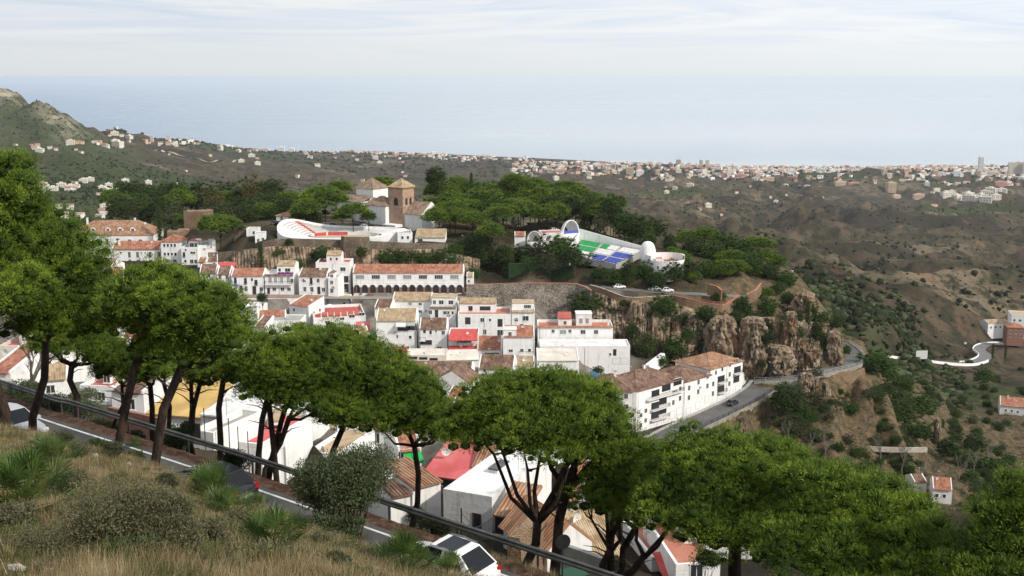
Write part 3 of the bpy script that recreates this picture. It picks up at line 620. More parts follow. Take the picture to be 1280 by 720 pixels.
house('white house with terracotta terrace and posts at the bottom under the crown', 842, 902, 730, 704, 74, 8, 9, 'flat', floor='terra', found=9, wins=[(870, 715, 1, 1.2)], rooms=[(.6, .95, .5, .9, 2.2, 'flat', 'tileb')])
# ---- near left, seen between trunks
house('house with flat yellow sheet roof behind the left pine trunks', 183, 254, 534, 519, 96, -14, 8, 'shed', 'yellow', rh=1.7, wins=[(238, 528, 1.1, .6), (200, 528, .9, .8)], found=8, verge=False)
house('low white shop with grey door just behind the metal rail', 240, 268, 556, 539, 80, -24, 6, 'flat', wins=[(246, 551, .8, 1.6, 'door')], found=8, floor='concrete')
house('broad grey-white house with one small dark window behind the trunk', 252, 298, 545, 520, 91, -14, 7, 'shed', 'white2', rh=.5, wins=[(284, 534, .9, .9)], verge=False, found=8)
house('white house with faded red terrace stripe and iron posts', 283, 330, 590, 553, 82, -18, 8, 'flat', floor='pinkcloth', found=8, par=.3)
house('bright white wall house with terrace above the rail, right of the red stripe', 326, 360, 606, 552, 84, 12, 6, 'flat', floor='terra', found=8, par=.6, rooms=[(.5, .95, .4, .9, 1.5, 'flat', 'tileb')])
house('house with beige plastered gable beyond the red stripe terrace', 275, 306, 528, 508, 110, 15, 8, 'gable', 'cream', rh=1.6, found=8, verge=True)
house('house with dark pink roof panels behind the yellow roof', 224, 276, 524, 508, 112, -10, 8, 'shed', 'pinkcloth', rh=1.6, found=8, wins=[(262, 516, .8, .9)])
house('white gabled house with rust roof seen through the trunks', 196, 222, 503, 486, 132, -12, 8, 'gablef', 'tiled', rh=1.8, found=8, wins=[(208, 494, .8, 1.2)])
house('house with large brown tile roof under the dark crowns', 222, 262, 506, 492, 128, 15, 9, 'gable', 'tiled', rh=2.4, found=8)
house('orange-edged low house left of the yellow roof', 178, 212, 520, 506, 118, -15, 7, 'shed', 'tileb', rh=1.2, found=8, wins=[(190, 513, .9, .8)])
house('white house with red roof terrace above the hedge', 100, 142, 505, 482, 128, -10, 8, 'flat', floor='redfloor', found=8, wins=[(128, 495, 1, 1)], rooms=[(.45, .6, .3, .5, 1.6, 'flat', 'white')])
house('white stepped house with brown porch roof right of the red terrace', 140, 182, 520, 490, 116, -14, 8, 'shed', 'tiled', rh=1.4, found=8, wins=[(165, 505, 1, 1.2)])
house('small white house with broken buff tile roof above the hedge', 52, 88, 500, 474, 128, 18, 7, 'gable', 'tileb', rh=1.5, found=8, wins=[(64, 486, 1, 1)])
house('tall blank white house behind the leaning pine trunk', 26, 76, 494, 448, 142, -8, 9, 'flat', found=8, floor='concrete')
house('grey-fronted house with rusty red roof at the far left edge', -14, 16, 492, 466, 132, -10, 8, 'shed', 'tiler', rh=1.8, found=8, corr=False)
house('cream house with bright pink-red upper wall at the far left', 0, 34, 462, 432, 168, 0, 8, 'flat', floor='pinkcloth', wall='cream', found=8, rooms=[(.55, .95, .3, .8, 2.5, 'flat', 'redcloth')])
house('white house with red terrace wall behind the bare sapling', 40, 88, 462, 438, 172, -6, 9, 'flat', floor='redfloor', found=8, par=.6, wins=[(60, 450, 1, 1)])
house('white two-storey house behind the hedge crowns, red roof corner', 108, 150, 478, 452, 160, 5, 8, 'shed', 'tiler', rh=1.5, found=8, wins=[(125, 462), (140, 463)])
house('wide white house seen between dense crowns with plain parapet', 330, 372, 560, 520, 108, -15, 8, 'flat', found=8, floor='white', wins=[(350, 538, 1, 1)])
house('white house with planted roof edge behind the olive tree', 352, 384, 548, 522, 118, 10, 7, 'flat', found=8, floor='tileb', wins=[(376, 536, .8, 1)])
house('small white house with orange gable roofs peeping between left crowns', 124, 140, 351, 334, 330, -15, 7, 'gable', 'tiler', rh=1.6, wins=[(130, 342)])
house('second little orange-roofed house between the left crowns, lower and wider', 136, 156, 362, 345, 318, 15, 7, 'gable', 'tiler', rh=1.8, wins=[(145, 353)])
house('white balconied house peeping left of the patched-roof house', 300, 322, 400, 384, 300, -12, 7, 'flat', floor='white2', wins=[(311, 391)])
house('white house glimpsed right of the wide plain one, under the middle crown', 384, 424, 596, 566, 98, -18, 8, 'flat', floor='tileb', found=8, wins=[(396, 580), (412, 582)], par=.4)
house('house with brown tile roof behind the top of the olive tree', 424, 470, 590, 568, 104, 12, 8, 'gable', 'tile', rh=1.8, found=8, wins=[(440, 578)], corr=True)
house('white house with red lean-to roof beneath the right part of the middle crown', 455, 500, 560, 536, 124, -10, 8, 'shed', 'tiler', rh=1.4, found=8, wins=[(470, 548), (486, 548)])
house('buff-roofed house in the gap under the middle crown', 396, 446, 556, 534, 132, 8, 9, 'gable', 'tileb', rh=1.8, found=8, wins=[(410, 546), (430, 546)])
# hidden town body between the crowns (only slivers show)
G2 = 'white village houses mostly hidden behind the crowns'
for i, (x0, x1, yb, yt, D, yw, rf, rm) in enumerate([(385, 425, 470, 450, 230, 8, 'gable', 'tiler'), (430, 470, 478, 456, 222, -10, 'gable', 'tileb'), (300, 340, 452, 430, 245, 5, 'gable', 'tiled'), (340, 382, 446, 424, 252, -8, 'flat', 'tileb'), (420, 455, 505, 480, 185, 12, 'gable', 'tiler'), (460, 500, 520, 492, 170, -8, 'flat', 'tileb'), (250, 290, 470, 448, 205, 5, 'gable', 'tiler'), (600, 645, 540, 515, 160, 10, 'gable', 'tiled'), (690, 735, 520, 496, 205, -6, 'gable', 'tiler'), (560, 600, 545, 522, 150, -10, 'gable', 'tileb'), (740, 790, 600, 575, 150, 10, 'gable', 'tiled'), (650, 700, 600, 575, 120, -10, 'flat', 'tileb'), (180, 220, 462, 440, 205, 5, 'gable', 'tiled')]):
    house('white village house mostly hidden behind the pine crowns', x0, x1, yb, yt, D, yw, 8, rf, rm, group=G2, wins=[((x0+x1)/2-6, (yb+yt)/2), ((x0+x1)/2+6, (yb+yt)/2)])
# ---- right-hand valley houses
house('white villa with orange tile roof in the wooded valley at the right edge', 1248, 1284, 521, 508, 470, -20, 11, 'gable', 'tiler', rh=2.6, wins=[(1256, 514), (1264, 514), (1272, 514.5)], rwins=[(.5, .5)], chim=[(.3, .4)])
house('white cottage with orange roof below the bare trees', 1164, 1190, 628, 612, 262, -15, 7, 'gable', 'tiler', rh=1.8, wins=[(1170, 620, .8, 1), (1180, 620, .8, 1)])
house('small white outbuilding left of the orange-roofed cottage', 1142, 1158, 616, 603, 268, 8, 5, 'gable', 'tiled', rh=1.2, wins=[(1149, 610, .7, .8)])
house('white apartment rows with many small windows at the right edge', 1262, 1300, 416, 394, 820, -15, 16, 'flat', floor='tileb', cat='apartment building', name='apartment_building', wins=gw(1266, 1296, 5, 401, 401, 1.6, 1.6)+gw(1266, 1296, 5, 409, 409, 1.6, 1.6))
house('brick-red apartment house below the white rows at the right edge', 1258, 1280, 424, 410, 790, -10, 12, 'hip', 'tiler', rh=2.5, wall='brick', cat='apartment building', name='apartment_building', wins=gw(1262, 1276, 3, 415, 415, 1.6, 1.6)+gw(1262, 1276, 3, 420, 420, 1.6, 1.6))
house('low white terraced houses left of the brick-red apartments', 1234, 1260, 415, 404, 830, 12, 10, 'gable', 'tileb', rh=2, wins=gw(1238, 1256, 4, 409, 409, 1.4, 1.6))
house('small white house among trees at the far end of the wooded ridge', 978, 990, 353, 345, 470, -20, 6, 'gable', 'white2', rh=1.8, wins=[(984, 349, .9, 1.2)])
for q in ANC[::6]: pass
# ============================================================ terrain
def A(*pts):
    for px, py, Y in pts:
        anchor(pix(px, py, Y))
def Az(*pts):
    for px, Y, z in pts: ANC.append((px, math.log(Y), z+Y*.0075))
SEA = 44.0
# near slope the camera stands on
for px in (-700, -300, 0, 300, 640, 1000, 1400, 2000):
    Az((px, 2.5, 498.2), (px, 6, 496.6))
Az((-700, 11, 496), (-300, 11, 495.6), (640, 14, 492.4), (1000, 12, 493), (1400, 12, 493), (2000, 12, 493))
A((0,720,11),(200,720,11.5),(400,720,14),(0,640,17.5),(200,650,17),(400,690,21.5),(0,562,30),(150,592,29),(300,640,28),(0,530,43),(100,552,41),(200,587,38),(300,627,35.5),(400,663,33),(480,688,31),(560,712,30.0),(640,745,25))
Az((-300,44,489),(-700,40,491),(-300,30,491.5),(-300,18,494))
Az((700,25,487),(1000,22,487),(1400,20,488),(2000,20,488))
# road line (white edge line): world points
RL = [Vector((-75, 91, 484.7)), pix(-60, 485, 68), pix(58, 525, 57.8), pix(240, 583.5, 52.2), pix(430, 649, 47.0), pix(620, 715, 42.3), Vector((9.5, 35.8, 479.8)), Vector((27, 26.5, 478.8)), Vector((50, 15, 477.6))]
def road_frame(pts, i):
    t = (pts[min(i+1, len(pts)-1)]-pts[max(i-1, 0)]); t.z = 0; t.normalize(); return t, Vector((t.y, -t.x, 0))
def resample(pts, step):
    out = []; pts = [Vector(p) for p in pts]
    for i in range(len(pts)-1):
        p0 = pts[max(i-1, 0)]; p1 = pts[i]; p2 = pts[i+1]; p3 = pts[min(i+2, len(pts)-1)]
        n = max(1, int((p2-p1).length/step))
        for k in range(n):
            t = k/n
            out.append(.5*((2*p1)+(p2-p0)*t+(2*p0-5*p1+4*p2-p3)*t*t+(3*p1-p0-3*p2+p3)*t**3))
    out.append(pts[-1]); return out
RL = resample(RL, 1.0)
ROADS = []    # (points, signed offset of left/right edges, z drop) for flattening
# for RL the carriageway lies on the camera side: direction runs left->right, camera side = (t.y,-t.x)
ROADC = []
for i, p in enumerate(RL):
    t, s = road_frame(RL, i); ROADC.append(p+s*3.0)
# below the road, falling to the village
A((0,505,75),(150,555,72),(300,603,68),(450,655,64),(600,705,58),(760,730,56),(900,740,52))
Az((-300,92,478),(1000,48,473),(1400,45,470),(2000,45,468),(1000,80,462),(1400,80,455),(2000,80,450),(700,60,470.5))
A((0,478,112),(-300,470,140),(900,700,100),(1150,690,120),(1400,680,130),(1000,640,170),(1200,650,200),(1400,650,220),(2000,650,220))
A((0,435,210),(-300,440,230),(-700,440,230),(150,440,215),(350,432,262),(420,440,240),(700,545,230),(760,565,235),(850,640,185),(800,610,225),(720,490,250),(640,480,235))
A((0,380,290),(-300,390,300),(100,360,320),(60,345,370),(0,330,420),(-300,340,420),(-700,340,420))
# street in front of the arcade / the row; plaza
A((300,370,317),(370,371.5,316),(440,372,318),(510,371.7,325),(580,371.5,326))
A((310,383.5,311),(371,384,311),(440,389,314))
A((735,476,262),(740,462,279),(790,462,285),(810,455,296))
# stone wall bottom and top
A((585,384,324.5),(620,391,324.5),(650,398,324.5),(690,402,324),(722,404,323),(745,412,318))
A((585,357.5,331.5),(650,356,331.5),(722,357,330.5))
Az((745,322,422.5),(775,320,421),(805,318,420),(850,318,420),(880,317,420),(925,316,418),(960,316,418),(1000,318,418),(1040,322,418),(985,313,414.5),(1005,313,414.5),(1022,315,414.5))
A((585,357.5,334),(650,356,334),(720,356,334),(640,340,352),(700,340,352))
# cliff base, right of the houses
A((800,445,308),(850,450,308),(880,443,310),(925,459,305),(960,462,305),(1000,462,306),(1040,456,312),(1058,448,322))
A((760,366,326),(800,368,327),(845,378,322),(905,388,322),(940,392,320),(975,390,322),(1010,396,322),(1035,410,322),(1050,420,330))
A((774,359,338),(830,364,335),(880,368,336),(940,372,340),(980,380,345),(1015,388,350),(1045,402,352))
# road at the bend and promenade
BEND = [pix(805,562,256), pix(850,538,268), pix(895,517,281), pix(930,500,289.5), pix(952,485,297), pix(958,474,305), pix(945,467,311)]
PROM = [pix(945,475,303), pix(975,474,301), pix(1005,470,302), pix(1035,463,308), pix(1062,456.5,316), pix(1068,447,331), pix(1062,437,350), pix(1050,428,372)]
BEND = resample(BEND, 2.5); PROM = resample(PROM, 2.5)
for _i in range(0, len(BEND), 2):
    _t, _s = road_frame(BEND, _i); anchor(BEND[_i]+_s*5.6, -(2.5+5.5*min(1, _i/len(BEND)*1.3))); anchor(BEND[_i]+_s*3.9, -.1)
for _i in range(0, len(PROM)-2, 2):
    _t, _s = road_frame(PROM, _i); anchor(PROM[_i]+_s*4.6, -3.2); anchor(PROM[_i]+_s*2.8, -.1)
# hillside below the bend
A((870,575,258),(930,545,270),(970,520,286),(985,505,288),(1040,486,296),(1080,481,302),(1092,462,318),(1092,440,345),(1080,425,380))
A((1000,560,268),(940,580,255),(1100,620,252),(1180,612,268),(1180,635,258),(1280,600,330),(1400,600,330),(1100,560,292),(1060,520,300),(1200,525,430),(1265,522,465),(1300,520,470),(1400,520,480),(1100,490,380),(1150,480,440),(1250,480,560),(1050,640,235))
A((2000,600,400),(2000,480,700))
# valley road far right
VROAD = resample([pix(1070,440,560), pix(1110,446,600), pix(1150,450,625), pix(1200,455,640), pix(1222,452,660), pix(1232,445,700), pix(1224,437,760), pix(1234,431,800), pix(1262,430,830), pix(1300,433,850)], 6)
for p in VROAD[::4]: anchor(p)
A((1100,478,500),(1180,485,540),(1250,482,600),(1300,480,600),(1150,430,720),(1200,425,760),(1240,425,830),(1300,420,840))
# top of the plateau
pz = 446.3
Az((342,355,pz),(400,354,pz),(465,354,pz),(520,353,pz),(556,352,pz-1),(300,362,pz-1),(262,372,pz-3),(235,392,444),(200,405,441),(150,410,438),(80,420,437))
Az((342,400,pz),(430,400,446),(520,400,445),(600,380,444.5),(600,360,443.5),(650,400,444.5),(720,382,443),(800,378,441),(680,352,440),(770,349,438.5),(850,352,438),(850,372,438.5),(930,372,437),(930,350,435),(1000,372,433))
Az((300,430,445),(150,450,440),(0,450,436),(400,450,444),(550,450,444),(700,440,442),(850,420,436),(980,410,428))
# foot of the rampart cliff behind the street row
A((290,342,347),(330,346,347),(390,349,347),(450,349,346.5),(500,346,346),(560,344,347),(600,345,347))
# beyond the plateau: valley and hills out to the coast
Az((0,560,405),(200,560,412),(400,560,415),(600,560,412),(800,540,405),(-300,560,400),(-700,560,400),(950,500,398),(1040,450,396))
A((980,350,520),(1040,385,480),(1100,405,590),(1150,365,850),(1200,420,700),(1280,392,980),(1240,352,1300),(1280,332,1700),(1400,380,1000),(1400,330,1700),(2000,380,1100),(2000,320,1800))
A((900,330,900),(800,300,1000),(700,290,1000),(600,290,950),(500,290,900),(400,300,800),(250,300,720),(100,295,720),(0,290,700),(-300,290,700),(-700,290,700))
A((1000,318,1250),(900,288,1800),(1100,290,2050),(1200,272,2700),(1000,252,3100),(1100,238,3900),(1280,238,3900),(1280,290,2100),(800,262,2600),(700,242,3300),(800,228,4100),(640,218,4600),(500,217,4500),(500,243,3200),(400,262,2200),(300,243,2400),(200,252,1700),(100,268,1250),(60,243,1600),(300,272,1150),(450,280,1250),(600,262,2000))
A((1400,290,2200),(1400,240,3900),(2000,280,2500),(2000,240,4000))
A((-300,240,1800),(-700,240,1800),(0,217,2050),(0,182,3000),(60,178,3050),(100,180,3250),(200,203,3100),(330,200,4300),(300,206,4000),(130,163,4300),(200,170,4700),(260,179,5100),(330,187,5500),(400,190,5800),(480,192,6300),(-300,180,3100),(-700,180,3200))
A((-700,80,4200),(-300,80,4000),(-120,90,3900),(0,110,3650),(16,121,3550),(31,138,3480),(45,127,3350),(60,128,3360),(72,135,3400),(90,149,3450),(112,163,3500),(138,176,3400),(0,150,3300),(60,152,3250),(-100,120,3500))
Az((640,6000,22),(800,5700,16),(960,5500,12),(1100,5500,10),(1280,5500,8),(1400,5500,8),(2000,5500,8))
A((1105,209,4900),(1070,216,4800),(1140,214,4800),(1160,234,4300),(1105,218,4500),(770,207,5200),(700,207,5300),(880,213,5200),(960,218,5000),(620,205,5600),(1200,222,4600))
# the shore, then under water
SHORE = [(-700,6200),(-300,6200),(130,6300),(200,6500),(330,6500),(480,6900),(640,6450),(800,6100),(960,5850),(1100,5800),(1280,5900),(1400,5900),(2000,5900)]
Az(*[(px, Y, .5) for px, Y in SHORE]); Az(*[(px, Y*1.06, -20) for px, Y in SHORE]); Az(*[(px, 9500, -40) for px in (-800, 0, 640, 1280, 2100)])
Az((-800,2.2,498.3),(2100,2.2,498.3),(-800,6000,200),(2100,5400,20),(-800,9600,-40),(2100,9600,-40)); Az(*[(px,2.2,498.3) for px in (-400,100,640,1100)])
# -- triangulate in (px, ln Y) and rasterise
KV = 400.0
pts = {}
for px, v, z in ANC: pts[(round(px, 2), round(v*KV, 3))] = z
keys = list(pts); 
co, _, fc, ov, _, _ = delaunay_2d_cdt([Vector(k) for k in keys], [], [], 0, .01)
zz = []
for i, c in enumerate(co):
    src = ov[i]; zz.append(pts[keys[src[0]]] if src else 0)
bv = BVHTree.FromPolygons([Vector((c.x, c.y, z)) for c, z in zip(co, zz)], fc)
cols = np.concatenate([np.linspace(-790, -60, 60), np.arange(-52, 1340, 3.4), np.linspace(1350, 2090, 55)])
rows = np.exp(np.linspace(math.log(2.3), math.log(9500), 1080))
Z = np.zeros((len(rows), len(cols)))
dn = Vector((0, 0, -1))
for i, Y in enumerate(rows):
    v = math.log(Y)*KV
    for j, px in enumerate(cols):
        h = bv.ray_cast(Vector((px, v, 2000)), dn)
        Z[i, j] = h[0].z if h[0] is not None else (Z[i, j-1] if j else (Z[i-1, j] if i else 498))
X = (cols[None, :]-640)/F*rows[:, None]*1.0
YY = np.repeat(rows[:, None], len(cols), 1)
# note: px here is measured on the ground plane direction (x/Y), close to the photo column
def blur(Zi, n, ax):
    o = Zi.copy()
    for _ in range(n):
        p = np.pad(o, [(1, 1) if a == ax else (0, 0) for a in (0, 1)], mode='edge')
        o = (.25*np.take(p, range(0, o.shape[ax]), ax)+.5*o+.25*np.take(p, range(2, o.shape[ax]+2), ax))
    return o
def smooth(n): return blur(blur(Z, n, 0), n, 1)
S1, S2 = smooth(1), smooth(14)
def ss(a, b, x): t = np.clip((x-a)/(b-a), 0, 1); return t*t*(3-2*t)
wf = ss(480, 800, YY)*(1-ss(5000, 6000, YY)*.6); wn = 1-ss(26, 40, YY)
mount = ss(2900, 3100, YY)*(1-ss(4200, 5000, YY))*(1-ss(120, 220, 640+F*X/YY))
wf = wf*(1-mount*.95)
Z = S1*(1-np.maximum(wf, wn))+S2*np.maximum(wf, wn)
# relief
PX = 640+F*X/YY
hill = ss(520, 1100, YY)*(1-ss(4600, 5600, YY))
WX = fbm(X/600, YY/600, 2, 71)*160
rgn = ridged((X+WX*2)/900+3, (YY+WX)/360+1, 4, 3)-1.2
rg2 = ridged((X+WX)/300+8, (YY-WX)/170+4, 4, 9)-1.1
right = ss(520, 760, PX)
rg3 = ridged(X/62+1, YY/75+2, 3, 14)-1.1
Z += hill*(rgn*(22+30*right)*(1-.6*mount)+rg2*(7+4*right)+rg3*.6)*ss(SEA, SEA+60, Z)
Z += mount*(rg2*16+rgn*14)
hs = ss(880, 960, PX)*ss(225, 260, YY)*(1-ss(292, 300, YY))*1.0
Z += fbm(X/14, YY/14, 5, 21)*(.25+2.2*hs)*ss(60, 150, YY)*(1-ss(400, 500, YY))*.6
slope2 = ss(1090, 1130, PX)*ss(300, 360, YY)*(1-ss(560, 620, YY))
Z += fbm(X/40, YY/40, 4, 22)*2*slope2
Z += ss(500, 800, YY)*fbm(X/60, YY/60, 4, 31)*.8*ss(SEA+5, SEA+40, Z)
near = 1-ss(40, 60, YY)
Z += near*ss(5, 12, YY)*(fbm(X/3.5, YY/3.5, 4, 5)*.16+fbm(X/.7, YY/.7, 3, 6)*.035)
# flatten under roads
def dist_to(poly, maxd):
    D = np.full(Z.shape, 1e9); ZR = np.zeros(Z.shape)
    P = np.array([[p.x, p.y, p.z] for p in poly])
    y0, y1 = P[:, 1].min()-maxd, P[:, 1].max()+maxd
    ri = np.where((rows > y0) & (rows < y1))[0]
    if len(ri) == 0: return D, ZR
    sl = slice(ri[0], ri[-1]+1); Xs, Ys = X[sl], YY[sl]; d = D[sl].copy(); z = ZR[sl].copy()
    for i in range(len(P)-1):
        a, b = P[i], P[i+1]; ab = b[:2]-a[:2]; l2 = ab.dot(ab)+1e-9
        t = np.clip(((Xs-a[0])*ab[0]+(Ys-a[1])*ab[1])/l2, 0, 1)
        q = np.hypot(Xs-a[0]-ab[0]*t, Ys-a[1]-ab[1]*t); m = q < d
        d[m] = q[m]; z[m] = (a[2]+(b[2]-a[2])*t)[m]
    D[sl] = d; ZR[sl] = z; return D, ZR
D_, ZR = dist_to(ROADC, 12); k = 1-ss(4.2, 6.6, D_); Z = Z*(1-k)+(ZR-.06)*k; roadk = k.copy()
for poly, hw in ((BEND, 3.9), (PROM, 2.8)):
    D_, ZR = dist_to(poly, 12); k = 1-ss(hw, hw+1.2, D_); Z = Z*(1-k)+(ZR-.12)*k
D_, ZR = dist_to(VROAD, 40); k = 1-ss(5, 16, D_); Z = Z*(1-k)+(ZR-.4)*k
street = resample([pix(292,369.6,318), pix(330,370.2,317.5), pix(372,370.6,316.5), pix(420,371.5,317), pix(450,372,321), pix(520,371.7,325), pix(585,371.3,326.5)], 3)
plat_road = resample([pix(722,358,334.5), pix(750,358,336), pix(775,361,337), pix(800,363,336), pix(830,365,335.5), pix(860,367,336), pix(900,369,338), pix(945,371,342)], 3)
for poly, hw in ((street, 3.2), (plat_road, 3.4)):
    D_, ZR = dist_to(poly, 12); k = 1-ss(hw, hw+2.0, D_); Z = Z*(1-k)+(ZR-.1)*k
_b = pix(431, 296, 370); FOOTA.append((_b.x, _b.y, 20.5, 11.5, 0, 447.45))
for cx, cy, a, b, yw, z in FOOTA:
    ri = np.where((rows > cy-a-b-4) & (rows < cy+a+b+4))[0]
    if not len(ri): continue
    sl = slice(ri[0], ri[-1]+1); dx, dy = X[sl]-cx, YY[sl]-cy
    u = np.abs(dx*math.cos(yw)+dy*math.sin(yw)); v = np.abs(-dx*math.sin(yw)+dy*math.cos(yw)); ex = np.maximum(np.maximum(u-a, v-b), 0)
    Z[sl] = np.minimum(Z[sl], z-.03+np.maximum(ex-1.2, 0)*1.5+np.where(ex > 8, 1e6, 0))
lr = np.log(rows)
def ground(x, y):
    y = max(y, 2.4); px = 640+F*x/y
    j = np.searchsorted(cols, px)-1; j = min(max(j, 0), len(cols)-2); a = (px-cols[j])/(cols[j+1]-cols[j])
    i = (math.log(y)-lr[0])/(lr[1]-lr[0]); ii = min(max(int(i), 0), len(rows)-2); b = i-ii
    a = min(max(a, 0), 1); b = min(max(b, 0), 1)
    return float(Z[ii, j]*(1-a)*(1-b)+Z[ii, j+1]*a*(1-b)+Z[ii+1, j]*(1-a)*b+Z[ii+1, j+1]*a*b)
def hit(px, py, y0=8, y1=7000):
    """first ground point seen at the photo pixel"""
    Y = y0
    while Y < y1:
        p = pix(px, py, Y)
        if p.z <= ground(p.x, p.y):
            a, b = Y/1.012, Y
            for _ in range(8):
                m = (a+b)/2; q = pix(px, py, m)
                if q.z <= ground(q.x, q.y): b = m
                else: a = m
            p = pix(px, py, b); return Vector((p.x, p.y, ground(p.x, p.y)))
        Y *= 1.012
    return None
nr, nc = Z.shape
V = np.stack([X, YY, Z], -1).reshape(-1, 3)
I = np.arange(nr*nc).reshape(nr, nc)
Fq = np.stack([I[:-1, :-1], I[:-1, 1:], I[1:, 1:], I[1:, :-1]], -1).reshape(-1, 4)
# ground material: real ground cover differences by place (attributes), not light
def ground_mat():
    m = bpy.data.materials.new('ground_soil_and_scrub'); m.use_nodes = True; nt = m.node_tree; N = nt.nodes; L = nt.links
    b = N['Principled BSDF']; b.inputs['Roughness'].default_value = 1; b.inputs['Specular IOR Level'].default_value = .05
    g = N.new('ShaderNodeNewGeometry')
    def noise(sc, det=6, ro=.6, st=None):
        n = N.new('ShaderNodeTexNoise'); n.inputs['Scale'].default_value = sc; n.inputs['Detail'].default_value = det; n.inputs['Roughness'].default_value = ro
        L.new(g.outputs['Position'], n.inputs['Vector']); return n.outputs['Fac']
    def ramp(f, *st):
        r = N.new('ShaderNodeValToRGB'); e = r.color_ramp.elements
        e[0].position, e[0].color = st[0][0], (*st[0][1], 1); e[1].position, e[1].color = st[-1][0], (*st[-1][1], 1)
        for p, c in st[1:-1]: q = e.new(p); q.color = (*c, 1)
        L.new(f, r.inputs[0]); return r.outputs[0]
    def mix(f, a, b_):
        x = N.new('ShaderNodeMixRGB')
        if isinstance(f, (int, float)): x.inputs[0].default_value = f
        else: L.new(f, x.inputs[0])
        L.new(a, x.inputs[1]); L.new(b_, x.inputs[2]); return x.outputs[0]
    def attr(nm): a = N.new('ShaderNodeAttribute'); a.attribute_name = nm; return a.outputs['Fac']
    bw = lambda f, lo, hi: ramp(f, (lo, (0, 0, 0)), (hi, (1, 1, 1)))
    def mul(a, b_):
        x = N.new('ShaderNodeMath'); x.operation = 'MULTIPLY'; L.new(a, x.inputs[0])
        if isinstance(b_, (int, float)): x.inputs[1].default_value = b_
        else: L.new(b_, x.inputs[1])
        x.use_clamp = True; return x.outputs[0]
    base = ramp(noise(.0035, 8, .6), (.40, (.040,.031,.021)), (.475, (.100,.075,.050)), (.52, (.055,.046,.029)), (.60, (.160,.125,.084)))
    base = mix(mul(bw(noise(.011, 7, .65), .60, .70), .55), base, ramp(noise(.05), (.4, (.22,.105,.058)), (.6, (.27,.15,.09))))
    scrub = ramp(noise(.12, 4), (.35, (.014,.016,.010)), (.65, (.045,.043,.026)))
    base = mix(mul(bw(noise(.045, 9, .75), .46, .56), .9), base, scrub)
    base = mix(mul(bw(noise(.008, 6, .6), .5, .6), attr('green')), base, ramp(noise(.3, 5), (.4, (.022,.030,.014)), (.6, (.05,.06,.026))))
    gr = ramp(noise(.09, 10, .75), (.38, (.022,.032,.014)), (.5, (.042,.055,.022)), (.62, (.075,.075,.035)))
    gm = N.new('ShaderNodeMath'); gm.operation = 'MULTIPLY_ADD'; L.new(noise(.02, 6), gm.inputs[0]); gm.inputs[1].default_value = -1.2
    ga = N.new('ShaderNodeMath'); ga.operation = 'MULTIPLY_ADD'; L.new(attr('green'), ga.inputs[0]); ga.inputs[1].default_value = 1.9; ga.inputs[2].default_value = 0; L.new(ga.outputs[0], gm.inputs[2])
    base = mix(bw(gm.outputs[0], -.1, .35), base, gr)
    rockc = ramp(noise(.03, 8, .7), (.4, (.20,.17,.12)), (.6, (.42,.37,.28)))
    base = mix(mul(bw(noise(.012, 7, .7), .45, .53), attr('rock')), base, rockc)
    dry = ramp(noise(1.3, 8, .7), (.3, (.07,.05,.03)), (.5, (.22,.165,.095)), (.7, (.33,.26,.16)))
    dry = mix(mul(bw(noise(2.5, 6), .52, .62), .7), dry, ramp(noise(6), (.4, (.05,.055,.025)), (.6, (.09,.10,.04))))
    base = mix(attr('dry'), base, dry)
    tan = ramp(noise(.35, 10, .78), (.34, (.025,.028,.014)), (.46, (.085,.070,.040)), (.56, (.155,.108,.066)), (.7, (.24,.175,.11)))
    base = mix(attr('tan'), base, tan)
    lit = ramp(noise(1.8, 7, .7), (.35, (.040,.026,.020)), (.5, (.095,.055,.040)), (.65, (.17,.11,.08)))
    base = mix(attr('litter'), base, lit)
    pav = ramp(noise(.25, 6), (.35, (.13,.115,.10)), (.65, (.25,.225,.195)))
    base = mix(attr('paved'), base, pav)
    L.new(base, b.inputs['Base Color'])
    bp = N.new('ShaderNodeBump'); bp.inputs['Strength'].default_value = .8; bp.inputs['Distance'].default_value = .8
    L.new(noise(.9, 8, .7), bp.inputs['Height']); L.new(bp.outputs[0], b.inputs['Normal'])
    return m
terr = np_mesh('terrain', V, Fq, [ground_mat()], True)
def addattr(nm, a):
    at = terr.attributes.new(nm, 'FLOAT', 'POINT'); at.data.foreach_set('value', np.clip(a, 0, 1).astype(np.float32).ravel())
_, = (0,)
def blob(px, Y, rpx, rl): return np.exp(-((PX-px)/rpx)**2-((np.log(YY)-math.log(Y))/rl)**2)
green = .0+1.2*blob(300, 1850, 330, .40)+.5*blob(450, 1000, 300, .3)+.95*blob(50, 3400, 110, .14)+.9*blob(120, 1000, 200, .3)+.5*blob(300, 4800, 200, .16)+.6*blob(1080, 3300, 120, .08)+.9*blob(1170, 4450, 90, .04)+.6*blob(1200, 3000, 130, .06)+.5*blob(1090, 480, 90, .3)+.4*blob(1000, 600, 90, .4)+.6*blob(1250, 520, 130, .12)+.6*blob(1105, 4900, 60, .03)+.55*blob(850, 3200, 60, .1)+.8*blob(1020, 4700, 60, .04)+.35*blob(540, 3600, 160, .15)+.5*blob(600, 480, 500, .2)
addattr('green', green*ss(250, 380, YY))
addattr('rock', 1.0*ss(120, 30, PX*0+60)*mount*ss(15, 75, PX)*0+mount*(.05+.9*blob(80, 3420, 24, .05)+.9*blob(12, 3600, 24, .03)))
addattr('dry', 1-ss(52, 66, YY))
addattr('tan', ss(860, 930, PX)*ss(215, 250, YY)*(1-ss(400, 520, YY))+.5*ss(600,700,PX)*ss(315,330,YY)*(1-ss(336,345,YY)))
pv = ss(95, 130, YY)*(1-ss(332, 340, YY))*(1-ss(780, 860, PX+(YY-230)*.35))
addattr('paved', np.maximum(pv, 0))
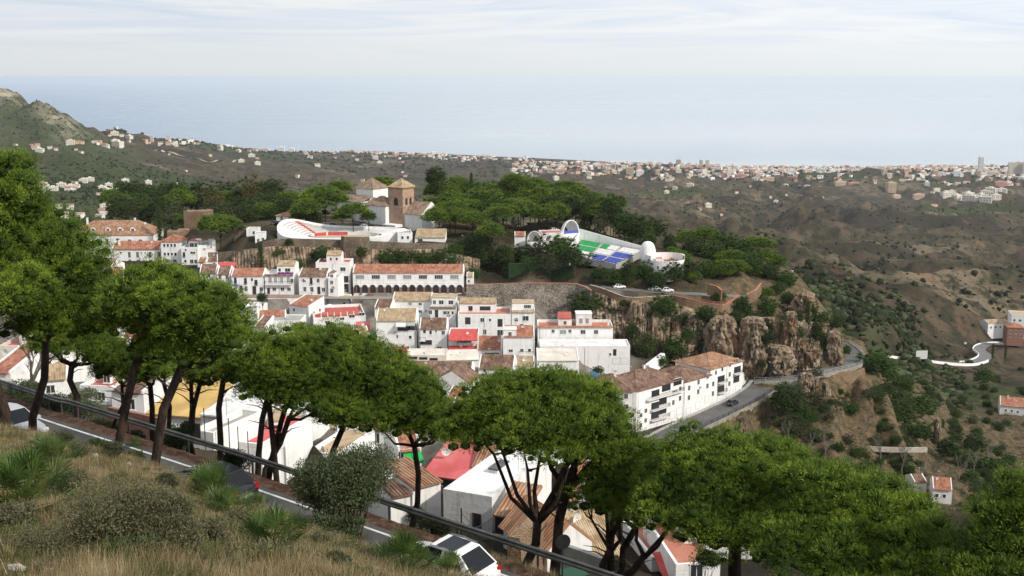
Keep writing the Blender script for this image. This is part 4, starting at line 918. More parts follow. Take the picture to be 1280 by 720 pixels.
D_, ZR = dist_to(RL, 16); addattr('litter', (1-ss(5, 10, D_+fbm(X/2, YY/2, 3, 8)*1.5))*(D_ < 1e8)*ss(-.6, .2, (X-(-.6))*.55+(YY-42.3)*.83))
tag(link('terrain', terr), kind='structure')
# sea: one disc to the horizon, lying at sea level
def sea_mat():
    m = bpy.data.materials.new('sea_water'); m.use_nodes = True; nt = m.node_tree; N = nt.nodes; L = nt.links
    b = N['Principled BSDF']; b.inputs['Base Color'].default_value = (.10, .2, .3, 1); b.inputs['Roughness'].default_value = .22; b.inputs['IOR'].default_value = 1.333
    b.inputs['Specular IOR Level'].default_value = .5
    g = N.new('ShaderNodeNewGeometry'); mp = N.new('ShaderNodeMapping'); mp.inputs['Scale'].default_value = (.00005, .00035, 1); L.new(g.outputs['Position'], mp.inputs[0])
    n = N.new('ShaderNodeTexNoise'); n.inputs['Scale'].default_value = 1; n.inputs['Detail'].default_value = 5; n.inputs['Distortion'].default_value = .6; L.new(mp.outputs[0], n.inputs[0])
    r = N.new('ShaderNodeMapRange'); r.inputs[1].default_value = .35; r.inputs[2].default_value = .65; r.inputs[3].default_value = .02; r.inputs[4].default_value = .10; L.new(n.outputs['Fac'], r.inputs[0])
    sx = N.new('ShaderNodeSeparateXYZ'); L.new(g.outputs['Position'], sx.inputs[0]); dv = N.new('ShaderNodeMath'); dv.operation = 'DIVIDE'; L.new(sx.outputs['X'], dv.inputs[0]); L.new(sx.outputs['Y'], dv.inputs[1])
    # wind-roughened water to the left, calm silvery water to the right
    wv = N.new('ShaderNodeMapRange'); wv.inputs[1].default_value = -.45; wv.inputs[2].default_value = .15; wv.inputs[3].default_value = .26; wv.inputs[4].default_value = .0; L.new(dv.outputs[0], wv.inputs[0])
    su = N.new('ShaderNodeMath'); su.operation = 'ADD'; L.new(r.outputs[0], su.inputs[0]); L.new(wv.outputs[0], su.inputs[1]); L.new(su.outputs[0], b.inputs['Roughness'])
    n2 = N.new('ShaderNodeTexNoise'); n2.inputs['Scale'].default_value = .03; n2.inputs['Detail'].default_value = 6; L.new(g.outputs['Position'], n2.inputs[0])
    bp = N.new('ShaderNodeBump'); bp.inputs['Strength'].default_value = .02; bp.inputs['Distance'].default_value = 3; L.new(n2.outputs['Fac'], bp.inputs['Height']); L.new(bp.outputs[0], b.inputs['Normal'])
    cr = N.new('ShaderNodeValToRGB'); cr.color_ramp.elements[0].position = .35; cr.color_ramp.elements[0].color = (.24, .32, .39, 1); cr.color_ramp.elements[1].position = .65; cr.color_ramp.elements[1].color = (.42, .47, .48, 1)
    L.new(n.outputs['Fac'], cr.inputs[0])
    # base colour bluer to the left; silvery sheen painted in pale to the right
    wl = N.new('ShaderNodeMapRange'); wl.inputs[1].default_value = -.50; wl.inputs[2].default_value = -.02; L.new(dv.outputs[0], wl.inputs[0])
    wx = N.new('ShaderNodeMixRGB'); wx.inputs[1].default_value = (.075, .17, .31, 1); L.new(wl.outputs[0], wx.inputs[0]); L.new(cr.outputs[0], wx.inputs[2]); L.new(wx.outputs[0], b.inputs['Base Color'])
    return m
sm = MB(); ys = [4000]+[5000*1.25**i for i in range(13)]+[110000]
for a, b_ in zip(ys[:-1], ys[1:]):
    for k in range(12):
        x0, x1 = -1.15+2.3*k/12, -1.15+2.3*(k+1)/12
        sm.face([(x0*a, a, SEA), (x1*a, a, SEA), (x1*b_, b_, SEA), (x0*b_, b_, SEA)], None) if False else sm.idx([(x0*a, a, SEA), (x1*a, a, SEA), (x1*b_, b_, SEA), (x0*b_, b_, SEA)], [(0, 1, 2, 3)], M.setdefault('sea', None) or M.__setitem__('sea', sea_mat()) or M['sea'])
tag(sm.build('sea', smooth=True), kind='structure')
# ============================================================ roads, walls, rocks, church, bullring, auditorium
def rubble_mat(name, c1, c2, c3, sc, mortar=(.12,.10,.08), rand=1):
    m = bpy.data.materials.new(name); m.use_nodes = True; nt = m.node_tree; N = nt.nodes; L = nt.links
    b = N['Principled BSDF']; b.inputs['Roughness'].default_value = .95; b.inputs['Specular IOR Level'].default_value = .1
    tc = N.new('ShaderNodeTexCoord'); mp = N.new('ShaderNodeMapping'); mp.inputs['Scale'].default_value = (sc, sc, sc*1.3); L.new(tc.outputs['Object'], mp.inputs[0])
    v = N.new('ShaderNodeTexVoronoi'); v.inputs['Randomness'].default_value = rand; L.new(mp.outputs[0], v.inputs['Vector'])
    s = N.new('ShaderNodeSeparateColor'); L.new(v.outputs['Color'], s.inputs[0])
    n = N.new('ShaderNodeTexNoise'); n.inputs['Scale'].default_value = .25; n.inputs['Detail'].default_value = 6; L.new(tc.outputs['Object'], n.inputs[0])
    ad = N.new('ShaderNodeMath'); ad.operation = 'MULTIPLY_ADD'; ad.inputs[1].default_value = .55; L.new(s.outputs[0], ad.inputs[0]); 
    n2 = N.new('ShaderNodeMath'); n2.operation = 'SUBTRACT'; n2.inputs[1].default_value = .27; L.new(n.outputs['Fac'], n2.inputs[0]); L.new(n2.outputs[0], ad.inputs[2])
    r = N.new('ShaderNodeValToRGB'); e = r.color_ramp.elements; e[0].position = .2; e[0].color = (*c1, 1); e[1].position = .8; e[1].color = (*c3, 1); q = e.new(.5); q.color = (*c2, 1)
    L.new(ad.outputs[0], r.inputs[0])
    v2 = N.new('ShaderNodeTexVoronoi'); v2.feature = 'DISTANCE_TO_EDGE'; v2.inputs['Randomness'].default_value = rand; L.new(mp.outputs[0], v2.inputs['Vector'])
    r2 = N.new('ShaderNodeMapRange'); r2.inputs[1].default_value = .02; r2.inputs[2].default_value = .09; L.new(v2.outputs['Distance'], r2.inputs[0])
    mx = N.new('ShaderNodeMixRGB'); mx.inputs[1].default_value = (*mortar, 1); L.new(r2.outputs[0], mx.inputs[0]); L.new(r.outputs[0], mx.inputs[2]); L.new(mx.outputs[0], b.inputs['Base Color'])
    bp = N.new('ShaderNodeBump'); bp.inputs['Strength'].default_value = .9; bp.inputs['Distance'].default_value = .12; L.new(r2.outputs[0], bp.inputs['Height']); L.new(bp.outputs[0], b.inputs['Normal'])
    return m
M['rubble'] = rubble_mat('rubble_terrace_wall', (.10,.085,.07), (.30,.26,.21), (.56,.51,.44), .85, (.07,.06,.05))
M['rampart'] = rubble_mat('rampart_stone', (.11,.085,.06), (.22,.17,.12), (.36,.30,.22), .9)
M['retain'] = rubble_mat('retaining_stone', (.28,.25,.20), (.44,.40,.33), (.66,.62,.54), 1.0, (.30,.27,.22))
M['brickwall'] = rubble_mat('orange_stone', (.24,.15,.09), (.36,.24,.15), (.46,.33,.22), 1.6)
def rock_mat():
    m = bpy.data.materials.new('limestone_rock'); m.use_nodes = True; nt = m.node_tree; N = nt.nodes; L = nt.links
    b = N['Principled BSDF']; b.inputs['Roughness'].default_value = 1; b.inputs['Specular IOR Level'].default_value = .1
    g = N.new('ShaderNodeNewGeometry'); mp = N.new('ShaderNodeMapping'); mp.inputs['Scale'].default_value = (1, 1, .38); L.new(g.outputs['Position'], mp.inputs[0])
    def nz(sc, d=8, ro=.68):
        n = N.new('ShaderNodeTexNoise'); n.inputs['Scale'].default_value = sc; n.inputs['Detail'].default_value = d; n.inputs['Roughness'].default_value = ro; L.new(mp.outputs[0], n.inputs[0]); return n.outputs['Fac']
    r = N.new('ShaderNodeValToRGB'); e = r.color_ramp.elements; e[0].position = .36; e[0].color = (.045, .038, .032, 1); e[1].position = .66; e[1].color = (.42, .335, .235, 1); q = e.new(.47); q.color = (.20, .15, .105, 1)
    L.new(nz(.55), r.inputs[0])
    r2 = N.new('ShaderNodeValToRGB'); e = r2.color_ramp.elements; e[0].position = .35; e[0].color = (.22, .11, .06, 1); e[1].position = .7; e[1].color = (.40, .27, .17, 1); L.new(nz(.8), r2.inputs[0])
    k = N.new('ShaderNodeValToRGB'); k.color_ramp.elements[0].position = .53; k.color_ramp.elements[1].position = .68; L.new(nz(.14, 5), k.inputs[0])
    mx = N.new('ShaderNodeMixRGB'); L.new(k.outputs[0], mx.inputs[0]); L.new(r.outputs[0], mx.inputs[1]); L.new(r2.outputs[0], mx.inputs[2])
    k2 = N.new('ShaderNodeValToRGB'); k2.color_ramp.elements[0].position = .56; k2.color_ramp.elements[1].position = .62; L.new(nz(.33, 7), k2.inputs[0])
    mx2 = N.new('ShaderNodeMixRGB'); mx2.inputs[2].default_value = (.035, .05, .02, 1); L.new(k2.outputs[0], mx2.inputs[0]); L.new(mx.outputs[0], mx2.inputs[1])
    L.new(mx2.outputs[0], b.inputs['Base Color'])
    bp = N.new('ShaderNodeBump'); bp.inputs['Strength'].default_value = 1; bp.inputs['Distance'].default_value = .6; L.new(nz(.9), bp.inputs['Height']); L.new(bp.outputs[0], b.inputs['Normal'])
    return m
M['rock'] = rock_mat()
def ribbon(name, pts, off0, off1, m, dz=0.0, parent=None, thick=0.0):
    mb = MB(); P = []
    for i, p in enumerate(pts):
        t, s = road_frame(pts, i); P.append((p+s*off0+Vector((0, 0, dz)), p+s*off1+Vector((0, 0, dz))))
    for a, b in zip(P[:-1], P[1:]):
        mb.face([a[0], a[1], b[1], b[0]], m)
        if thick:
            d = Vector((0, 0, -thick))
            mb.face([a[0], b[0], b[0]+d, a[0]+d], m); mb.face([a[1]+d, b[1]+d, b[1], a[1]], m)
    return mb.build(name, parent)
M['asphaltmid'] = mat('grey_asphalt', (.085,.083,.08), (.135,.13,.125), .3, .9, .2, 6)
tag(ribbon('hillside_road', RL, -.35, 6.0, M['asphalt'], .0), kind='structure')
ep = ribbon('road_marking', RL, -.02, .12, M['paint'], .006); tag(ep, kind='structure')
tag(ribbon('road_marking', RL, 5.7, 5.84, M['paint'], .006), kind='structure')
tag(ribbon('bend_road', BEND, -3.6, 3.6, M['asphaltmid'], .0), kind='structure')
tag(ribbon('bend_pavement', BEND, -4.6, -3.6, M['concrete'], .14, thick=.3), kind='structure')
tag(ribbon('promenade_road', PROM, -2.6, 2.6, M['asphaltmid'], .05), kind='structure')
tag(ribbon('valley_road', VROAD, -4, 4, M['asphaltpale'], .25), kind='structure')
tag(ribbon('upper_street', street, -2.6, 2.6, M['paving'], .02), kind='structure')
tag(ribbon('plateau_road', plat_road, -2.6, 2.6, M['asphaltpale'], .02), kind='structure')
# guard rail of the near road: steel W beam on posts
gr = empty('guard_rail', RL[40], 0, 'long galvanised steel crash barrier along the near road', 'guard rail'); o0 = Vector(RL[40])
prof = [(0, .78), (.05, .75), (.075, .70), (.05, .65), (0, .62), (.0, .60), (.05, .57), (.075, .52), (.05, .47), (0, .44)]
bm_ = MB(); vs = []; gp = []
for i, p in enumerate(RL):
    t, s = road_frame(RL, i); c = p-s*1.75; c.z = p.z-.12; gp.append((c-o0, s))
    vs += [c-o0+s*a+Vector((0, 0, z)) for a, z in prof]
k = len(prof); bm_.idx(vs, [(i*k+j, i*k+j+1, (i+1)*k+j+1, (i+1)*k+j) for i in range(len(RL)-1) for j in range(k-1)], M['galv'])
bm_.build('beam', gr, smooth=True)
for i in range(0, len(gp), 4):
    c, s = gp[i]; 
    if not (-42 < (c+o0).x < 14): continue
    pb = MB(); a = -s*.07
    pb.box(-.05, .05, -.03, .03, -.9, .76, M['galv']); pb.box(-.05, .05, .03, .11, .5, .7, M['galv'])
    link('post', pb.mesh('post'), gr, c+a, math.atan2(-s.y, -s.x)-math.pi/2+math.pi)
# ---------------------------------------------------------------- walls following lines
def wall_line(label, pts, top, bot, m, th=.5, name='retaining_wall', cat='wall', off=0, rail=None, step=3, coping=None):
    """pts: world points at wall top line base; top/bot heights relative"""
    P = resample(pts, step); o = Vector(P[0]); root = empty(name, o, 0, label, cat); mb = MB()
    fr = []
    for i, p in enumerate(P):
        t, s = road_frame(P, i); q = p-o+s*off; fr.append((q, s))
    n = len(fr); vs = []
    for i, (q, s) in enumerate(fr):
        tt = top(i/(n-1)) if callable(top) else top; bb = bot(i/(n-1)) if callable(bot) else bot
        vs += [q+Vector((0, 0, tt)), q+s*th+Vector((0, 0, tt)), q+s*th*1.6+Vector((0, 0, bb)), q+Vector((0, 0, bb))]
    fs = [(i*4+j, (i+1)*4+j, (i+1)*4+(j+1) % 4, i*4+(j+1) % 4) for i in range(n-1) for j in range(4)]+[(0, 1, 2, 3), ((n-1)*4+3, (n-1)*4+2, (n-1)*4+1, (n-1)*4)]
    mb.idx(vs, fs, m); mb.build('wall', root)
    if coping:
        cb = MB(); vs = []
        for i, (q, s) in enumerate(fr):
            tt = top(i/(n-1)) if callable(top) else top
            vs += [q-s*.06+Vector((0, 0, tt+.003)), q-s*.06+Vector((0, 0, tt+.13)), q+s*(th+.06)+Vector((0, 0, tt+.13)), q+s*(th+.06)+Vector((0, 0, tt+.003))]
        cb.idx(vs, [(i*4+j, (i+1)*4+j, (i+1)*4+(j+1) % 4, i*4+(j+1) % 4) for i in range(n-1) for j in range(4)], coping); cb.build('coping', root)
    if rail:
        rb = MB(); h = rail[1]
        for i, (q, s) in enumerate(fr):
            tt = (top(i/(n-1)) if callable(top) else top); c = q+s*th*.5+Vector((0, 0, tt))
            rb.box(c.x-.05, c.x+.05, c.y-.05, c.y+.05, c.z, c.z+h, rail[0])
        for z in (h, h*.55, h*.15): rb.tube([q+s*th*.5+Vector((0, 0, (top(i/(n-1)) if callable(top) else top)+z)) for i, (q, s) in enumerate(fr)], .045, rail[0], 5)
        rb.build('railing', root)
    return root
wall_line('pale stone retaining wall below the bend with dark railing', BEND, .25, lambda t: -3-5*min(1, t*1.4), M['retain'], .5, off=3.6, rail=(M['iron'], 1.0), step=2)
wall_line('low stone wall with metal railing along the road under the rocks', PROM[:-1], .3, lambda t: -2.2, M['retain'], .4, off=2.6, rail=(M['galvp'], 1.1), step=2)
wall_line('orange stone bastion under the railed road end right of the rocks', [pix(1040, 466, 306), pix(1062, 463, 308), pix(1077, 461, 314), pix(1077, 452, 330)], -.1, -5.2, M['brickwall'], .7, step=1.5)
wall_line('white parapet wall on the outer side of the distant valley road', VROAD[:26], 1.1, -2, M['white'], .4, off=4, name='parapet_wall', step=6)
wall_line('white parapet wall on the inner side of the valley road hairpin', [p+Vector((0, 0, 0)) for p in VROAD[20:]], 1.0, -1, M['white'], .4, off=-4.4, name='parapet_wall', step=6)
wall_line('mottled rubble terrace wall above the middle houses', [pix(583, 358, 327.5), pix(615, 357, 327.5), pix(650, 356, 327.5), pix(690, 356, 327.5), pix(722, 357, 327), pix(740, 365, 322)], .5, -12, M['rubble'], .5, name='terrace_wall', step=3, coping=M['terra'])
wall_line('white retaining wall under the upper street', [pix(296, 372.5, 315), pix(335, 372.5, 314.5), pix(374, 372.5, 314)], .1, -4, M['white'], .4, off=0, name='street_wall', coping=M['terra'])
wall_line('brown rampart wall under the bullring', [pix(330, 303, 353), pix(345, 299.5, 351), pix(400, 300, 350), pix(432, 301, 350)], .3, -4.2, M['rampart'], .8, name='rampart_wall')
wall_line('projecting rampart bastion in the middle of the plateau edge', [pix(430, 296, 349), pix(432, 297, 346), pix(456, 297, 346), pix(458, 297, 349)], .3, -5.0, M['rampart'], .8, name='rampart_wall', step=1.5)
wall_line('brown rampart wall right of the bastion below the bullring', [pix(456, 302, 349.5), pix(490, 303.5, 349), pix(525, 305, 349), pix(560, 306, 349)], .3, -4.5, M['rampart'], .8, name='rampart_wall')
wall_line('lower curved rampart wall left of the cliff', [pix(268, 318, 364), pix(290, 316, 361), pix(315, 313, 358), pix(340, 312, 354)], .6, -7, M['rampart'], .8, name='rampart_wall')
wall_line('terracotta-topped park wall above the rocks', [pix(838, 371, 326), pix(858, 376, 323), pix(880, 381, 321), pix(902, 384, 320), pix(912, 380, 323), pix(922, 373, 328)], .7, -2.5, M['brickwall'], .4, name='park_wall', rail=(M['terra'], .8), step=2, coping=M['terra'])
wall_line('curving terracotta footpath wall left of the tallest rock pillars', [pix(886, 360, 334), pix(897, 363, 331), pix(903, 368, 328)], 1.2, -2, M['brickwall'], .4, name='park_wall', step=2, coping=M['terra'])
wall_line('short terracotta wall climbing to the wooded viewpoint', [pix(932, 372, 330), pix(944, 366, 334), pix(950, 358, 339)], 1.0, -2, M['brickwall'], .4, name='park_wall', step=2, coping=M['terra'])
wall_line('pale plaza edge wall curving above the left cliff', [pix(738, 358, 331), pix(758, 364, 327), pix(775, 371, 324), pix(792, 374, 323), pix(838, 371, 326)], .5, -2, M['brickwall'], .4, name='plaza_wall', step=2, coping=M['lightstone'])
wall_line('white slanting stair wall in the bushes left of the apartment block', [pix(806, 462, 296), pix(815, 455, 300), pix(826, 447, 304)], 1.4, -1.5, M['white'], 1.2, name='stair_wall', step=2)
wall_line('low pale wall on the right hillside terrace', [pix(1048, 555, 285), pix(1080, 559, 285), pix(1115, 561, 285), pix(1158, 561, 287)], .5, -.8, M['retain'], .4, name='terrace_wall', step=3)
wall_line('brick garden wall seen beyond the metal rail at left', [pix(140, 531, 84), pix(175, 539, 82), pix(212, 548, 80)], 1.5, -2, M['brick'], .3, name='garden_wall', step=1.5)
wall_line('mossy concrete garden wall behind the round sign', [pix(706, 703, 56), pix(730, 712, 54), pix(760, 724, 52)], 1.1, -2, M['concrete'], .3, name='garden_wall', step=1.5)
wall_line('stone-faced stair wall right of the low grey-shaded house', [pix(634, 694, 62), pix(650, 680, 64), pix(664, 664, 67)], 1.2, -4, M['brickwall'], .8, name='stair_wall', step=1)
hd = wall_line('dark green netted hedge fence above the rubble wall', [pix(636, 345, 347), pix(680, 347, 346), pix(716, 349, 345)], 4.2, -1.5, M['hedge'], .6, name='hedge', cat='hedge', step=3)
# ---------------------------------------------------------------- rock
def cliff(label, bottom, top, amp=1.5, m='rock', name='cliff', seed=1, nu=None, nv=48, cat='cliff'):
    B = resample(bottom, 1.0); T = resample(top, 1.0); nu = nu or max(20, int((B[0]-B[-1]).length*3.2))
    Bs = [B[int(i*(len(B)-1)/(nu-1))] for i in range(nu)]; Ts = [T[int(i*(len(T)-1)/(nu-1))] for i in range(nu)]
    vv = np.zeros((nv, nu, 3))
    for i in range(nu):
        b, t = Bs[i], Ts[i]
        for j in range(nv):
            k_ = j/(nv-1); e = min(1, k_*1.15); 
            p = b.lerp(t, k_); q = Vector((b.x+(t.x-b.x)*k_**2.2, b.y+(t.y-b.y)*k_**2.2, p.z)); vv[j, i] = q
    u = np.cumsum(np.r_[0, np.hypot(np.diff(vv[0, :, 0]), np.diff(vv[0, :, 1]))])[None, :].repeat(nv, 0); z = vv[:, :, 2]
    crack = np.clip(1-np.abs(pn(u/3.1+fbm(u/5, z/5, 2, seed+2)*.5, z/14, seed+3))*7, 0, 1); ledge = np.clip(1-np.abs(pn(u/15, z/1.7+fbm(u/6, z/6, 2, seed+7)*.6, seed+4))*6, 0, 1); d = (ridged(u/7, z/18, 4, seed)-1.0)*amp*1.1+fbm(u/2.2, z/3.5, 5, seed+5)*amp*.5-(crack*amp*.8+ledge*amp*.3)*(m == 'rock')
    edge = np.minimum(1, np.minimum(np.arange(nv), nv-1-np.arange(nv))/3.0)[:, None]
    nx = -np.gradient(vv[0, :, 1]); ny = np.gradient(vv[0, :, 0]); l = np.hypot(nx, ny)+1e-6
    vv[:, :, 0] -= nx/l*d*edge; vv[:, :, 1] -= ny/l*d*edge
    vv[:, :, 2] += fbm(u/3, z/3, 3, seed+9)*.4*edge
    back = vv[-1].copy(); back[:, 1] += 3; back[:, 2] -= 2.0
    vv = np.concatenate([vv, back[None]], 0); nv += 1
    I_ = np.arange(nv*nu).reshape(nv, nu); fq = np.stack([I_[:-1, :-1], I_[:-1, 1:], I_[1:, 1:], I_[1:, :-1]], -1).reshape(-1, 4)
    o = link(name, np_mesh(name, vv.reshape(-1, 3), fq, [M[m]], True)); return tag(o, label, cat)
cliff('tan eroded cliff face below the rampart', [pix(290, 346, 342), pix(340, 350, 340), pix(395, 352, 339), pix(440, 352, 339), pix(475, 348, 340)], [pix(290, 316, 352), pix(340, 308, 349), pix(395, 309, 348), pix(440, 310, 347), pix(475, 312, 347)], 1.3, 'rockt' if 'rockt' in M else 'rock', seed=3)
cliff('rust-red cliff band above the arcaded building', [pix(470, 346, 340), pix(500, 345, 341), pix(545, 345, 341), pix(600, 345, 341)], [pix(470, 312, 348), pix(500, 312, 348), pix(545, 312, 348), pix(600, 324, 347)], 1.2, 'rock', seed=8)
cliff('pale grey and tan cliff right of the rubble terrace wall', [pix(716, 412, 314), pix(745, 414, 314), pix(770, 428, 312), pix(805, 446, 308)], [pix(722, 361, 332), pix(748, 366, 328), pix(772, 374, 324.5), pix(806, 377, 323.5)], 1.8, seed=13)
cliff('bush-grown cliff with orange streaks in the middle of the rock wall', [pix(800, 447, 308), pix(835, 452, 308), pix(870, 446, 310), pix(900, 452, 308)], [pix(800, 378, 323), pix(835, 376, 324), pix(870, 387, 321), pix(905, 390, 320)], 2.2, seed=18)
cliff('orange cliff wall left of the broad pale boulder', [pix(868, 446, 309), pix(890, 450, 308), pix(930, 460, 306)], [pix(870, 398, 318), pix(890, 392, 319), pix(930, 398, 318)], 2.2, seed=23)
cliff('dark cliff behind the rock pillars', [pix(925, 462, 307), pix(960, 464, 308), pix(1000, 464, 309), pix(1036, 458, 314)], [pix(925, 400, 320), pix(960, 396, 321), pix(1000, 398, 322), pix(1036, 410, 324)], 2.5, seed=28)
def boulder(label, px, pyb, pyt, wpx, D, seed, lean=0, depth=None, name='rock', cat='rock', m='rock'):
    b = pix(px, pyb, D); t = pix(px, pyt, D); h = (t.z-b.z); r = wpx/2/F*D; dp = depth or r*.9
    nu, nv = 110, 80; th = np.linspace(0, 2*np.pi, nu, endpoint=False)[None, :].repeat(nv, 0); ph = np.linspace(-.5*np.pi, .5*np.pi, nv)[:, None].repeat(nu, 1)
    cz = np.sign(np.sin(ph))*np.abs(np.sin(ph))**.8; cr = np.abs(np.cos(ph))**.42
    x = np.cos(th)*cr; y = np.sin(th)*cr
    n3 = lambda s, sd: fbm(x*s+3+cz*.4*s, y*s+cz*s*.7*(h/r*.5), 4, seed+sd)
    sq_ = np.minimum(1, (th/.5)*((2*np.pi-th)/.5)); cr2 = cr*(1+.20*n3(1.3, 0)+.10*n3(4, 3)+.05*n3(9, 5)+.17*sq_*(ridged(th*1.3, cz*1.0, 4, seed+6)-1))
    cr2 = cr2-.16*np.clip(1-np.abs(pn(th*1.9+seed, cz*1.1+n3(1, 2)*.3, seed))*7, 0, 1)*sq_*cr-.07*np.clip(1-np.abs(pn(th*.8, cz*4+seed, seed+3))*6, 0, 1)*cr
    x = np.cos(th)*cr2*r*(1-.12*cz)+lean*(cz+1)*.5*h; y = np.sin(th)*cr2*dp*(1-.1*cz); z = (cz*.5+.5)*(h+1.5)-1.5+n3(2, 9)*.3*(cz > -.9)
    V_ = np.stack([x, y, z], -1).reshape(-1, 3); I_ = np.arange(nv*nu).reshape(nv, nu); J = np.roll(I_, -1, 1)
    fq = np.stack([I_[:-1], J[:-1], J[1:], I_[1:]], -1).reshape(-1, 4)
    o = link(name, np_mesh(name, V_, fq, [M[m]], True), None, b+Vector((0, dp*.3, 0))); return tag(o, label, cat)
boulder('broad pale limestone boulder standing beside the road bend', 941, 465, 398, 38, 305, 1, depth=5)
boulder('tall slim limestone pillar, the tallest of the group', 987, 446, 391, 24, 312, 2, depth=3.5)
boulder('leaning buttress of orange rock left of the slim pillar', 968, 446, 402, 22, 314, 3, .04)
boulder('squat brown boulder at the roadside with red scar', 974, 467, 434, 38, 304, 4, depth=4)
boulder('pale upright rock at the right end of the road curve', 1041, 458, 415, 22, 315, 5, depth=3.5)
boulder('wide orange-faced rock wall between bushes and pale boulder', 903, 459, 396, 46, 308, 6, depth=5)
boulder('rounded rock above the slim pillar in the trees', 1006, 402, 366, 30, 330, 7, depth=5)
boulder('grey rock knob among bushes on the cliff', 872, 428, 396, 34, 313, 8, depth=5)
boulder('narrow grey rock rib beside the pale plaza edge', 793, 430, 376, 20, 316, 9, depth=4)
boulder('rough rock spur below the railed road', 1008, 488, 467, 22, 292, 10, depth=3)
boulder('small white-grey boulder in the brown slope below the bend', 926, 534, 522, 14, 272, 11)
boulder('flat-topped stone ruin stump on the right hillside', 1172, 546, 524, 9, 330, 12)
boulder('tan rock outcrop on the terraced right hillside', 1040, 520, 478, 12, 292, 14, lean=-.25)
# fort ruin and little tower
def block(label, px0, px1, yb, yt, D, yaw, dep, m, name, cat, jag=.5, seed=1):
    C0 = pix((px0+px1)/2, yb, D); h = pix((px0+px1)/2, yt, D).z-C0.z; w = (px1-px0)/F*D; y = R(yaw)
    rs = random.Random(seed); mb = MB(); n = 7; per = [(-w/2+w*i/n, 0) for i in range(n)]+[(w/2, dep*i/n) for i in range(n)]+[(w/2-w*i/n, dep) for i in range(n)]+[(-w/2, dep-dep*i/n) for i in range(n)]
    k = len(per); vs = [(a, b, -4) for a, b in per]+[(a*.97, b*.97+.1, h+rs.uniform(-jag, jag)) for a, b in per]+[(0, dep/2, h-.4)]
    mb.idx(vs, [(i, (i+1) % k, k+(i+1) % k, k+i) for i in range(k)]+[(k+i, k+(i+1) % k, 2*k) for i in range(k)], m)
    o = mb.build(name, None, C0, y); return tag(o, label, cat)
block('square ruined fort tower of brown stone among the trees', 228, 257, 292, 264.5, 402, -18, 7, M['brickwall'], 'ruined_tower', 'tower', .3, 2)
block('brown stone rampart block left of the small white huts', 292, 318, 305, 286, 372, -8, 6, M['rampart'], 'rampart_block', 'rampart', .2, 3)
block('small stepped brown stone pillar next to the fort tower', 209, 236, 302, 289, 392, 5, 5, M['brickwall'], 'ruined_wall', 'ruin', .5, 4)
house('white cube hut with dark square opening on the rampart', 308, 323, 296, 285.5, 368, 0, 4, 'flat', par=.2, wins=[(318, 291, 1.1, 1.1)], anc=False)
house('small white gatehouse stepping down the rampart left of the bullring', 319, 333, 306, 291, 360, 10, 4, 'flat', par=.2, wins=[(323, 301, .9, 1.4), (329, 299, .9, 1.0)], anc=False)
house('terracotta-roofed pavilion behind the left bullring stand', 345, 372, 275, 270.5, 400, -10, 8, 'hip', 'tile', rh=1.6, anc=False, wins=[(352, 273), (362, 273)])
# ---------------------------------------------------------------- church
O = pix(504, 286, 392); yaw = R(-35); ch = empty('church', O, yaw, 'white church with square brick bell tower under a pyramid roof', 'church')
def cb(name, x0, x1, y0, y1, z0, z1, m, parent=ch):
    mb = MB(); mb.box(x0, x1, y0, y1, z0, z1, m); return mb.build(name, parent)
TW = 6.2; TH = 14.0
tower = cb('bell_tower', -TW, 0, 0, TW, -3, TH, M['towerbrick'])
for z in (3.6, 7.4, 10.9):
    t = MB(); e_ = .12
    t.box(-TW-e_, e_, -e_, -.002, z, z+.3, M['lightstone'] if z == 7.4 else M['towerbrick']); t.box(.002, e_, -e_+.0, TW+e_, z+.001, z+.301, M['towerbrick']); t.build('string_course', tower)
t = MB(); t.box(-TW-.3, .3, -.3, TW+.3, TH+.002, TH+.35, M['brick']); t.build('cornice', tower)
t = MB(); roof_mesh(t, -TW, 0, 0, TW, TH+.36, 'hip', 2.9, M['tileb'], False, .35); t.build('roof', tower)
def arch_on(parent, x, z, w_, h_, side, y=0):
    mb = MB(); n = 8; pts = [(-w_/2, 0), (w_/2, 0)]+[(w_/2*math.cos(math.pi*i/n), h_-w_/2+w_/2*math.sin(math.pi*i/n)) for i in range(n+1)]
    pts = pts[:1]+pts[1:]
    mb.face([(a, -.02, b) for a, b in pts], M['glass'])
    r_ = [( (w_/2+.18)*math.cos(math.pi*i/n), h_-w_/2+(w_/2+.18)*math.sin(math.pi*i/n)) for i in range(n+1)]; q_ = [(w_/2*math.cos(math.pi*i/n), h_-w_/2+w_/2*math.sin(math.pi*i/n)) for i in range(n+1)]
    for i in range(n):
        a, b, c_, d_ = r_[i], r_[i+1], q_[i+1], q_[i]; mb.idx([(p[0], -.1, p[1]) for p in (a, b, c_, d_)]+[(p[0], 0, p[1]) for p in (a, b, c_, d_)], [(0, 1, 2, 3), (0, 4, 5, 1), (3, 2, 6, 7)], M['towerbrick'])
    link('belfry_window', mb.mesh('belfry_window'), parent, (x, y, z) if side == 0 else (.0, x, z), 0 if side == 0 else math.pi/2)
arch_on(tower, -TW/2, 8.1, 1.9, 3.6-.9, 0); arch_on(tower, TW*.32, 8.3, 1.2, 2.4, 1); arch_on(tower, TW*.68, 8.3, 1.2, 2.4, 1)
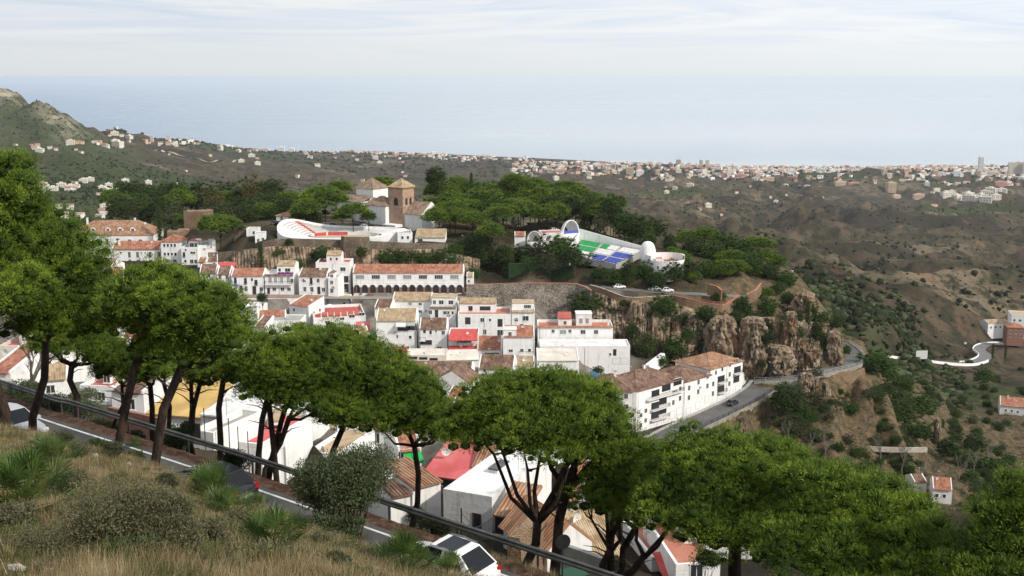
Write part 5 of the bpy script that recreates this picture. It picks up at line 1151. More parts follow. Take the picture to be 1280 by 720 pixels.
def volume(name, x0, x1, y0, y1, ze, kind, rh, rm, wm=M['white']):
    mb = MB(); mb.box(x0, x1, y0, y1, -4, ze, wm)
    if kind == 'gable':
        ym = (y0+y1)/2
        for xx in (x0, x1-.35): mb.idx([(xx, y0, ze-.01), (xx, y1, ze-.01), (xx, ym, ze+rh+.25), (xx+.35, y0, ze-.01), (xx+.35, y1, ze-.01), (xx+.35, ym, ze+rh+.25)], [(2, 1, 0), (3, 4, 5), (0, 3, 5, 2), (1, 2, 5, 4)], wm)
    o = mb.build(name, ch); r = MB(); roof_mesh(r, x0, x1-(.36 if kind == 'gable' else 0), y0, y1, ze+.01, kind, rh, rm, False, .3); r.build('roof', o); return o
volume('nave', -20, 8.2, .6, 11.5, 5.4, 'gable', 3.8, M['tilebr'])
v = volume('apse', -15.5, -6.35, -2.0, 5.5, 7.6, 'hip', 3.0, M['tilebr']); link('window', window_mesh(.9, 1.4, 'win'), v, (-6.349, 1.8, 4.2), math.pi/2)
mbw = MB(); mbw.box(-6.3, -.2, -4.0, -.15, -4, 1.6, M['white']); o = mbw.build('porch', ch); link('door', window_mesh(1.5, 2.4, 'arch'), o, (-5.2, -4.002, -1.2))
volume('chapel', -28.5, -20.2, 7, 15.3, 12.2, 'hip', 3.6, M['tilebr'])
volume('side_aisle', -32, -20.1, .5, 6.9, 8.0, 'shed', 1.6, M['tilebr'])
# ---------------------------------------------------------------- bullring
bc = pix(431, 296, 370); bc.z = 447.5
br = empty('bullring', bc, 0, 'white oval bullring with sloping tiers and red barrier', 'bullring')
a_, b_ = 22.0, 13.0; ns = 96
def hphi(p):
    p = math.degrees(p) % 360
    g = lambda c0, w_: math.exp(-(((p-c0+180) % 360-180)/w_)**2)
    return .8+3.7*g(150, 38)+2.7*g(330, 24)+1.3*g(185, 22)+.6*g(70, 60)
st = MB(); ow = MB(); bar = MB()
def ringp(f, p, z):
    ca, sa = math.cos(p), math.sin(p); return (a_*f*math.copysign(abs(ca)**.75, ca), b_*f*math.copysign(abs(sa)**.75, sa), z)
tiers = 8
for i in range(ns):
    p0, p1 = 2*math.pi*i/ns, 2*math.pi*(i+1)/ns; h0, h1 = hphi(p0), hphi(p1)
    red = (i in (37, 38))
    for k in range(tiers):
        f0, f1 = .56+.42*k/tiers, .56+.42*(k+1)/tiers
        za0, za1 = .9+(h0-.9)*k/(tiers-1), .9+(h1-.9)*k/(tiers-1)
        zb0 = .9+(h0-.9)*max(0, k-1)/(tiers-1) if k else 0; zb1 = .9+(h1-.9)*max(0, k-1)/(tiers-1) if k else 0
        m_ = M['redfloor'] if red else M['white']
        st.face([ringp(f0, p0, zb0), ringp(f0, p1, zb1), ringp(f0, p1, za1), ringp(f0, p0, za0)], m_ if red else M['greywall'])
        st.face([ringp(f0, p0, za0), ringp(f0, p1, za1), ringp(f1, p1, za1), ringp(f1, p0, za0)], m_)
    q = [ringp(.98, p0, -5), ringp(.98, p1, -5), ringp(.98, p1, h1+.7), ringp(.98, p0, h0+.7), ringp(1.0, p0, -5), ringp(1.0, p1, -5), ringp(1.0, p1, h1+.7), ringp(1.0, p0, h0+.7)]
    ow.idx(q, [(0, 3, 2, 1), (4, 5, 6, 7), (3, 7, 6, 2)], M['white'])
    q = [ringp(.50, p0, 0), ringp(.50, p1, 0), ringp(.50, p1, 1.1), ringp(.50, p0, 1.1), ringp(.51, p0, 0), ringp(.51, p1, 0), ringp(.51, p1, 1.1), ringp(.51, p0, 1.1)]
    bar.idx(q, [(0, 3, 2, 1), (4, 5, 6, 7), (3, 7, 6, 2)], M['frame'] if (i % 16 == 0 or i < 24 or i > 42) else M['redcloth'])
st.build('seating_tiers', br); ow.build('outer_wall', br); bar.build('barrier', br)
sa = MB(); sa.prism([ringp(.57, 2*math.pi*i/48, 0)[:2] for i in range(48)], -.5, .02, mat('arena_sand', (.45,.36,.24), (.52,.42,.29), .3)); sa.build('arena', br)
house('low white canteen block at the right side of the bullring', 497, 516, 300, 291, 357, 10, 8, 'flat', par=.3, wins=[(503, 297, .8, 1), (510, 297, .8, 1)], anc=False)
house('low red-floored building right of the bullring with a ragged buff roof', 518, 557, 303, 297, 356, 0, 9, 'shed', 'tileb', rh=1.6, anc=False, wins=[(525, 300, 1.6, .8)], verge=False)
# ---------------------------------------------------------------- auditorium
TL, TR, BL, BR = pix(727, 300.5, 372), pix(801, 314, 361), pix(717, 319, 351), pix(770, 330, 343.5)
au = empty('auditorium', TL, 0, 'open-air auditorium with green, white and blue seating rows', 'auditorium')
nr_, nc_ = 14, 24
def bil(u, v): return (TL.lerp(TR, u)).lerp(BL.lerp(BR, u), v)-TL
secs = {}
for i in range(nr_):
    for j in range(nc_):
        u0, u1 = j/nc_, (j+1)/nc_; v0, v1 = i/nr_, (i+1)/nr_; c_ = (u0+u1)/2; r_ = (v0+v1)/2
        aisle = i in (4, 9) or j in (8, 16); key = 'aisle' if aisle else (i//5, j//8 if j < 8 else (1 if j < 16 else 2))
        if aisle: m_ = M['concrete']
        elif (c_ < .5 and r_ < .3) or (c_ < .33 and (r_ < .62 or (i % 3 == 0))): m_ = M['green']
        elif (c_ > .66 and r_ > .28) or (c_ > .4 and r_ > .7): m_ = M['blue']
        else: m_ = M['white']
        A_, B_, C_, D_ = bil(u0, v0), bil(u1, v0), bil(u1, v1), bil(u0, v1); lo = 0 if not aisle else -.15
        mb = secs.setdefault(key, MB()); up = [q+Vector((0, 0, .3+lo)) for q in (A_, B_, C_, D_)]
        lip = (C_+D_-A_-B_)*.5
        mid = [up[0]+lip*.55, up[1]+lip*.55]
        mb.face([up[0], mid[0], mid[1], up[1]][::-1], m_)
        if aisle: mb.face([mid[0], up[3], up[2], mid[1]][::-1], m_)
        else:
            dz = Vector((0, 0, -.28)); mb.face([mid[0]+dz, up[3]+dz, up[2]+dz, mid[1]+dz][::-1], M['concrete'] if (i+j) % 2 else m_); mb.face([mid[0], mid[1], mid[1]+dz, mid[0]+dz], m_)
        mb.idx([q+Vector((0, 0, -.3)) for q in up]+[q+Vector((0, 0, -2.5)) for q in up], [(0, 1, 5, 4), (1, 2, 6, 5), (2, 3, 7, 6), (3, 0, 4, 7)], M['concrete'])
for k, mb in secs.items(): mb.build('aisle' if k == 'aisle' else 'seating_block', au)
def slabwall(pb, pt, parent, name, th, m):
    mb = MB(); off = Vector((.35*th, .94*th, 0)); k = len(pb); vs = [p for p in pb]+[p for p in pt]+[p+off for p in pb]+[p+off for p in pt]
    fs = []
    for i in range(k-1): fs += [(i, i+1, k+i+1, k+i), (2*k+i+1, 2*k+i, 3*k+i, 3*k+i+1), (k+i, k+i+1, 3*k+i+1, 3*k+i)]
    fs += [(0, k, 3*k, 2*k), (k-1, 3*k-1, 4*k-1, 2*k-1)]
    mb.idx(vs, fs, m); return mb.build(name, parent)
pb = [pix(x, y, d)-TL for x, y, d in ((724, 302, 372.5), (745, 305, 370), (770, 309.5, 366.5), (803, 315, 361.5))]; pt = [pix(x, y, d)-TL for x, y, d in ((724, 286, 372.5), (745, 292, 370), (770, 299, 366.5), (803, 308, 361.5))]
for p in pb: p.z -= 3
slabwall(pb, pt, au, 'back_wall', .5, M['white'])
pb = [pix(x, y, d)-TL for x, y, d in ((724, 303, 372.5), (712, 320, 351))]; pt = [pix(x, y, d)-TL for x, y, d in ((724, 290, 372.5), (712, 308, 351))]
for p in pb: p.z -= 3
slabwall(pb, pt, au, 'side_wall', .5, M['white'])
def shell(px, py, D, r, dep, yaw_, h, label_part):
    c0 = pix(px, py, D)-TL; mb = MB(); n, k = 18, 8
    def P_(s, i, j):   # barrel vault closing to a half dome at the back
        a = math.pi*i/n; t = j/k; rr = (r+s)*math.sqrt(max(0, 1-(t*.92)**2)) ; return (rr*math.cos(a), dep*t, (h+s)*math.sin(a)*math.sqrt(max(0, 1-(t*.92)**2)))
    for s, fl in ((0, 0), (.3, 1)):
        vs = [P_(s, i, j) for j in range(k+1) for i in range(n+1)]
        fs = [(j*(n+1)+i, j*(n+1)+i+1, (j+1)*(n+1)+i+1, (j+1)*(n+1)+i) for j in range(k) for i in range(n)]
        mb.idx(vs, [f[::-1] for f in fs] if fl else fs, M['white'])
    mb.idx([P_(0, i, 0) for i in range(n+1)]+[P_(.3, i, 0) for i in range(n+1)], [(i, i+1, n+2+i, n+1+i) for i in range(n)], M['white'])
    mb.box(-r, r, -.3, dep*.9, -3, 0, M['white'])
    return mb.build(label_part, au, c0, R(yaw_), smooth=True)
s_ = shell(714, 292, 371, 2.9, 4.0, 28, 4.3, 'stage_shell')
bb = MB(); bb.box(-3, 3, .1, .5, .0, .9, M['blue']); bb.build('blue_panel', s_)
shell(668, 303, 362, 2.3, 2.6, -10, 3.5, 'entrance_arch')
def egg(px, py, D, r, h):
    c0 = pix(px, py, D)-TL; mb = MB(); n, k = 24, 14; vs = [(r*math.cos(2*math.pi*i/n)*math.cos(.5*math.pi*j/k)**.7, r*math.sin(2*math.pi*i/n)*math.cos(.5*math.pi*j/k)**.7, h*math.sin(.5*math.pi*j/k)) for j in range(k+1) for i in range(n)]
    mb.idx(vs, [(j*n+i, j*n+(i+1) % n, (j+1)*n+(i+1) % n, (j+1)*n+i) for j in range(k) for i in range(n)], M['white']); return mb.build('dome', au, c0, smooth=True)
egg(809.5, 322, 350, 2.7, 5.2)
dm = MB(); n = 40; rad = 5.9
ringo = [(rad*math.cos(2*math.pi*i/n), rad*.85*math.sin(2*math.pi*i/n)) for i in range(n)]
for i in range(n):
    p, q = ringo[i], ringo[(i+1) % n]; hi = 2.7 if math.sin(2*math.pi*i/n) > -.35 else 1.4; f = .93
    dm.idx([(p[0], p[1], -5), (q[0], q[1], -5), (q[0], q[1], hi), (p[0], p[1], hi), (p[0]*f, p[1]*f, hi), (q[0]*f, q[1]*f, hi), (q[0]*f, q[1]*f, .5), (p[0]*f, p[1]*f, .5)], [(0, 1, 2, 3), (3, 2, 5, 4), (4, 5, 6, 7)], M['white'])
d_ = dm.build('drum', au, pix(832, 329, 346)-TL); t = MB(); t.prism([(x*.94, y*.94) for x, y in ringo], .3, .5, M['terra']); t.build('terrace_floor', d_)
for aa in (-100, -80, -60, -120):
    link('window', window_mesh(.7, 1.1, 'win'), d_, (rad*1.01*math.cos(R(aa)), rad*.85*1.01*math.sin(R(aa))-.1, -1.2), R(aa+90))
house('white dressing block with terracotta flat roof left of the auditorium shell', 677, 704, 304, 291, 363, 8, 7, 'flat', 'terra', floor='terra', par=.15, anc=False, wins=[(684, 299), (694, 298)])
house('white ticket house with windows below the egg-shaped dome', 803, 830, 334, 323.5, 346, 0, 5, 'flat', floor='terra', par=.2, anc=False, wins=[(811, 327, .9, 1.2), (818, 326.5, .9, 1.2)])
house('low ochre-roofed kiosk half hidden by trees left of the small arch', 643, 657, 300, 295, 366, 0, 5, 'gable', 'tiler', rh=1, anc=False)

# pale tracks and lanes across the plain and hills
def track(pts, w=5, m='tracks'):
    P_ = [hit(x, y, 600, 6500) for x, y in pts]; P_ = [p for p in P_ if p is not None]
    if len(P_) < 2: return
    P_ = resample(P_, 12)
    for p in P_: p.z = ground(p.x, p.y)
    mb = MB(); L_ = []
    for i, p in enumerate(P_):
        t, s_q = road_frame(P_, i); a, b = p+s_q*w/2, p-s_q*w/2; z = max(ground(a.x, a.y), ground(b.x, b.y), p.z)+.6; a.z = b.z = z; L_.append((a, b))
    for (a, b), (c_, d_) in zip(L_[:-1], L_[1:]):
        if (c_-a).length < 60: mb.face([a, c_, d_, b], M[m])
    if mb.f: tag(mb.build('dirt_track'), kind='structure')
M['tracks'] = mat('pale_track', (.34,.29,.23), (.48,.43,.36), .05, .95)
for q, w_ in (([(202, 188), (222, 194), (246, 199), (272, 201), (296, 200)], 11), ([(180, 186), (196, 188), (212, 192)], 8)): track(q, w_)
# ============================================================ vegetation
def leaf_mat(name, c1, c2, c3, sc=.35, trans=.22, rough=.6, spec=.25):
    return mat(name, c1, c3, sc, rough, c3=c2, coord='Object', lo=.33, hi=.67, trans=trans, spec=spec, det=8)
M['pine'] = leaf_mat('pine_needles', (.044,.080,.010), (.100,.162,.015), (.215,.295,.029), .6, .1)
M['pinef'] = leaf_mat('pine_needles_old', (.035,.070,.015), (.060,.110,.022), (.095,.150,.030), .12, .2)
M['oak'] = leaf_mat('evergreen_leaves', (.028,.048,.015), (.050,.075,.022), (.080,.105,.032), .12, .2)
M['dusty'] = leaf_mat('dusty_leaves', (.045,.055,.028), (.075,.080,.040), (.11,.11,.055), .12, .2)
M['autumn'] = leaf_mat('autumn_leaves', (.10,.07,.03), (.15,.11,.045), (.19,.14,.06), .12, .25)
M['olive'] = leaf_mat('olive_leaves', (.045,.065,.028), (.085,.11,.050), (.13,.155,.080), 1.2, .22, .5)
M['shrub'] = leaf_mat('grey_shrub_leaves', (.075,.080,.040), (.13,.125,.065), (.20,.19,.10), 2.5, .2, .6)
M['palm'] = leaf_mat('fan_palm_leaves', (.035,.070,.014), (.065,.115,.022), (.16,.17,.04), 2.0, .25, .45, .4)
M['twig'] = mat('bare_twigs', (.13,.11,.09), (.22,.20,.17), 2, .9)
M['core'] = mat('inner_occluder', (.018,.032,.007), (.03,.05,.012), 1, 1, spec=0)  # dark solid balls added inside the clumps to stop light leaking through
def needles(C_, Rr, n_per, ln, wd, rng, up=.5, lo=-.55, spread=.45):
    """needle tufts over clump spheres. C_ (k,3) centres, Rr (k,3) radii -> tri soup"""
    k = len(C_); n = k*n_per
    d = rng.normal(size=(n, 3)); d /= np.linalg.norm(d, axis=1)[:, None]
    m = d[:, 2] < lo; d[m, 2] *= -1
    c = np.repeat(C_, n_per, 0); r = np.repeat(Rr, n_per, 0)
    p = c+d*r*rng.uniform(.62, 1.0, (n, 1))
    a = d+rng.normal(size=(n, 3))*spread+np.array([0, 0, up]); a /= np.linalg.norm(a, axis=1)[:, None]
    s = np.cross(a, rng.normal(size=(n, 3))); s /= np.linalg.norm(s, axis=1)[:, None]+1e-9
    L_ = ln*rng.uniform(.6, 1.3, (n, 1)); W = wd*rng.uniform(.7, 1.3, (n, 1))
    V_ = np.stack([p-s*W, p+s*W, p+a*L_], 1).reshape(-1, 3)
    return V_
def ico():
    t = (1+5**.5)/2; v = np.array([(-1,t,0),(1,t,0),(-1,-t,0),(1,-t,0),(0,-1,t),(0,1,t),(0,-1,-t),(0,1,-t),(t,0,-1),(t,0,1),(-t,0,-1),(-t,0,1)], float); v /= np.linalg.norm(v[0])
    f = np.array([(0,11,5),(0,5,1),(0,1,7),(0,7,10),(0,10,11),(1,5,9),(5,11,4),(11,10,2),(10,7,6),(7,1,8),(3,9,4),(3,4,2),(3,2,6),(3,6,8),(3,8,9),(4,9,5),(2,4,11),(6,2,10),(8,6,7),(9,8,1)])
    return v, f
IV, IF = ico()
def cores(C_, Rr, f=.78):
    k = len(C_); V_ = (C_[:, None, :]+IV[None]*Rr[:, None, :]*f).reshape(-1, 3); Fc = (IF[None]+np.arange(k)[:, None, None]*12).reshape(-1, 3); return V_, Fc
def foliage_mesh(name, parts, core=None, mats=None):
    """parts: list of tri-soup arrays; core (V,F)"""
    V_ = np.concatenate(parts); F_ = np.arange(len(V_)).reshape(-1, 3); mi = np.zeros(len(F_), np.int32)
    if core is not None:
        F_ = np.concatenate([F_, core[1]+len(V_)]); mi = np.concatenate([mi, np.ones(len(core[1]), np.int32)]); V_ = np.concatenate([V_, core[0]])
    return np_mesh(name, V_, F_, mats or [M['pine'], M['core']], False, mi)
def dome_clumps(c, r, spacing, cr, rng, lo=-.25, jit=.12, inner=.75):
    """clump centres spread on an ellipsoid surface plus some inside"""
    a, b, h = r; area = 4*math.pi*((a*b)**1.6/3+(a*h)**1.6/3+(b*h)**1.6/3)**(1/1.6); n = int(area*.62/spacing**2)
    i = np.arange(n)+.5; z = 1-(1-lo)*i/n; th = math.pi*(1+5**.5)*i+rng.uniform(0, 6)
    rr = np.sqrt(1-z*z); d = np.stack([rr*np.cos(th), rr*np.sin(th), z], 1)
    d *= (1+fbm(d[:, 0]*2.3+c[0], d[:, 1]*2.3+d[:, 2]*1.5+c[1], 2, int(rng.integers(99)))*.34+rng.normal(size=n)*jit*.35)[:, None]
    P_ = np.array(c)+d*np.array([a, b, h])
    m = int(n*inner); q = rng.normal(size=(m, 3)); q /= np.linalg.norm(q, axis=1)[:, None]; q[:, 2] = np.abs(q[:, 2])*1.0-.25; q *= rng.uniform(.35, .84, (m, 1))
    P_ = np.concatenate([P_, np.array(c)+q*np.array([a, b, h])])
    R_ = cr*rng.uniform(.6, 1.35, (len(P_), 1))*np.array([[1, 1, .66]])
    return P_, R_
PINES = []
def stone_pine(label, base, crowns, Yc=None, trunks=1, rt=.22, seed=1, group=None, dens=1.0, gbase=None, lean=None, clump=.58, deadwood=True, nper=250, limbs=1.0, needle=(.15, .0155), forkf=1.0):
    """base: (px,py,Y); crowns: list of (px,py,Y,rx_px,ry_px[,depth factor])"""
    rng = np.random.default_rng(seed); rs = random.Random(seed)
    b = pix(*base); g = ground(b.x, b.y)
    b.z = min(b.z, g+.3) if gbase is None else b.z
    b.z = g-.1 if abs(b.z-g) < 6 else b.z
    root = empty('stone_pine', b, 0, label, 'tree', group)
    parts = []; CC = []; CR = []; ell = []
    for q in crowns:
        px, py, Y, rx, ry = q[:5]; df = q[5] if len(q) > 5 else .9
        c = pix(px, py, Y)-b; sx = rx/F*Y; sz = ry/F*Y
        P_, R_ = dome_clumps((c.x, c.y, c.z), (sx-.1, sx*df, sz-.1), clump*1.0/dens**.5, clump, rng)
        CC.append(P_); CR.append(R_); ell.append((c, sx, sx*df, sz))
    CC = np.concatenate(CC); CR = np.concatenate(CR)
    # drop clumps deep inside another lobe
    keep = np.ones(len(CC), bool)
    for c, a, b_, h in ell:
        q = ((CC-np.array(c))/np.array([a, b_, h])); keep &= ~((np.linalg.norm(q, axis=1) < .3))
    CC, CR = CC[keep], CR[keep]
    soup = needles(CC, CR, nper, needle[0], needle[1], rng)
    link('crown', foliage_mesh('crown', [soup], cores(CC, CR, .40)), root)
    tm = MB(); nl = len(ell)
    for t in range(trunks):
        tb = Vector((rs.uniform(-.5, .5)*(trunks > 1)*1.6, rs.uniform(-.3, .3)*(trunks > 1), -.6))
        mine = [e for i, e in enumerate(ell) if i % trunks == t % max(1, min(trunks, nl))] or ell
        tgt = sum((e[0] for e in mine), Vector())/len(mine)
        H_ = min(e[0].z-e[3]*.6 for e in mine)
        if trunks > nl: tgt = tgt+Vector((rs.uniform(-1, 1)*mine[0][1]*.6, rs.uniform(-.4, .4)*mine[0][1], 0))
        fork = tb.lerp(tgt, .62); fork.z = max(1.0, H_*forkf+rs.uniform(-.5, .2))
        if lean: fork += Vector(lean)
        mid = tb.lerp(fork, .5)+Vector((rs.uniform(-.4, .4), rs.uniform(-.25, .25), 0)); q1 = tb.lerp(mid, .5)+Vector((rs.uniform(-.28, .28), 0, 0)); q2 = mid.lerp(fork, .5)+Vector((rs.uniform(-.3, .3), 0, 0))
        r0 = rt*rs.uniform(.85, 1.1)
        tm.tube([tb, tb+Vector((0, 0, .7)), q1, mid, q2, fork], [r0*1.5, r0*1.1, r0, r0*.93, r0*.88, r0*.82], M['bark'], 9)
        for c, a, b_, h in mine:
            nlim = 3 if len(mine) < 3 else (2 if len(mine) < 4 else (1+(rs.random() < .5)))
            for k_ in range(nlim):
                w_ = 2*math.pi*(k_+rs.random()*.6)/nlim; e = c+Vector((math.cos(w_)*a*.62, math.sin(w_)*b_*.62, -h*rs.uniform(-.05, .35)))
                m1 = fork.lerp(e, .4)+Vector((rs.uniform(-.3, .3), rs.uniform(-.3, .3), -.12*(e-fork).length)); m2 = fork.lerp(e, .72)+Vector((rs.uniform(-.2, .2), rs.uniform(-.2, .2), .05))
                r1 = r0*rs.uniform(.42, .62); tm.tube([fork-Vector((0, 0, .15)), fork.lerp(m1, .5)+Vector((0, 0, -.05)), m1, m2, e], [r1*1.15, r1, r1*.8, r1*.55, r1*.25], M['bark'], 6)
                for _ in range(2):
                    e2 = m2+Vector((rs.uniform(-1, 1)*a*.4, rs.uniform(-1, 1)*b_*.4, rs.uniform(.1, .6)*h)); tm.tube([m2, m2.lerp(e2, .5)+Vector((0, 0, -.1)), e2], [r1*.5, r1*.35, r1*.12], M['bark'], 5)
        if deadwood:
            for _ in range(3):
                s0 = q2.lerp(fork, rs.random()); w_ = rs.uniform(0, 6.28); e = s0+Vector((math.cos(w_)*1.2, math.sin(w_)*.8, rs.uniform(.1, .8))); tm.tube([s0, s0.lerp(e, .5)+Vector((0, 0, .12)), e], [.045, .03, .01], M['barkpale'], 4)
    tm.build('trunk', root, smooth=True); PINES.append(root); return root
# ---- the row of stone pines along the near road
stone_pine('tallest stone pine at the left edge, trunk leaning beside the silver car', (10, 520, 46), [(-38, 285, 45, 62, 88), (20, 262, 45.5, 36, 66), (-5, 375, 45, 66, 58), (-90, 330, 45, 70, 80)], rt=.22, seed=3, gbase=1)
stone_pine('stone pine with deep crown just right of the leftmost trees', (38, 528, 50), [(78, 335, 48, 50, 50), (112, 372, 48, 36, 36), (50, 300, 49, 38, 38), (50, 385, 47, 44, 28), (96, 408, 47.5, 44, 26), (40, 412, 47, 34, 20)], rt=.19, seed=4)
stone_pine('shaded pine between the leftmost pines, slim dark trunk', (84, 512, 62), [(95, 430, 61, 44, 28), (130, 444, 61, 30, 22), (62, 434, 61, 26, 16)], rt=.2, seed=5)
stone_pine('two-stemmed stone pine in front of the barrier, crown edge against the village', (134, 556, 47), [(192, 376, 46, 58, 42), (158, 405, 46.5, 36, 28), (232, 408, 46, 48, 34), (205, 432, 46.5, 40, 20)], rt=.19, seed=6, gbase=1)
stone_pine('thick-trunked stone pine with broad lit crown right of the two-stemmed one', (178, 570, 46), [(262, 392, 45.5, 46, 38), (286, 424, 45, 34, 30), (240, 440, 46, 44, 22)], rt=.22, seed=7, gbase=1)
stone_pine('slim stone pine with thin curved stem behind the barrier', (125, 528, 64), [(150, 462, 63, 34, 22), (190, 455, 63, 30, 26)], rt=.12, seed=8, trunks=1)
stone_pine('pair-stemmed dark pine behind the barrier, left of the fork-stemmed one', (206, 545, 62), [(205, 452, 61, 42, 30), (180, 470, 61, 28, 18)], rt=.16, seed=9, trunks=2)
stone_pine('fork-stemmed dark pine before the yellow roof', (238, 560, 60), [(240, 462, 59, 40, 24), (268, 470, 59, 34, 22)], rt=.15, seed=10, trunks=2)
stone_pine('dark pine with wavy trunk right of the yellow roof', (270, 580, 57), [(290, 462, 56, 38, 22)], rt=.18, seed=11)
stone_pine('many-stemmed stone pine carrying the left part of the wide middle crown', (322, 590, 56), [(352, 458, 55, 56, 42), (397, 456, 56, 66, 48), (338, 486, 55, 44, 24), (392, 500, 55, 50, 26)], rt=.16, seed=12, trunks=4)
stone_pine('stone pine under the right part of the wide middle crown, behind the olive tree', (376, 600, 57), [(450, 470, 57, 60, 48), (504, 498, 57, 48, 42), (448, 518, 56, 56, 26)], rt=.2, seed=13)
stone_pine('slim pine with blackened bare trunk beside the grey house', (510, 655, 58), [(520, 520, 58, 46, 36), (492, 530, 57, 34, 26), (555, 535, 58, 40, 30)], rt=.17, seed=14)
stone_pine('big stone pine with forked trunk and domed crown in the bottom centre', (655, 715, 50), [(655, 520, 50, 84, 56), (715, 528, 50, 66, 52), (606, 542, 50, 58, 34), (745, 556, 51, 42, 30), (690, 558, 49, 60, 24)], rt=.24, forkf=.62, seed=15, limbs=1.2)
stone_pine('second heavy trunk beside the forked pine, crown merging with it', (684, 720, 49), [(700, 512, 51.5, 60, 44), (750, 535, 51, 40, 36)], rt=.26, forkf=.75, seed=16)
stone_pine('cluster-stemmed pine with drooping dark crown right of the road sign', (752, 735, 50), [(790, 590, 50, 60, 46), (760, 625, 49.5, 44, 36), (825, 630, 49, 58, 44)], rt=.2, forkf=.7, seed=17, trunks=4)
stone_pine('huge stone pine crown spreading over the bottom right, thick low trunk', (934, 745, 46), [(888, 596, 46, 78, 54), (960, 618, 46, 86, 62), (860, 640, 45, 70, 44), (930, 660, 44.5, 80, 40)], rt=.34, seed=18, limbs=1.2)
stone_pine('broad stone pine continuing the big crown down to the right', (1060, 790, 42), [(1040, 640, 43, 82, 58), (1110, 672, 42, 74, 56), (1020, 690, 41, 84, 44), (1090, 720, 41, 80, 44)], rt=.3, seed=19)
stone_pine('stone pine low at the bottom edge between the two big right crowns', (1170, 830, 38), [(1165, 705, 39, 70, 50), (1200, 740, 38, 76, 54), (1120, 760, 38, 80, 44)], rt=.3, seed=20)
stone_pine('dark stone pine filling the bottom right corner', (1300, 850, 36), [(1268, 668, 37, 56, 60), (1320, 640, 37, 70, 62), (1250, 740, 36, 74, 60), (1330, 740, 36, 80, 60)], rt=.3, seed=21)
# ---- small-leaved bushes near the camera
def leafy(label, c, r, n, seed, m, ln, wd, name='shrub', cat='shrub', stems=14, base_z=None, lobes=9, bark='barkpale', group=None, fill=.5, loc=None):
    """dense bush or olive tree: leaves along twigs in overlapping lobes"""
    rng = np.random.default_rng(seed); rs = random.Random(seed)
    root = empty(name, loc, 0, label, cat, group)
    C_ = []; R_ = []
    for i in range(lobes):
        w_ = rs.uniform(0, 6.28); k_ = rs.random()**.6; zz_ = rs.uniform(-.35, .62)
        q = math.sqrt(max(0, 1-zz_**2)); C_.append((c[0]+math.cos(w_)*r[0]*k_*.62*q, c[1]+math.sin(w_)*r[1]*k_*.62*q, c[2]+zz_*r[2]*.75)); s_ = rs.uniform(.26, .5); R_.append((r[0]*s_, r[1]*s_, r[2]*s_*1.05))
    C_.append(tuple(c)); R_.append(tuple(v*.72 for v in r))
    C_ = np.array(C_); R_ = np.array(R_); per = n//len(C_)
    d = rng.normal(size=(n, 3)); d /= np.linalg.norm(d, axis=1)[:, None]; cc = np.repeat(C_, per+1, 0)[:n]; rr = np.repeat(R_, per+1, 0)[:n]
    p = cc+d*rr*rng.uniform(fill, 1.08, (n, 1))
    a = d*.5+rng.normal(size=(n, 3))*.6+np.array([0, 0, .5]); a /= np.linalg.norm(a, axis=1)[:, None]
    s = np.cross(a, rng.normal(size=(n, 3))); s /= np.linalg.norm(s, axis=1)[:, None]; L_ = ln*rng.uniform(.6, 1.4, (n, 1)); W = wd*rng.uniform(.7, 1.3, (n, 1))
    V_ = np.stack([p, p+a*L_*.5+s*W, p+a*L_, p+a*L_*.5-s*W], 1).reshape(-1, 3); Fq_ = np.arange(len(V_)).reshape(-1, 4)
    link('foliage' if name == 'shrub' else 'crown', np_mesh('foliage', V_, Fq_, [M[m]]), root)
    tm = MB(); 
    for i in range(stems):
        k_ = rs.randrange(len(C_)); e = Vector(C_[k_])+Vector([rs.uniform(-.7, .7)*v for v in R_[k_]]); b0 = Vector((c[0]*.3+rs.uniform(-.12, .12)*r[0], c[1]*.3+rs.uniform(-.12, .12)*r[1], -.2)); m_ = b0.lerp(e, .5)+Vector((rs.uniform(-.1, .1)*r[0], rs.uniform(-.1, .1)*r[1], .05*r[2]))
        t0 = r[2]*.035; tm.tube([b0, b0.lerp(m_, .5), m_, e], [t0*1.3, t0, t0*.7, t0*.2], M[bark], 5)
    tm.build('stem' if name == 'shrub' else 'trunk', root); return root
def bush_at(label, px, py, Y, rx, ry, n, seed, m='shrub', ln=.03, wd=.006, **kw):
    b = pix(px, py, Y); g = ground(b.x, b.y); sx = rx/F*Y; sz = ry/F*Y
    cz = b.z-g; return leafy(label, (0, 0, cz), (sx, sx*.9, sz), n, seed, m, ln, wd, loc=Vector((b.x, b.y, g)), **kw)
bush_at('large grey-green twiggy shrub in the near foreground grass', 168, 668, 12.6, 112, 92, 90000, 31, 'shrub', .034, .0075, stems=70, lobes=14, fill=.25)
bush_at('silvery olive tree in front of the barrier in the lower middle', 432, 604, 40, 76, 62, 52000, 32, 'olive', .13, .02, name='olive_tree', cat='tree', stems=26, lobes=13, bark='bark', fill=.4)
bush_at('low grey-brown cushion shrub at the bottom left corner', 40, 690, 12, 60, 36, 22000, 35, 'shrub', .03, .006, stems=30, fill=.25)
bush_at('low spreading foot of olive suckers under the olive tree', 420, 655, 39, 42, 22, 9000, 33, 'olive', .11, .02, stems=10)
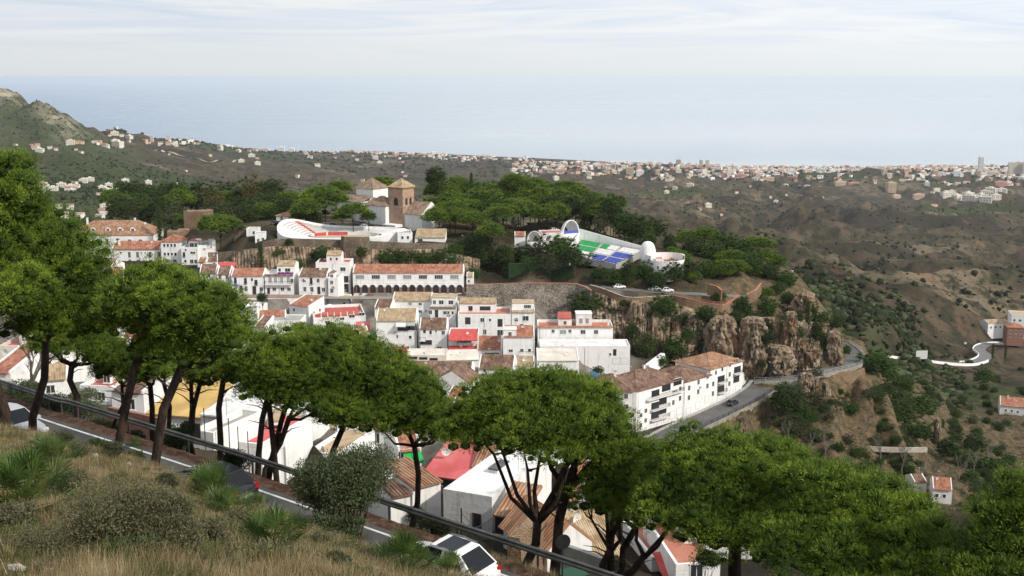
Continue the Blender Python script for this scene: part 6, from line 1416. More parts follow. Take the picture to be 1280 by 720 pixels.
for i, (lb, px, py, Y, rx, ry, m_) in enumerate([
    ('rounded green hedge bush behind the barrier at the far left', 22, 492, 68, 40, 22, 'olive'), ('dark green bush behind the barrier between the left trunks', 66, 505, 66, 34, 20, 'olive'),
    ('broad green bush behind the barrier, largest of the left row', 100, 505, 70, 48, 26, 'olive'), ('low bush under the thin curved pine stem', 130, 535, 66, 24, 16, 'olive'),
    ('bright green bush in front of the brick garden wall', 165, 552, 62, 20, 14, 'dusty'), ('dark bush growing at the barrier beneath the forked pine', 222, 545, 58, 30, 24, 'oak'),
    ('leafy bush behind the barrier above the dark car', 290, 575, 60, 26, 16, 'oak'), ('low round bush before the grey house wall', 545, 662, 58, 30, 13, 'dusty'),
    ('dry brown bush at the foot of the blackened trunk', 520, 645, 60, 20, 14, 'shrub'), ('dark shrub clinging to the slope at the foot of the thick trunk', 158, 578, 44, 30, 15, 'oak'),
    ('small dark bush by the road edge under the two-stemmed pine', 120, 560, 43, 22, 12, 'oak'), ('white-flecked bush behind the mossy garden wall', 772, 712, 56, 22, 18, 'dusty'),
    ('green bushes under the big right crown', 880, 700, 60, 26, 16, 'oak')]):
    bush_at(lb, px, py, Y, rx, ry, 5200, 40+i, m_, .13, .03, stems=8, lobes=7, fill=.55)
for i, (lb, px, py, w_, m_) in enumerate([('small grey shrub on the slope below the leftmost pine', 95, 575, .55, 'shrub'), ('low green cushion bush near the road edge at left', 140, 572, .6, 'dusty'), ('brown-green bush left of the big grey shrub', 88, 622, .6, 'shrub'),
    ('small bush right above the big grey shrub', 208, 612, .5, 'dusty'), ('grey cushion shrub under the yellowing palm', 300, 668, .5, 'shrub'), ('green bush at the crest before the olive tree', 372, 664, .55, 'dusty'), ('low bush right of the dark blue-green palm', 396, 690, .5, 'shrub'),
    ('green low bush at the bottom right of the grass', 470, 706, .6, 'dusty'), ('straw-coloured dry bush in the middle of the slope', 262, 688, .45, 'shrub'), ('tiny bush at the bottom middle of the grass', 420, 716, .4, 'dusty'), ('grey bush at the left edge under the large palm', 18, 668, .5, 'shrub'),
    ('flat green bush behind the white car', 528, 708, .55, 'dusty'), ('dry grey bush at the crest above the yellow-tipped palm', 250, 606, .5, 'shrub'), ('green herb bush beside the silver car', 75, 556, .6, 'dusty')]):
    h_ = hit(px, py, 8, 45)
    if h_: leafy(lb, (0, 0, w_*.45), (w_, w_*.9, w_*.6), 5200, 70+i, m_, .05, .011, stems=14, lobes=9, fill=.3, loc=h_)
# bare sapling seen against the white house
def bare_tree(mb, base, h, rs, m, spread=.5, depth=4, r=.08):
    def rec(p, d, L_, r_, k):
        e = p+d*L_; mb.tube([p, p.lerp(e, .5)+Vector((rs.uniform(-.06, .06), rs.uniform(-.06, .06), 0))*L_, e], [r_, r_*.8, r_*.6], m, 4 if k < 3 else 5, False)
        if k == 0: return
        for _ in range(3 if k > 1 else 4):
            dd = (d+Vector((rs.uniform(-1, 1), rs.uniform(-1, 1), rs.uniform(-.2, .6)))*spread).normalized(); rec(p.lerp(e, rs.uniform(.6, 1)), dd, L_*rs.uniform(.55, .8), r_*.58, k-1)
    rec(base, Vector((0, 0, 1)), h*.36, r, depth)
bts = []
for sd in range(3):
    mb = MB(); bare_tree(mb, Vector((0, 0, 0)), 1.0, random.Random(sd+50), M['twig'], .62, 4, .022); bts.append(mb.mesh('trunk'))
def bare(label, px, py, Y, h, k, name='bare_tree', group=None):
    b = pix(px, py, Y); g = ground(b.x, b.y); o = link(name, bts[k % 3], None, (b.x, b.y, g-.1), rnd.uniform(0, 6), (h, h, h)); return tag(o, label, 'tree', group)
bare('leafless sapling between the left pine trunks against the white house', 42, 512, 70, 7.5, 0)
for i, (px, py, Y, h) in enumerate([(1078, 560, 290, 8), (1100, 585, 275, 9), (1128, 590, 278, 10), (1150, 600, 276, 9), (1168, 592, 285, 8), (1198, 600, 290, 9), (1008, 590, 262, 8), (1030, 600, 258, 8), (985, 560, 268, 7), (1218, 575, 320, 9), (1060, 610, 255, 8), (1240, 560, 340, 9)]):
    bare('pale leafless tree on the brown hillside right of the big crown', px, py, Y, h, i, group='bare trees on the right hillside')
# ---- dwarf fan palms
def fan_palm(label, px, py, Y, rad, seed, nf=16, squash=1):
    rs = random.Random(seed); b = hit(px, py, 8, 60) or pix(px, py, Y); b.z = ground(b.x, b.y)
    root = empty('fan_palm', b, 0, label, 'fan palm'); st_ = MB(); fb_ = MB()
    for i in range(nf):
        w_ = 2*math.pi*i/nf+rs.uniform(-.3, .3); el_ = rs.uniform(.25, 1.35); L_ = rad*rs.uniform(.45, .75)
        d = Vector((math.cos(w_)*math.cos(el_), math.sin(w_)*math.cos(el_), math.sin(el_))); c = d*L_
        st_.tube([Vector((0, 0, 0)), c*.5+Vector((0, 0, .03)), c], [.012, .009, .006], M['palm'], 4)
        side = d.cross(Vector((0, 0, 1))).normalized(); up = side.cross(d).normalized()
        nl = 15; fr = rad*rs.uniform(.38, .58)
        for k_ in range(nl):
            a = -1.35+2.7*k_/(nl-1); ld = (d*math.cos(a)+side*math.sin(a)+up*(.12+.25*math.cos(a)*rs.random())).normalized(); e = c+ld*fr*rs.uniform(.85, 1.1)
            dr = Vector((0, 0, -.05*fr)); q = ld.cross(up).normalized()*fr*.035; m_ = c+ld*fr*.55
            fb_.face([c, m_-q, e+dr], M['palm']); fb_.face([c, e+dr, m_+q], M['palm'])
    st_.build('stem', root); fb_.build('frond', root); return root
for q in [('large dark green fan palm at the left edge of the grass', 28, 640, 18, .95, 1, 34), ('fan palm on the upper left of the slope near the silver car', 66, 584, 27, .85, 2, 26), ('fan palm just above the big grey shrub, beside the dark car', 262, 622, 27, .95, 3, 28),
          ('fan palm with yellowing tips right of the grey shrub', 282, 650, 23, .8, 4, 22), ('small bright fan palm halfway along the slope crest', 318, 640, 26, .6, 5, 18), ('dark blue-green fan palm in the middle of the dry grass', 338, 694, 19, .85, 6, 26),
          ('fan palm at the bottom of the slope before the white car', 505, 716, 24, .9, 7, 30), ('low fan palm tuft under the olive tree', 440, 676, 28, .7, 8, 20), ('yellow-green fan palm beside the white car bonnet', 560, 722, 27, .7, 9, 20),
          ('tiny fan palm at the road edge near the leaning trunk', 170, 560, 34, .6, 10, 16), ('fan palm tuft beneath the silver car', 52, 560, 33, .5, 11, 14), ('half-dry fan palm left of the middle grass patch', 232, 600, 29, .6, 12, 16), ('small fan palm hidden behind tall straw at the left', 8, 600, 22, .6, 13, 16)]:
    fan_palm(*q[:6], nf=q[6])
# ---- dry grass of the near slope (nobody could count it)
rng = np.random.default_rng(5); NT = 34000
yy = 8.5+rng.random(NT)**1.5*38; pxx = rng.uniform(-60, 700, NT); keep = np.ones(NT, bool)
base = []
for y_, p_ in zip(yy, pxx):
    x_ = (p_-640)/F*y_
    base.append((x_, y_, ground(x_, y_)))
base = np.array(base)
rc = np.array([(p.x, p.y) for p in ROADC]); dmin = np.array([np.min((rc[:, 0]-b[0])**2+(rc[:, 1]-b[1])**2) for b in base])**.5
dens_ = fbm(base[:, 0]/2.2, base[:, 1]/2.2, 3, 77); keep = (dmin > 3.6) & (dens_+rng.normal(size=NT)*.25 > -.32)
base = base[keep]; dens_ = dens_[keep]; nb = 9; n = len(base)*nb
p = np.repeat(base, nb, 0); p[:, :2] += rng.normal(size=(n, 2))*.075
hgt = (.14+.16*np.clip(np.repeat(dens_, nb)+.4, 0, 1))[:, None]*rng.uniform(.5, 1.5, (n, 1)); 
ln_ = np.concatenate([rng.normal(size=(n, 2))*.38+np.array([.18, -.05]), np.ones((n, 1))], 1); ln_ /= np.linalg.norm(ln_, axis=1)[:, None]
sd = np.stack([rng.normal(size=n), rng.normal(size=n), np.zeros(n)], 1); sd /= np.linalg.norm(sd, axis=1)[:, None]; wd = .0045*rng.uniform(.7, 1.6, (n, 1))
V_ = np.stack([p-sd*wd-[0, 0, .02], p+sd*wd-[0, 0, .02], p+ln_*hgt], 1).reshape(-1, 3)
mi = (np.repeat(fbm(base[:, 0]/1.6, base[:, 1]/1.6, 3, 88), nb)+rng.normal(size=n)*.25 > .06).astype(np.int32)
M['straw'] = leaf_mat('dry_straw', (.21,.15,.078), (.35,.27,.15), (.50,.41,.25), 1.5, .25)
M['grassg'] = leaf_mat('green_grass', (.05,.065,.02), (.09,.10,.03), (.16,.15,.05), 1.5, .25)
tag(link('dry_grass', np_mesh('dry_grass', V_, np.arange(len(V_)).reshape(-1, 3), [M['straw'], M['grassg']], False, mi)), kind='stuff')
# small stones on the slope
for i, (px, py, s) in enumerate([(378, 590, .0), (25, 600, 0), (118, 570, .12), (376, 700, .0), (252, 712, .10), (190, 690, 0), (20, 712, .08), (60, 715, .06), (95, 700, .05), (405, 712, .12), (160, 580, .1), (200, 605, .08)]):
    h_ = hit(px, py, 8, 60)
    if h_ is None or s == 0: continue
    v = IV*s*np.array([1.3, 1, .7]); 
    m1 = MB(); m1.idx([tuple(q*(1+.25*rnd.uniform(-1, 1))) for q in v], [tuple(f) for f in IF], M['lightstone']); o = m1.build('stone', None, h_, rnd.uniform(0, 3)); tag(o, 'pale limestone lying in the dry grass of the near slope', 'stone', 'stones on the slope')

# weeds and low herbs mixed through the near grass
rng = np.random.default_rng(17); nW = 900; yw = 9+rng.random(nW)**1.3*32; pw = rng.uniform(-40, 620, nW); xw = (pw-640)/F*yw
kw_ = (fbm(xw/3.2, yw/3.2, 3, 93)+rng.normal(size=nW)*.2 > -.05) & np.array([min((p.x-a)**2+(p.y-b)**2 for p in ROADC[::2]) > 16 for a, b in zip(xw, yw)])
xw, yw = xw[kw_], yw[kw_]; zw = np.array([ground(a, b) for a, b in zip(xw, yw)]); r_ = rng.uniform(.10, .32, len(xw))[:, None]
CW_ = np.stack([xw, yw, zw+r_[:, 0]*.3], 1); soup = needles(CW_, r_*np.array([[1.2, 1.2, .7]]), 130, .075, .010, rng, up=.9, lo=-.2, spread=.8)
mi = np.repeat(rng.choice([0, 0, 1, 2], len(xw)), 130)
tag(link('weeds', np_mesh('weeds', soup, np.arange(len(soup)).reshape(-1, 3), [M['shrub'], M['grassg'], M['oak']], False, mi)), kind='stuff')
# low scrub and dry tussocks covering the slope under the bend road
nS = 5200; ps_ = rng.uniform(850, 1330, nS); ys_ = rng.uniform(232, 520, nS); xs_ = (ps_-640)/F*ys_; rb = np.array([(p.x, p.y) for p in BEND+PROM+VROAD])
zs_ = np.array([ground(a, b) for a, b in zip(xs_, ys_)]); dd = np.sqrt(np.min((xs_[:, None]-rb[None, :, 0])**2+(ys_[:, None]-rb[None, :, 1])**2, 1))
ks_ = (dd > 6) & (zs_ < 414) & (fbm(xs_/16, ys_/16, 4, 64)+rng.normal(size=nS)*.3 > -.25) & np.array([not in_foot(a, b, 1) for a, b in zip(xs_, ys_)])
xs_, ys_, zs_ = xs_[ks_], ys_[ks_], zs_[ks_]; r_ = rng.uniform(.35, 1.25, len(xs_))[:, None]
soup = needles(np.stack([xs_, ys_, zs_+r_[:, 0]*.25], 1), r_*np.array([[1.2, 1.2, .75]]), 34, .34, .06, rng, up=.7, lo=-.2, spread=.7)
mi = np.repeat(rng.choice([0, 1, 1, 2, 3], len(xs_)), 34)
tag(link('slope_scrub', np_mesh('slope_scrub', soup, np.arange(len(soup)).reshape(-1, 3), [M['oak'], M['dusty'], M['straw'], M['pinef']], False, mi)), kind='stuff')
# ============================================================ plateau trees, shrubs, far scrub, far towns
def ground_np(x, y):
    px = 640+F*x/y; j = np.clip(np.searchsorted(cols, px)-1, 0, len(cols)-2); a = np.clip((px-cols[j])/(cols[j+1]-cols[j]), 0, 1)
    i = (np.log(y)-lr[0])/(lr[1]-lr[0]); ii = np.clip(i.astype(int), 0, len(rows)-2); b = np.clip(i-ii, 0, 1)
    return Z[ii, j]*(1-a)*(1-b)+Z[ii, j+1]*a*(1-b)+Z[ii+1, j]*(1-a)*b+Z[ii+1, j+1]*a*b
TV = {}
def variant(kind, seed):
    rng = np.random.default_rng(seed)
    if kind == 'umb':
        P1, R1 = dome_clumps((0, 0, .05), (.80, .80, .62), .20, .20, rng, lo=-.3, jit=.25, inner=.25); P2, R2 = dome_clumps((.25*math.cos(seed), .25*math.sin(seed), .15), (.6, .6, .62), .2, .18, rng, jit=.3)
        lw = (.085, .016); m = 'pine'; n_ = 60
    elif kind == 'round':
        P1, R1 = dome_clumps((0, 0, 0), (.72, .72, .8), .24, .22, rng, lo=-.75, jit=.5, inner=.4); P2, R2 = dome_clumps((.3*math.cos(seed*2), .3*math.sin(seed*2), -.05), (.5, .5, .6), .24, .2, rng, lo=-.8, jit=.5)
        lw = (.08, .022); m = 'oak'; n_ = 42
    elif kind == 'olivey':
        P1, R1 = dome_clumps((0, 0, 0), (.75, .75, .78), .25, .22, rng, lo=-.7, jit=.5, inner=.4); P2, R2 = dome_clumps((-.3, .1, -.1), (.5, .5, .6), .25, .2, rng, lo=-.7, jit=.5); lw = (.08, .022); m = 'pinef'; n_ = 42
    elif kind in ('dusty', 'autumn'):
        P1, R1 = dome_clumps((0, 0, 0), (.72, .72, .82), .28, .2, rng, lo=-.8, jit=.8, inner=.3); P2, R2 = P1[:4], R1[:4]; lw = (.09, .02); m = kind; n_ = 34
    elif kind == 'cyp':
        zz_ = np.linspace(-.95, .9, 26); ang = np.arange(26)*2.4; rr = .55*np.sqrt(np.clip(1-(zz_*.98)**2, 0, 1))*.8
        P1 = np.stack([rr*np.cos(ang)*.6, rr*np.sin(ang)*.6, zz_], 1); R1 = np.stack([rr*.8+.15, rr*.8+.15, rr*0+.14], 1); P2, R2 = P1[:1], R1[:1]; lw = (.07, .03); m = 'oak'; n_ = 70
    P_ = np.concatenate([P1, P2]); R_ = np.concatenate([R1, R2])
    soup = needles(P_, R_, n_, lw[0], lw[1], rng, lo=-.9, spread=.6)
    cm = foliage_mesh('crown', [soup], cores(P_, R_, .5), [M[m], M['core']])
    tm = MB(); rs = random.Random(seed); tm.tube([(0, 0, -.1), (rs.uniform(-.04, .04), 0, .35), (rs.uniform(-.06, .06), .03, .7), (0, 0, 1)], [.05, .04, .035, .02], M['bark'], 6, False)
    for k in range(4): w_ = k*1.57+rs.random(); tm.tube([(0, 0, .6), (.25*math.cos(w_), .25*math.sin(w_), .85), (.5*math.cos(w_), .5*math.sin(w_), 1.05)], [.025, .018, .008], M['bark'], 4, False)
    return cm, tm.mesh('trunk')
for k, ns_ in (('umb', 4), ('round', 4), ('olivey', 3), ('dusty', 2), ('autumn', 2), ('cyp', 1)): TV[k] = [variant(k, 60+i*7) for i in range(ns_)]
NAMES = dict(umb='umbrella_pine', round='evergreen_tree', olivey='pine_tree', dusty='scrub_tree', autumn='autumn_tree', cyp='cypress')
def place(kind, px, py, rx, ry, Y, label, group=None, bush=False):
    c = pix(px, py, Y); g = ground(c.x, c.y); sx = rx/F*Y; sz = ry/F*Y
    if in_foot(c.x, c.y, -.3) and Y < 345 and c.z-sz < g+3: return None
    if c.z-sz*.6 < g: c.z = g+sz*.6
    v = rnd.choice(TV[kind]); rz = rnd.uniform(0, 6.28)
    root = empty('shrub' if bush else NAMES[kind], (c.x, c.y, g), rz, label, 'shrub' if bush else 'tree', group)
    link('crown' if not bush else 'foliage', v[0], root, (0, 0, c.z-g), 0, (sx*1.12, sx*1.12, sz*1.15))
    if not bush and c.z-g > sz*.5: h = c.z-g; link('trunk', v[1], root, (0, 0, 0), 0, (max(2.4, sx*.75), max(2.4, sx*.75), h))
    return root
# named trees
for q in [('cyp', 199, 284, 6.5, 22, 383, 'tall dark cypress between the hotel and the fort tower'),
    ('umb', 275, 283, 25, 15, 372, 'wide round-crowned pine beside the fort tower'),
    ('autumn', 266, 252, 15, 13, 440, 'yellow-brown autumn tree behind the wide round pine'), ('autumn', 315, 240, 12, 17, 450, 'tall olive-brown tree on the skyline left of the bullring'),
    ('umb', 406, 250, 27, 17, 398, 'largest pine left of the church'), ('umb', 382, 262, 18, 14, 388, 'pine in front of the largest churchyard pine'), ('umb', 441, 265, 18, 11, 378, 'bright flat-crowned pine between bullring and church'),
    ('umb', 424, 236, 16, 10, 425, 'pine crown rising behind the churchyard'), ('umb', 474, 232, 18, 11, 425, 'pine framed between the chapel roof and the bell tower'), ('round', 357, 258, 12, 10, 410, 'dark tree beside the terracotta pavilion'),
    ('round', 545, 222, 14, 12, 425, 'dark tree top just right of the bell tower'), ('cyp', 589, 226, 4, 9, 440, 'small cypress tip on the skyline right of the church'), ('umb', 640, 228, 15, 11, 430, 'highest pine crown on the wooded hill'),
    ('cyp', 326, 320, 6, 13, 342, 'dark cypress at the cliff foot above the street row'), ('olivey', 405, 318, 11, 10, 341, 'bush-like pine on the cliff under the bullring'),
    ('olivey', 829, 385, 17, 17, 318, 'big grey-green tree growing out of the cliff top'), ('round', 733, 383, 22, 17, 321, 'dark ivy-like bush on the cliff beside the rubble wall'), ('olivey', 845, 436, 14, 13, 305, 'bright green bush at the cliff foot behind the apartment block'),
    ('round', 806, 434, 14, 14, 305, 'dark tree at the cliff foot beside the white podium'), ('round', 1024, 432, 12, 17, 317, 'dark tree hugging the right-hand rock'), ('cyp', 1008, 432, 6, 18, 322, 'dark narrow tree between the rock pillars and the right-hand rock'),
    ('dusty', 1020, 468, 10, 8, 295, 'yellow-green bush below the railed road'), ('round', 925, 385, 14, 13, 325, 'dark tree above the broad pale boulder'), ('olivey', 960, 386, 12, 14, 326, 'tree standing over the slim pillar'),
    ('round', 1007, 378, 14, 12, 335, 'dark round tree crowning the rock knob'), ('olivey', 984, 352, 13, 10, 360, 'pine by the small white house on the ridge'),
    ('olivey', 1230, 470, 12, 10, 520, 'dark conifer below the valley hairpin'), ('cyp', 1241, 440, 3, 10, 690, 'thin cypress inside the valley hairpin'), ('cyp', 1257, 440, 3, 9, 690, 'thin cypress right of the valley hairpin'),
    ('dusty', 1218, 612, 10, 6, 275, 'yellowish tree beside the orange-roofed cottage'), ('olivey', 748, 463, 7, 5, 275, 'small dark tree on the lane behind the garage building'), ('round', 328, 372, 7, 6, 300, 'dark bush in front of the white street wall')]:
    place(*q)
def field(label, group, kinds, pts, jit=3):
    for (px, py, rx, ry, Y) in pts: place(rnd.choice(kinds), px+rnd.uniform(-jit, jit), py+rnd.uniform(-jit, jit)*.5, rx*rnd.uniform(.85, 1.2), ry*rnd.uniform(.85, 1.2), Y+rnd.uniform(-6, 6), label, group)
L1 = []
for Y, py, x0, x1, st_ in ((480, 243, 150, 345, 19), (455, 253, 140, 350, 18), (430, 264, 150, 345, 17), (410, 273, 205, 345, 17)):
    L1 += [(x, py+rnd.uniform(-4, 4), 14, 12, Y) for x in range(x0, x1, st_) if not (225 < x < 262 and Y < 445)]
field('dark tree in the wood behind the hotel and fort tower', 'trees in the wood behind the hotel', ['round', 'olivey', 'round', 'umb', 'dusty'], L1)
field('tree in the grove behind the bullring car park', 'trees behind the bullring', ['umb', 'olivey', 'round'], [(350, 268, 12, 9, 412), (366, 250, 14, 10, 425), (375, 272, 12, 9, 392), (395, 274, 13, 8, 385), (425, 272, 12, 8, 383), (340, 255, 13, 11, 430), (458, 272, 9, 7, 380)])
L2 = []
for Y, py, x0, x1, st_ in ((455, 238, 555, 765, 19), (435, 246, 548, 775, 19), (412, 256, 550, 780, 20), (392, 266, 566, 700, 22)):
    L2 += [(x, py+rnd.uniform(-5, 4)+max(0, (x-680))*.18, 17, 12, Y) for x in range(x0, x1, st_)]
field('umbrella pine in the dense park wood right of the church', 'pines of the park wood right of the church', ['umb', 'umb', 'umb', 'olivey'], L2)
field('umbrella pine at the front edge of the park wood above the arcade', 'front row pines of the park wood', ['umb'], [(548, 273, 17, 11, 368), (572, 270, 16, 10, 372), (594, 276, 18, 12, 364), (560, 262, 18, 10, 384), (622, 270, 20, 12, 372), (612, 292, 18, 12, 356), (640, 262, 18, 12, 384), (586, 262, 16, 10, 388)])
field('tall dark tree behind the auditorium', 'trees behind the auditorium', ['round', 'olivey', 'round', 'dusty'], [(690, 262, 14, 16, 405), (735, 268, 12, 18, 400), (765, 268, 15, 24, 402), (780, 282, 14, 18, 395), (718, 262, 12, 14, 412), (800, 290, 16, 16, 392), (820, 285, 15, 14, 400), (748, 282, 10, 14, 392), (812, 300, 10, 10, 380), (838, 305, 10, 10, 378)])
field('low dark evergreen in front of the auditorium', 'evergreens in front of the auditorium', ['round', 'round', 'dusty', 'olivey'], [(600, 306, 14, 12, 352), (585, 318, 14, 12, 351), (612, 318, 15, 13, 350), (632, 320, 14, 12, 352), (655, 318, 16, 13, 353), (676, 312, 15, 14, 350), (698, 312, 18, 15, 348), (715, 322, 14, 12, 347), (660, 332, 14, 10, 349), (735, 338, 12, 9, 345), (752, 343, 12, 9, 341), (768, 345, 12, 9, 341), (786, 342, 12, 12, 341), (806, 348, 13, 13, 341), (822, 352, 12, 12, 341), (842, 350, 14, 14, 342), (862, 344, 13, 13, 345), (600, 336, 16, 11, 350), (625, 336, 13, 9, 350), (565, 325, 12, 10, 352), (686, 332, 13, 10, 348)])
field('pine in the grove at the right end of the plateau', 'pines of the right plateau grove', ['umb', 'umb', 'olivey', 'round'], [(858, 300, 16, 12, 392), (882, 298, 17, 13, 388), (905, 305, 17, 13, 384), (928, 312, 16, 12, 382), (948, 306, 17, 12, 385), (865, 318, 15, 13, 372), (890, 322, 15, 12, 368), (912, 330, 15, 13, 364), (938, 332, 16, 13, 364), (958, 325, 14, 13, 370), (880, 342, 14, 12, 356), (902, 352, 14, 12, 352), (925, 352, 12, 11, 352), (868, 358, 10, 9, 348), (958, 345, 13, 11, 358), (972, 362, 12, 10, 350), (972, 340, 10, 10, 372), (850, 332, 12, 12, 360), (840, 318, 10, 10, 372), (958, 372, 10, 9, 340), (896, 372, 8, 6, 335)])
field('dark bush at the foot of the rampart behind the arcade roof', 'bushes between arcade and rampart', ['round', 'olivey'], [(484, 322, 11, 9, 340), (500, 324, 12, 9, 340), (516, 322, 12, 9, 341), (532, 324, 12, 9, 341), (548, 322, 12, 9, 341), (562, 328, 11, 10, 341), (576, 330, 10, 9, 341), (392, 320, 6, 9, 340), (362, 303, 6, 4, 347), (438, 306, 7, 5, 344), (452, 316, 8, 7, 341), (372, 330, 10, 7, 339), (350, 332, 9, 7, 340), (590, 342, 9, 8, 338)], 2)
field('dark bush growing on the long rock face', 'bushes on the rock face', ['round', 'olivey', 'dusty'], [(770, 395, 9, 10, 318), (815, 400, 9, 10, 314), (858, 400, 12, 9, 316), (880, 392, 12, 8, 317), (838, 418, 9, 9, 309), (868, 436, 8, 8, 308), (922, 400, 7, 10, 310), (958, 408, 7, 9, 311), (1000, 418, 6, 9, 314), (905, 386, 9, 7, 320), (790, 450, 10, 7, 303), (825, 452, 10, 8, 303), (862, 455, 9, 6, 303), (955, 455, 5, 5, 304), (1012, 392, 12, 10, 326), (1030, 398, 10, 8, 328), (1045, 410, 10, 8, 334), (985, 375, 10, 9, 335), (1060, 440, 6, 8, 335), (752, 388, 9, 7, 317), (790, 412, 8, 8, 313), (845, 398, 10, 8, 315), (858, 418, 8, 8, 309), (893, 404, 7, 7, 312), (918, 428, 6, 9, 305), (888, 452, 8, 6, 303), (945, 396, 9, 6, 311), (975, 398, 7, 6, 310), (998, 398, 8, 7, 316), (962, 424, 6, 8, 307), (1020, 412, 7, 8, 315), (780, 380, 8, 5, 319), (905, 398, 8, 6, 314)], 2)
for i, (px, py, rx, ry, Y) in enumerate([(985, 500, 22, 20, 285), (1108, 466, 15, 13, 395), (1128, 482, 14, 11, 385), (1120, 500, 20, 14, 370), (1150, 508, 22, 15, 372), (1090, 520, 24, 16, 320), (1118, 532, 26, 16, 325), (1145, 540, 22, 13, 335), (1060, 540, 12, 8, 300), (1185, 560, 16, 12, 335), (1210, 580, 18, 13, 330), (1240, 600, 20, 14, 325), (1220, 555, 16, 12, 360)]):
    place('olivey' if i % 3 else 'round', px, py, rx, ry, Y, 'large dark bush on the slope right of the bend', 'large bushes on the right slope', True)
# scattered hillside shrubs: each its own thing, set on the slope it grows from
cnt = 0; rs = random.Random(99)
def wooded(px, py):
    if px < 985: return .6 if py > 515 else .1
    if 1090 < px and py < 560: return .95
    if px > 1190: return .9
    if px > 1060 and py > 480: return .45
    return .55
tries = 0
while cnt < 285 and tries < 2500:
    tries += 1; px = rs.uniform(880, 1300); py = rs.uniform(455, 640)
    if py < 452+(1100-px)*.25 and px < 1090: continue
    if rs.random() > wooded(px, py): continue
    if 1240 < px < 1290 and 495 < py < 530: continue
    if 1140 < px < 1195 and 598 < py < 632: continue
    h_ = hit(px, py, 200, 700)
    if h_ is None or in_foot(h_.x, h_.y, 2): continue
    if min((h_-p).length for p in PROM+BEND) < 8: continue
    r_ = rs.uniform(.8, 2.9); s_ = r_/h_.y*F
    rk = rs.choice(['round', 'olivey', 'dusty', 'dusty', 'autumn'] if px < 1090 else ['round', 'olivey', 'dusty', 'round'])
    v = rnd.choice(TV[rk]); root = empty('shrub', h_, rs.uniform(0, 6), 'scrubby bush on the brown and green valley side at the right', 'shrub', 'bushes on the right valley side'); link('foliage', v[0], root, (0, 0, r_*.4), 0, (r_, r_, r_*rs.uniform(.6, .9))); cnt += 1
# far scrub and woods: nobody could count these
rng = np.random.default_rng(11); N_ = 90000
Yr = np.exp(rng.uniform(math.log(430), math.log(5400), N_)); pxr = rng.uniform(-250, 1500, N_); xr = (pxr-640)/F*Yr; zr = ground_np(xr, Yr)
gi = lambda px, Y, a, b: np.exp(-((pxr-px)/a)**2-((np.log(Yr)-math.log(Y))/b)**2)
gm = .75*gi(300, 1500, 330, .42)+.7*gi(60, 3400, 90, .12)+.9*gi(120, 1000, 200, .3)+.5*gi(300, 4800, 200, .16)+.6*gi(1080, 3300, 120, .08)+.9*gi(1170, 4450, 90, .04)+.6*gi(1200, 3000, 130, .06)+.8*gi(1090, 480, 90, .3)+.9*gi(1000, 600, 110, .5)+.9*gi(1250, 520, 160, .2)+.6*gi(1105, 4900, 60, .03)+.6*gi(850, 3200, 60, .1)+.8*gi(1020, 4700, 60, .04)+.35*gi(540, 3600, 160, .15)+.9*gi(600, 550, 500, .3)
clus = fbm(xr/170, Yr/170, 4, 41)+.5*fbm(xr/38, Yr/38, 3, 43)
pr = np.clip(-.06+.95*gm+clus*.62, 0, 1)*(zr > SEA+2)
kp = rng.random(N_) < pr*.9
vr = np.array([(p.x, p.y) for p in VROAD])
near_v = np.zeros(N_, bool); mm = (Yr < 900) & (pxr > 1000); near_v[mm] = np.min((xr[mm][:, None]-vr[None, :, 0])**2+(Yr[mm][:, None]-vr[None, :, 1])**2, 1) < 81
kp &= ~near_v; kp &= ~((Yr < 470) & (pxr > 860) & (pxr < 1060)); kp &= ~((Yr < 800) & (Yr > 430) & (pxr > 1225))
xr, Yr, zr, gm_ = xr[kp], Yr[kp], zr[kp], gm[kp]; k = len(xr)
s_ = (rng.uniform(.4, 1.4, k)+1.3*gm_*rng.random(k))*(1+Yr/4200)
cc = np.stack([xr, Yr, zr+s_*.25], 1); RR = np.stack([s_*rng.uniform(.8, 1.4, k), s_*rng.uniform(.8, 1.4, k), s_*rng.uniform(.55, .95, k)], 1)
Vs = cc[:, None]+IV[None]*RR[:, None]*rng.uniform(.35, 1.4, (k, 12, 1)); Fs = (IF[None]+np.arange(k)[:, None, None]*12).reshape(-1, 3)
mi = np.repeat(rng.choice([0, 0, 1, 2], k), 20)
M['scrubfar'] = mat('scrub_leaves', (.012,.019,.008), (.034,.043,.018), .03, 1, spec=.05)
M['scrubdry'] = mat('dry_scrub_leaves', (.05,.045,.028), (.09,.08,.045), .03, 1, spec=.05)
tag(link('scrub', np_mesh('scrub', Vs.reshape(-1, 3), Fs, [M['scrubfar'], M['oak'], M['scrubdry']], False, mi)), kind='stuff')
# distant open woodland on the left and along the valleys
N_ = 90000; Yr = np.exp(rng.uniform(math.log(560), math.log(3600), N_)); pxr = rng.uniform(-250, 1400, N_); xr = (pxr-640)/F*Yr; zr = ground_np(xr, Yr)
pr = .9*gi(40, 3400, 90, .1)+1.0*gi(290, 1900, 300, .36)+.7*gi(260, 1150, 300, .3)+.8*gi(110, 900, 160, .3)+.8*gi(430, 1100, 200, .3)+.8*gi(1080, 3300, 130, .07)+.7*gi(1210, 3000, 120, .05)+.55*gi(850, 3000, 90, .10)+.5*gi(1080, 700, 110, .12)+.6*gi(1290, 1250, 80, .12)+.35*gi(540, 3200, 160, .12)+.22*gi(1120, 1800, 260, .5)+.3*gi(900, 2600, 200, .25)
pr = pr*(.5+.9*np.clip(fbm(xr/120, Yr/120, 4, 61)+.3, -.4, 1)); kp = (rng.random(N_) < pr) & ~((Yr < 950) & (pxr > 1180))
xr, Yr, zr = xr[kp], Yr[kp], zr[kp]; k = len(xr); s_ = rng.uniform(1.6, 3.6, k)
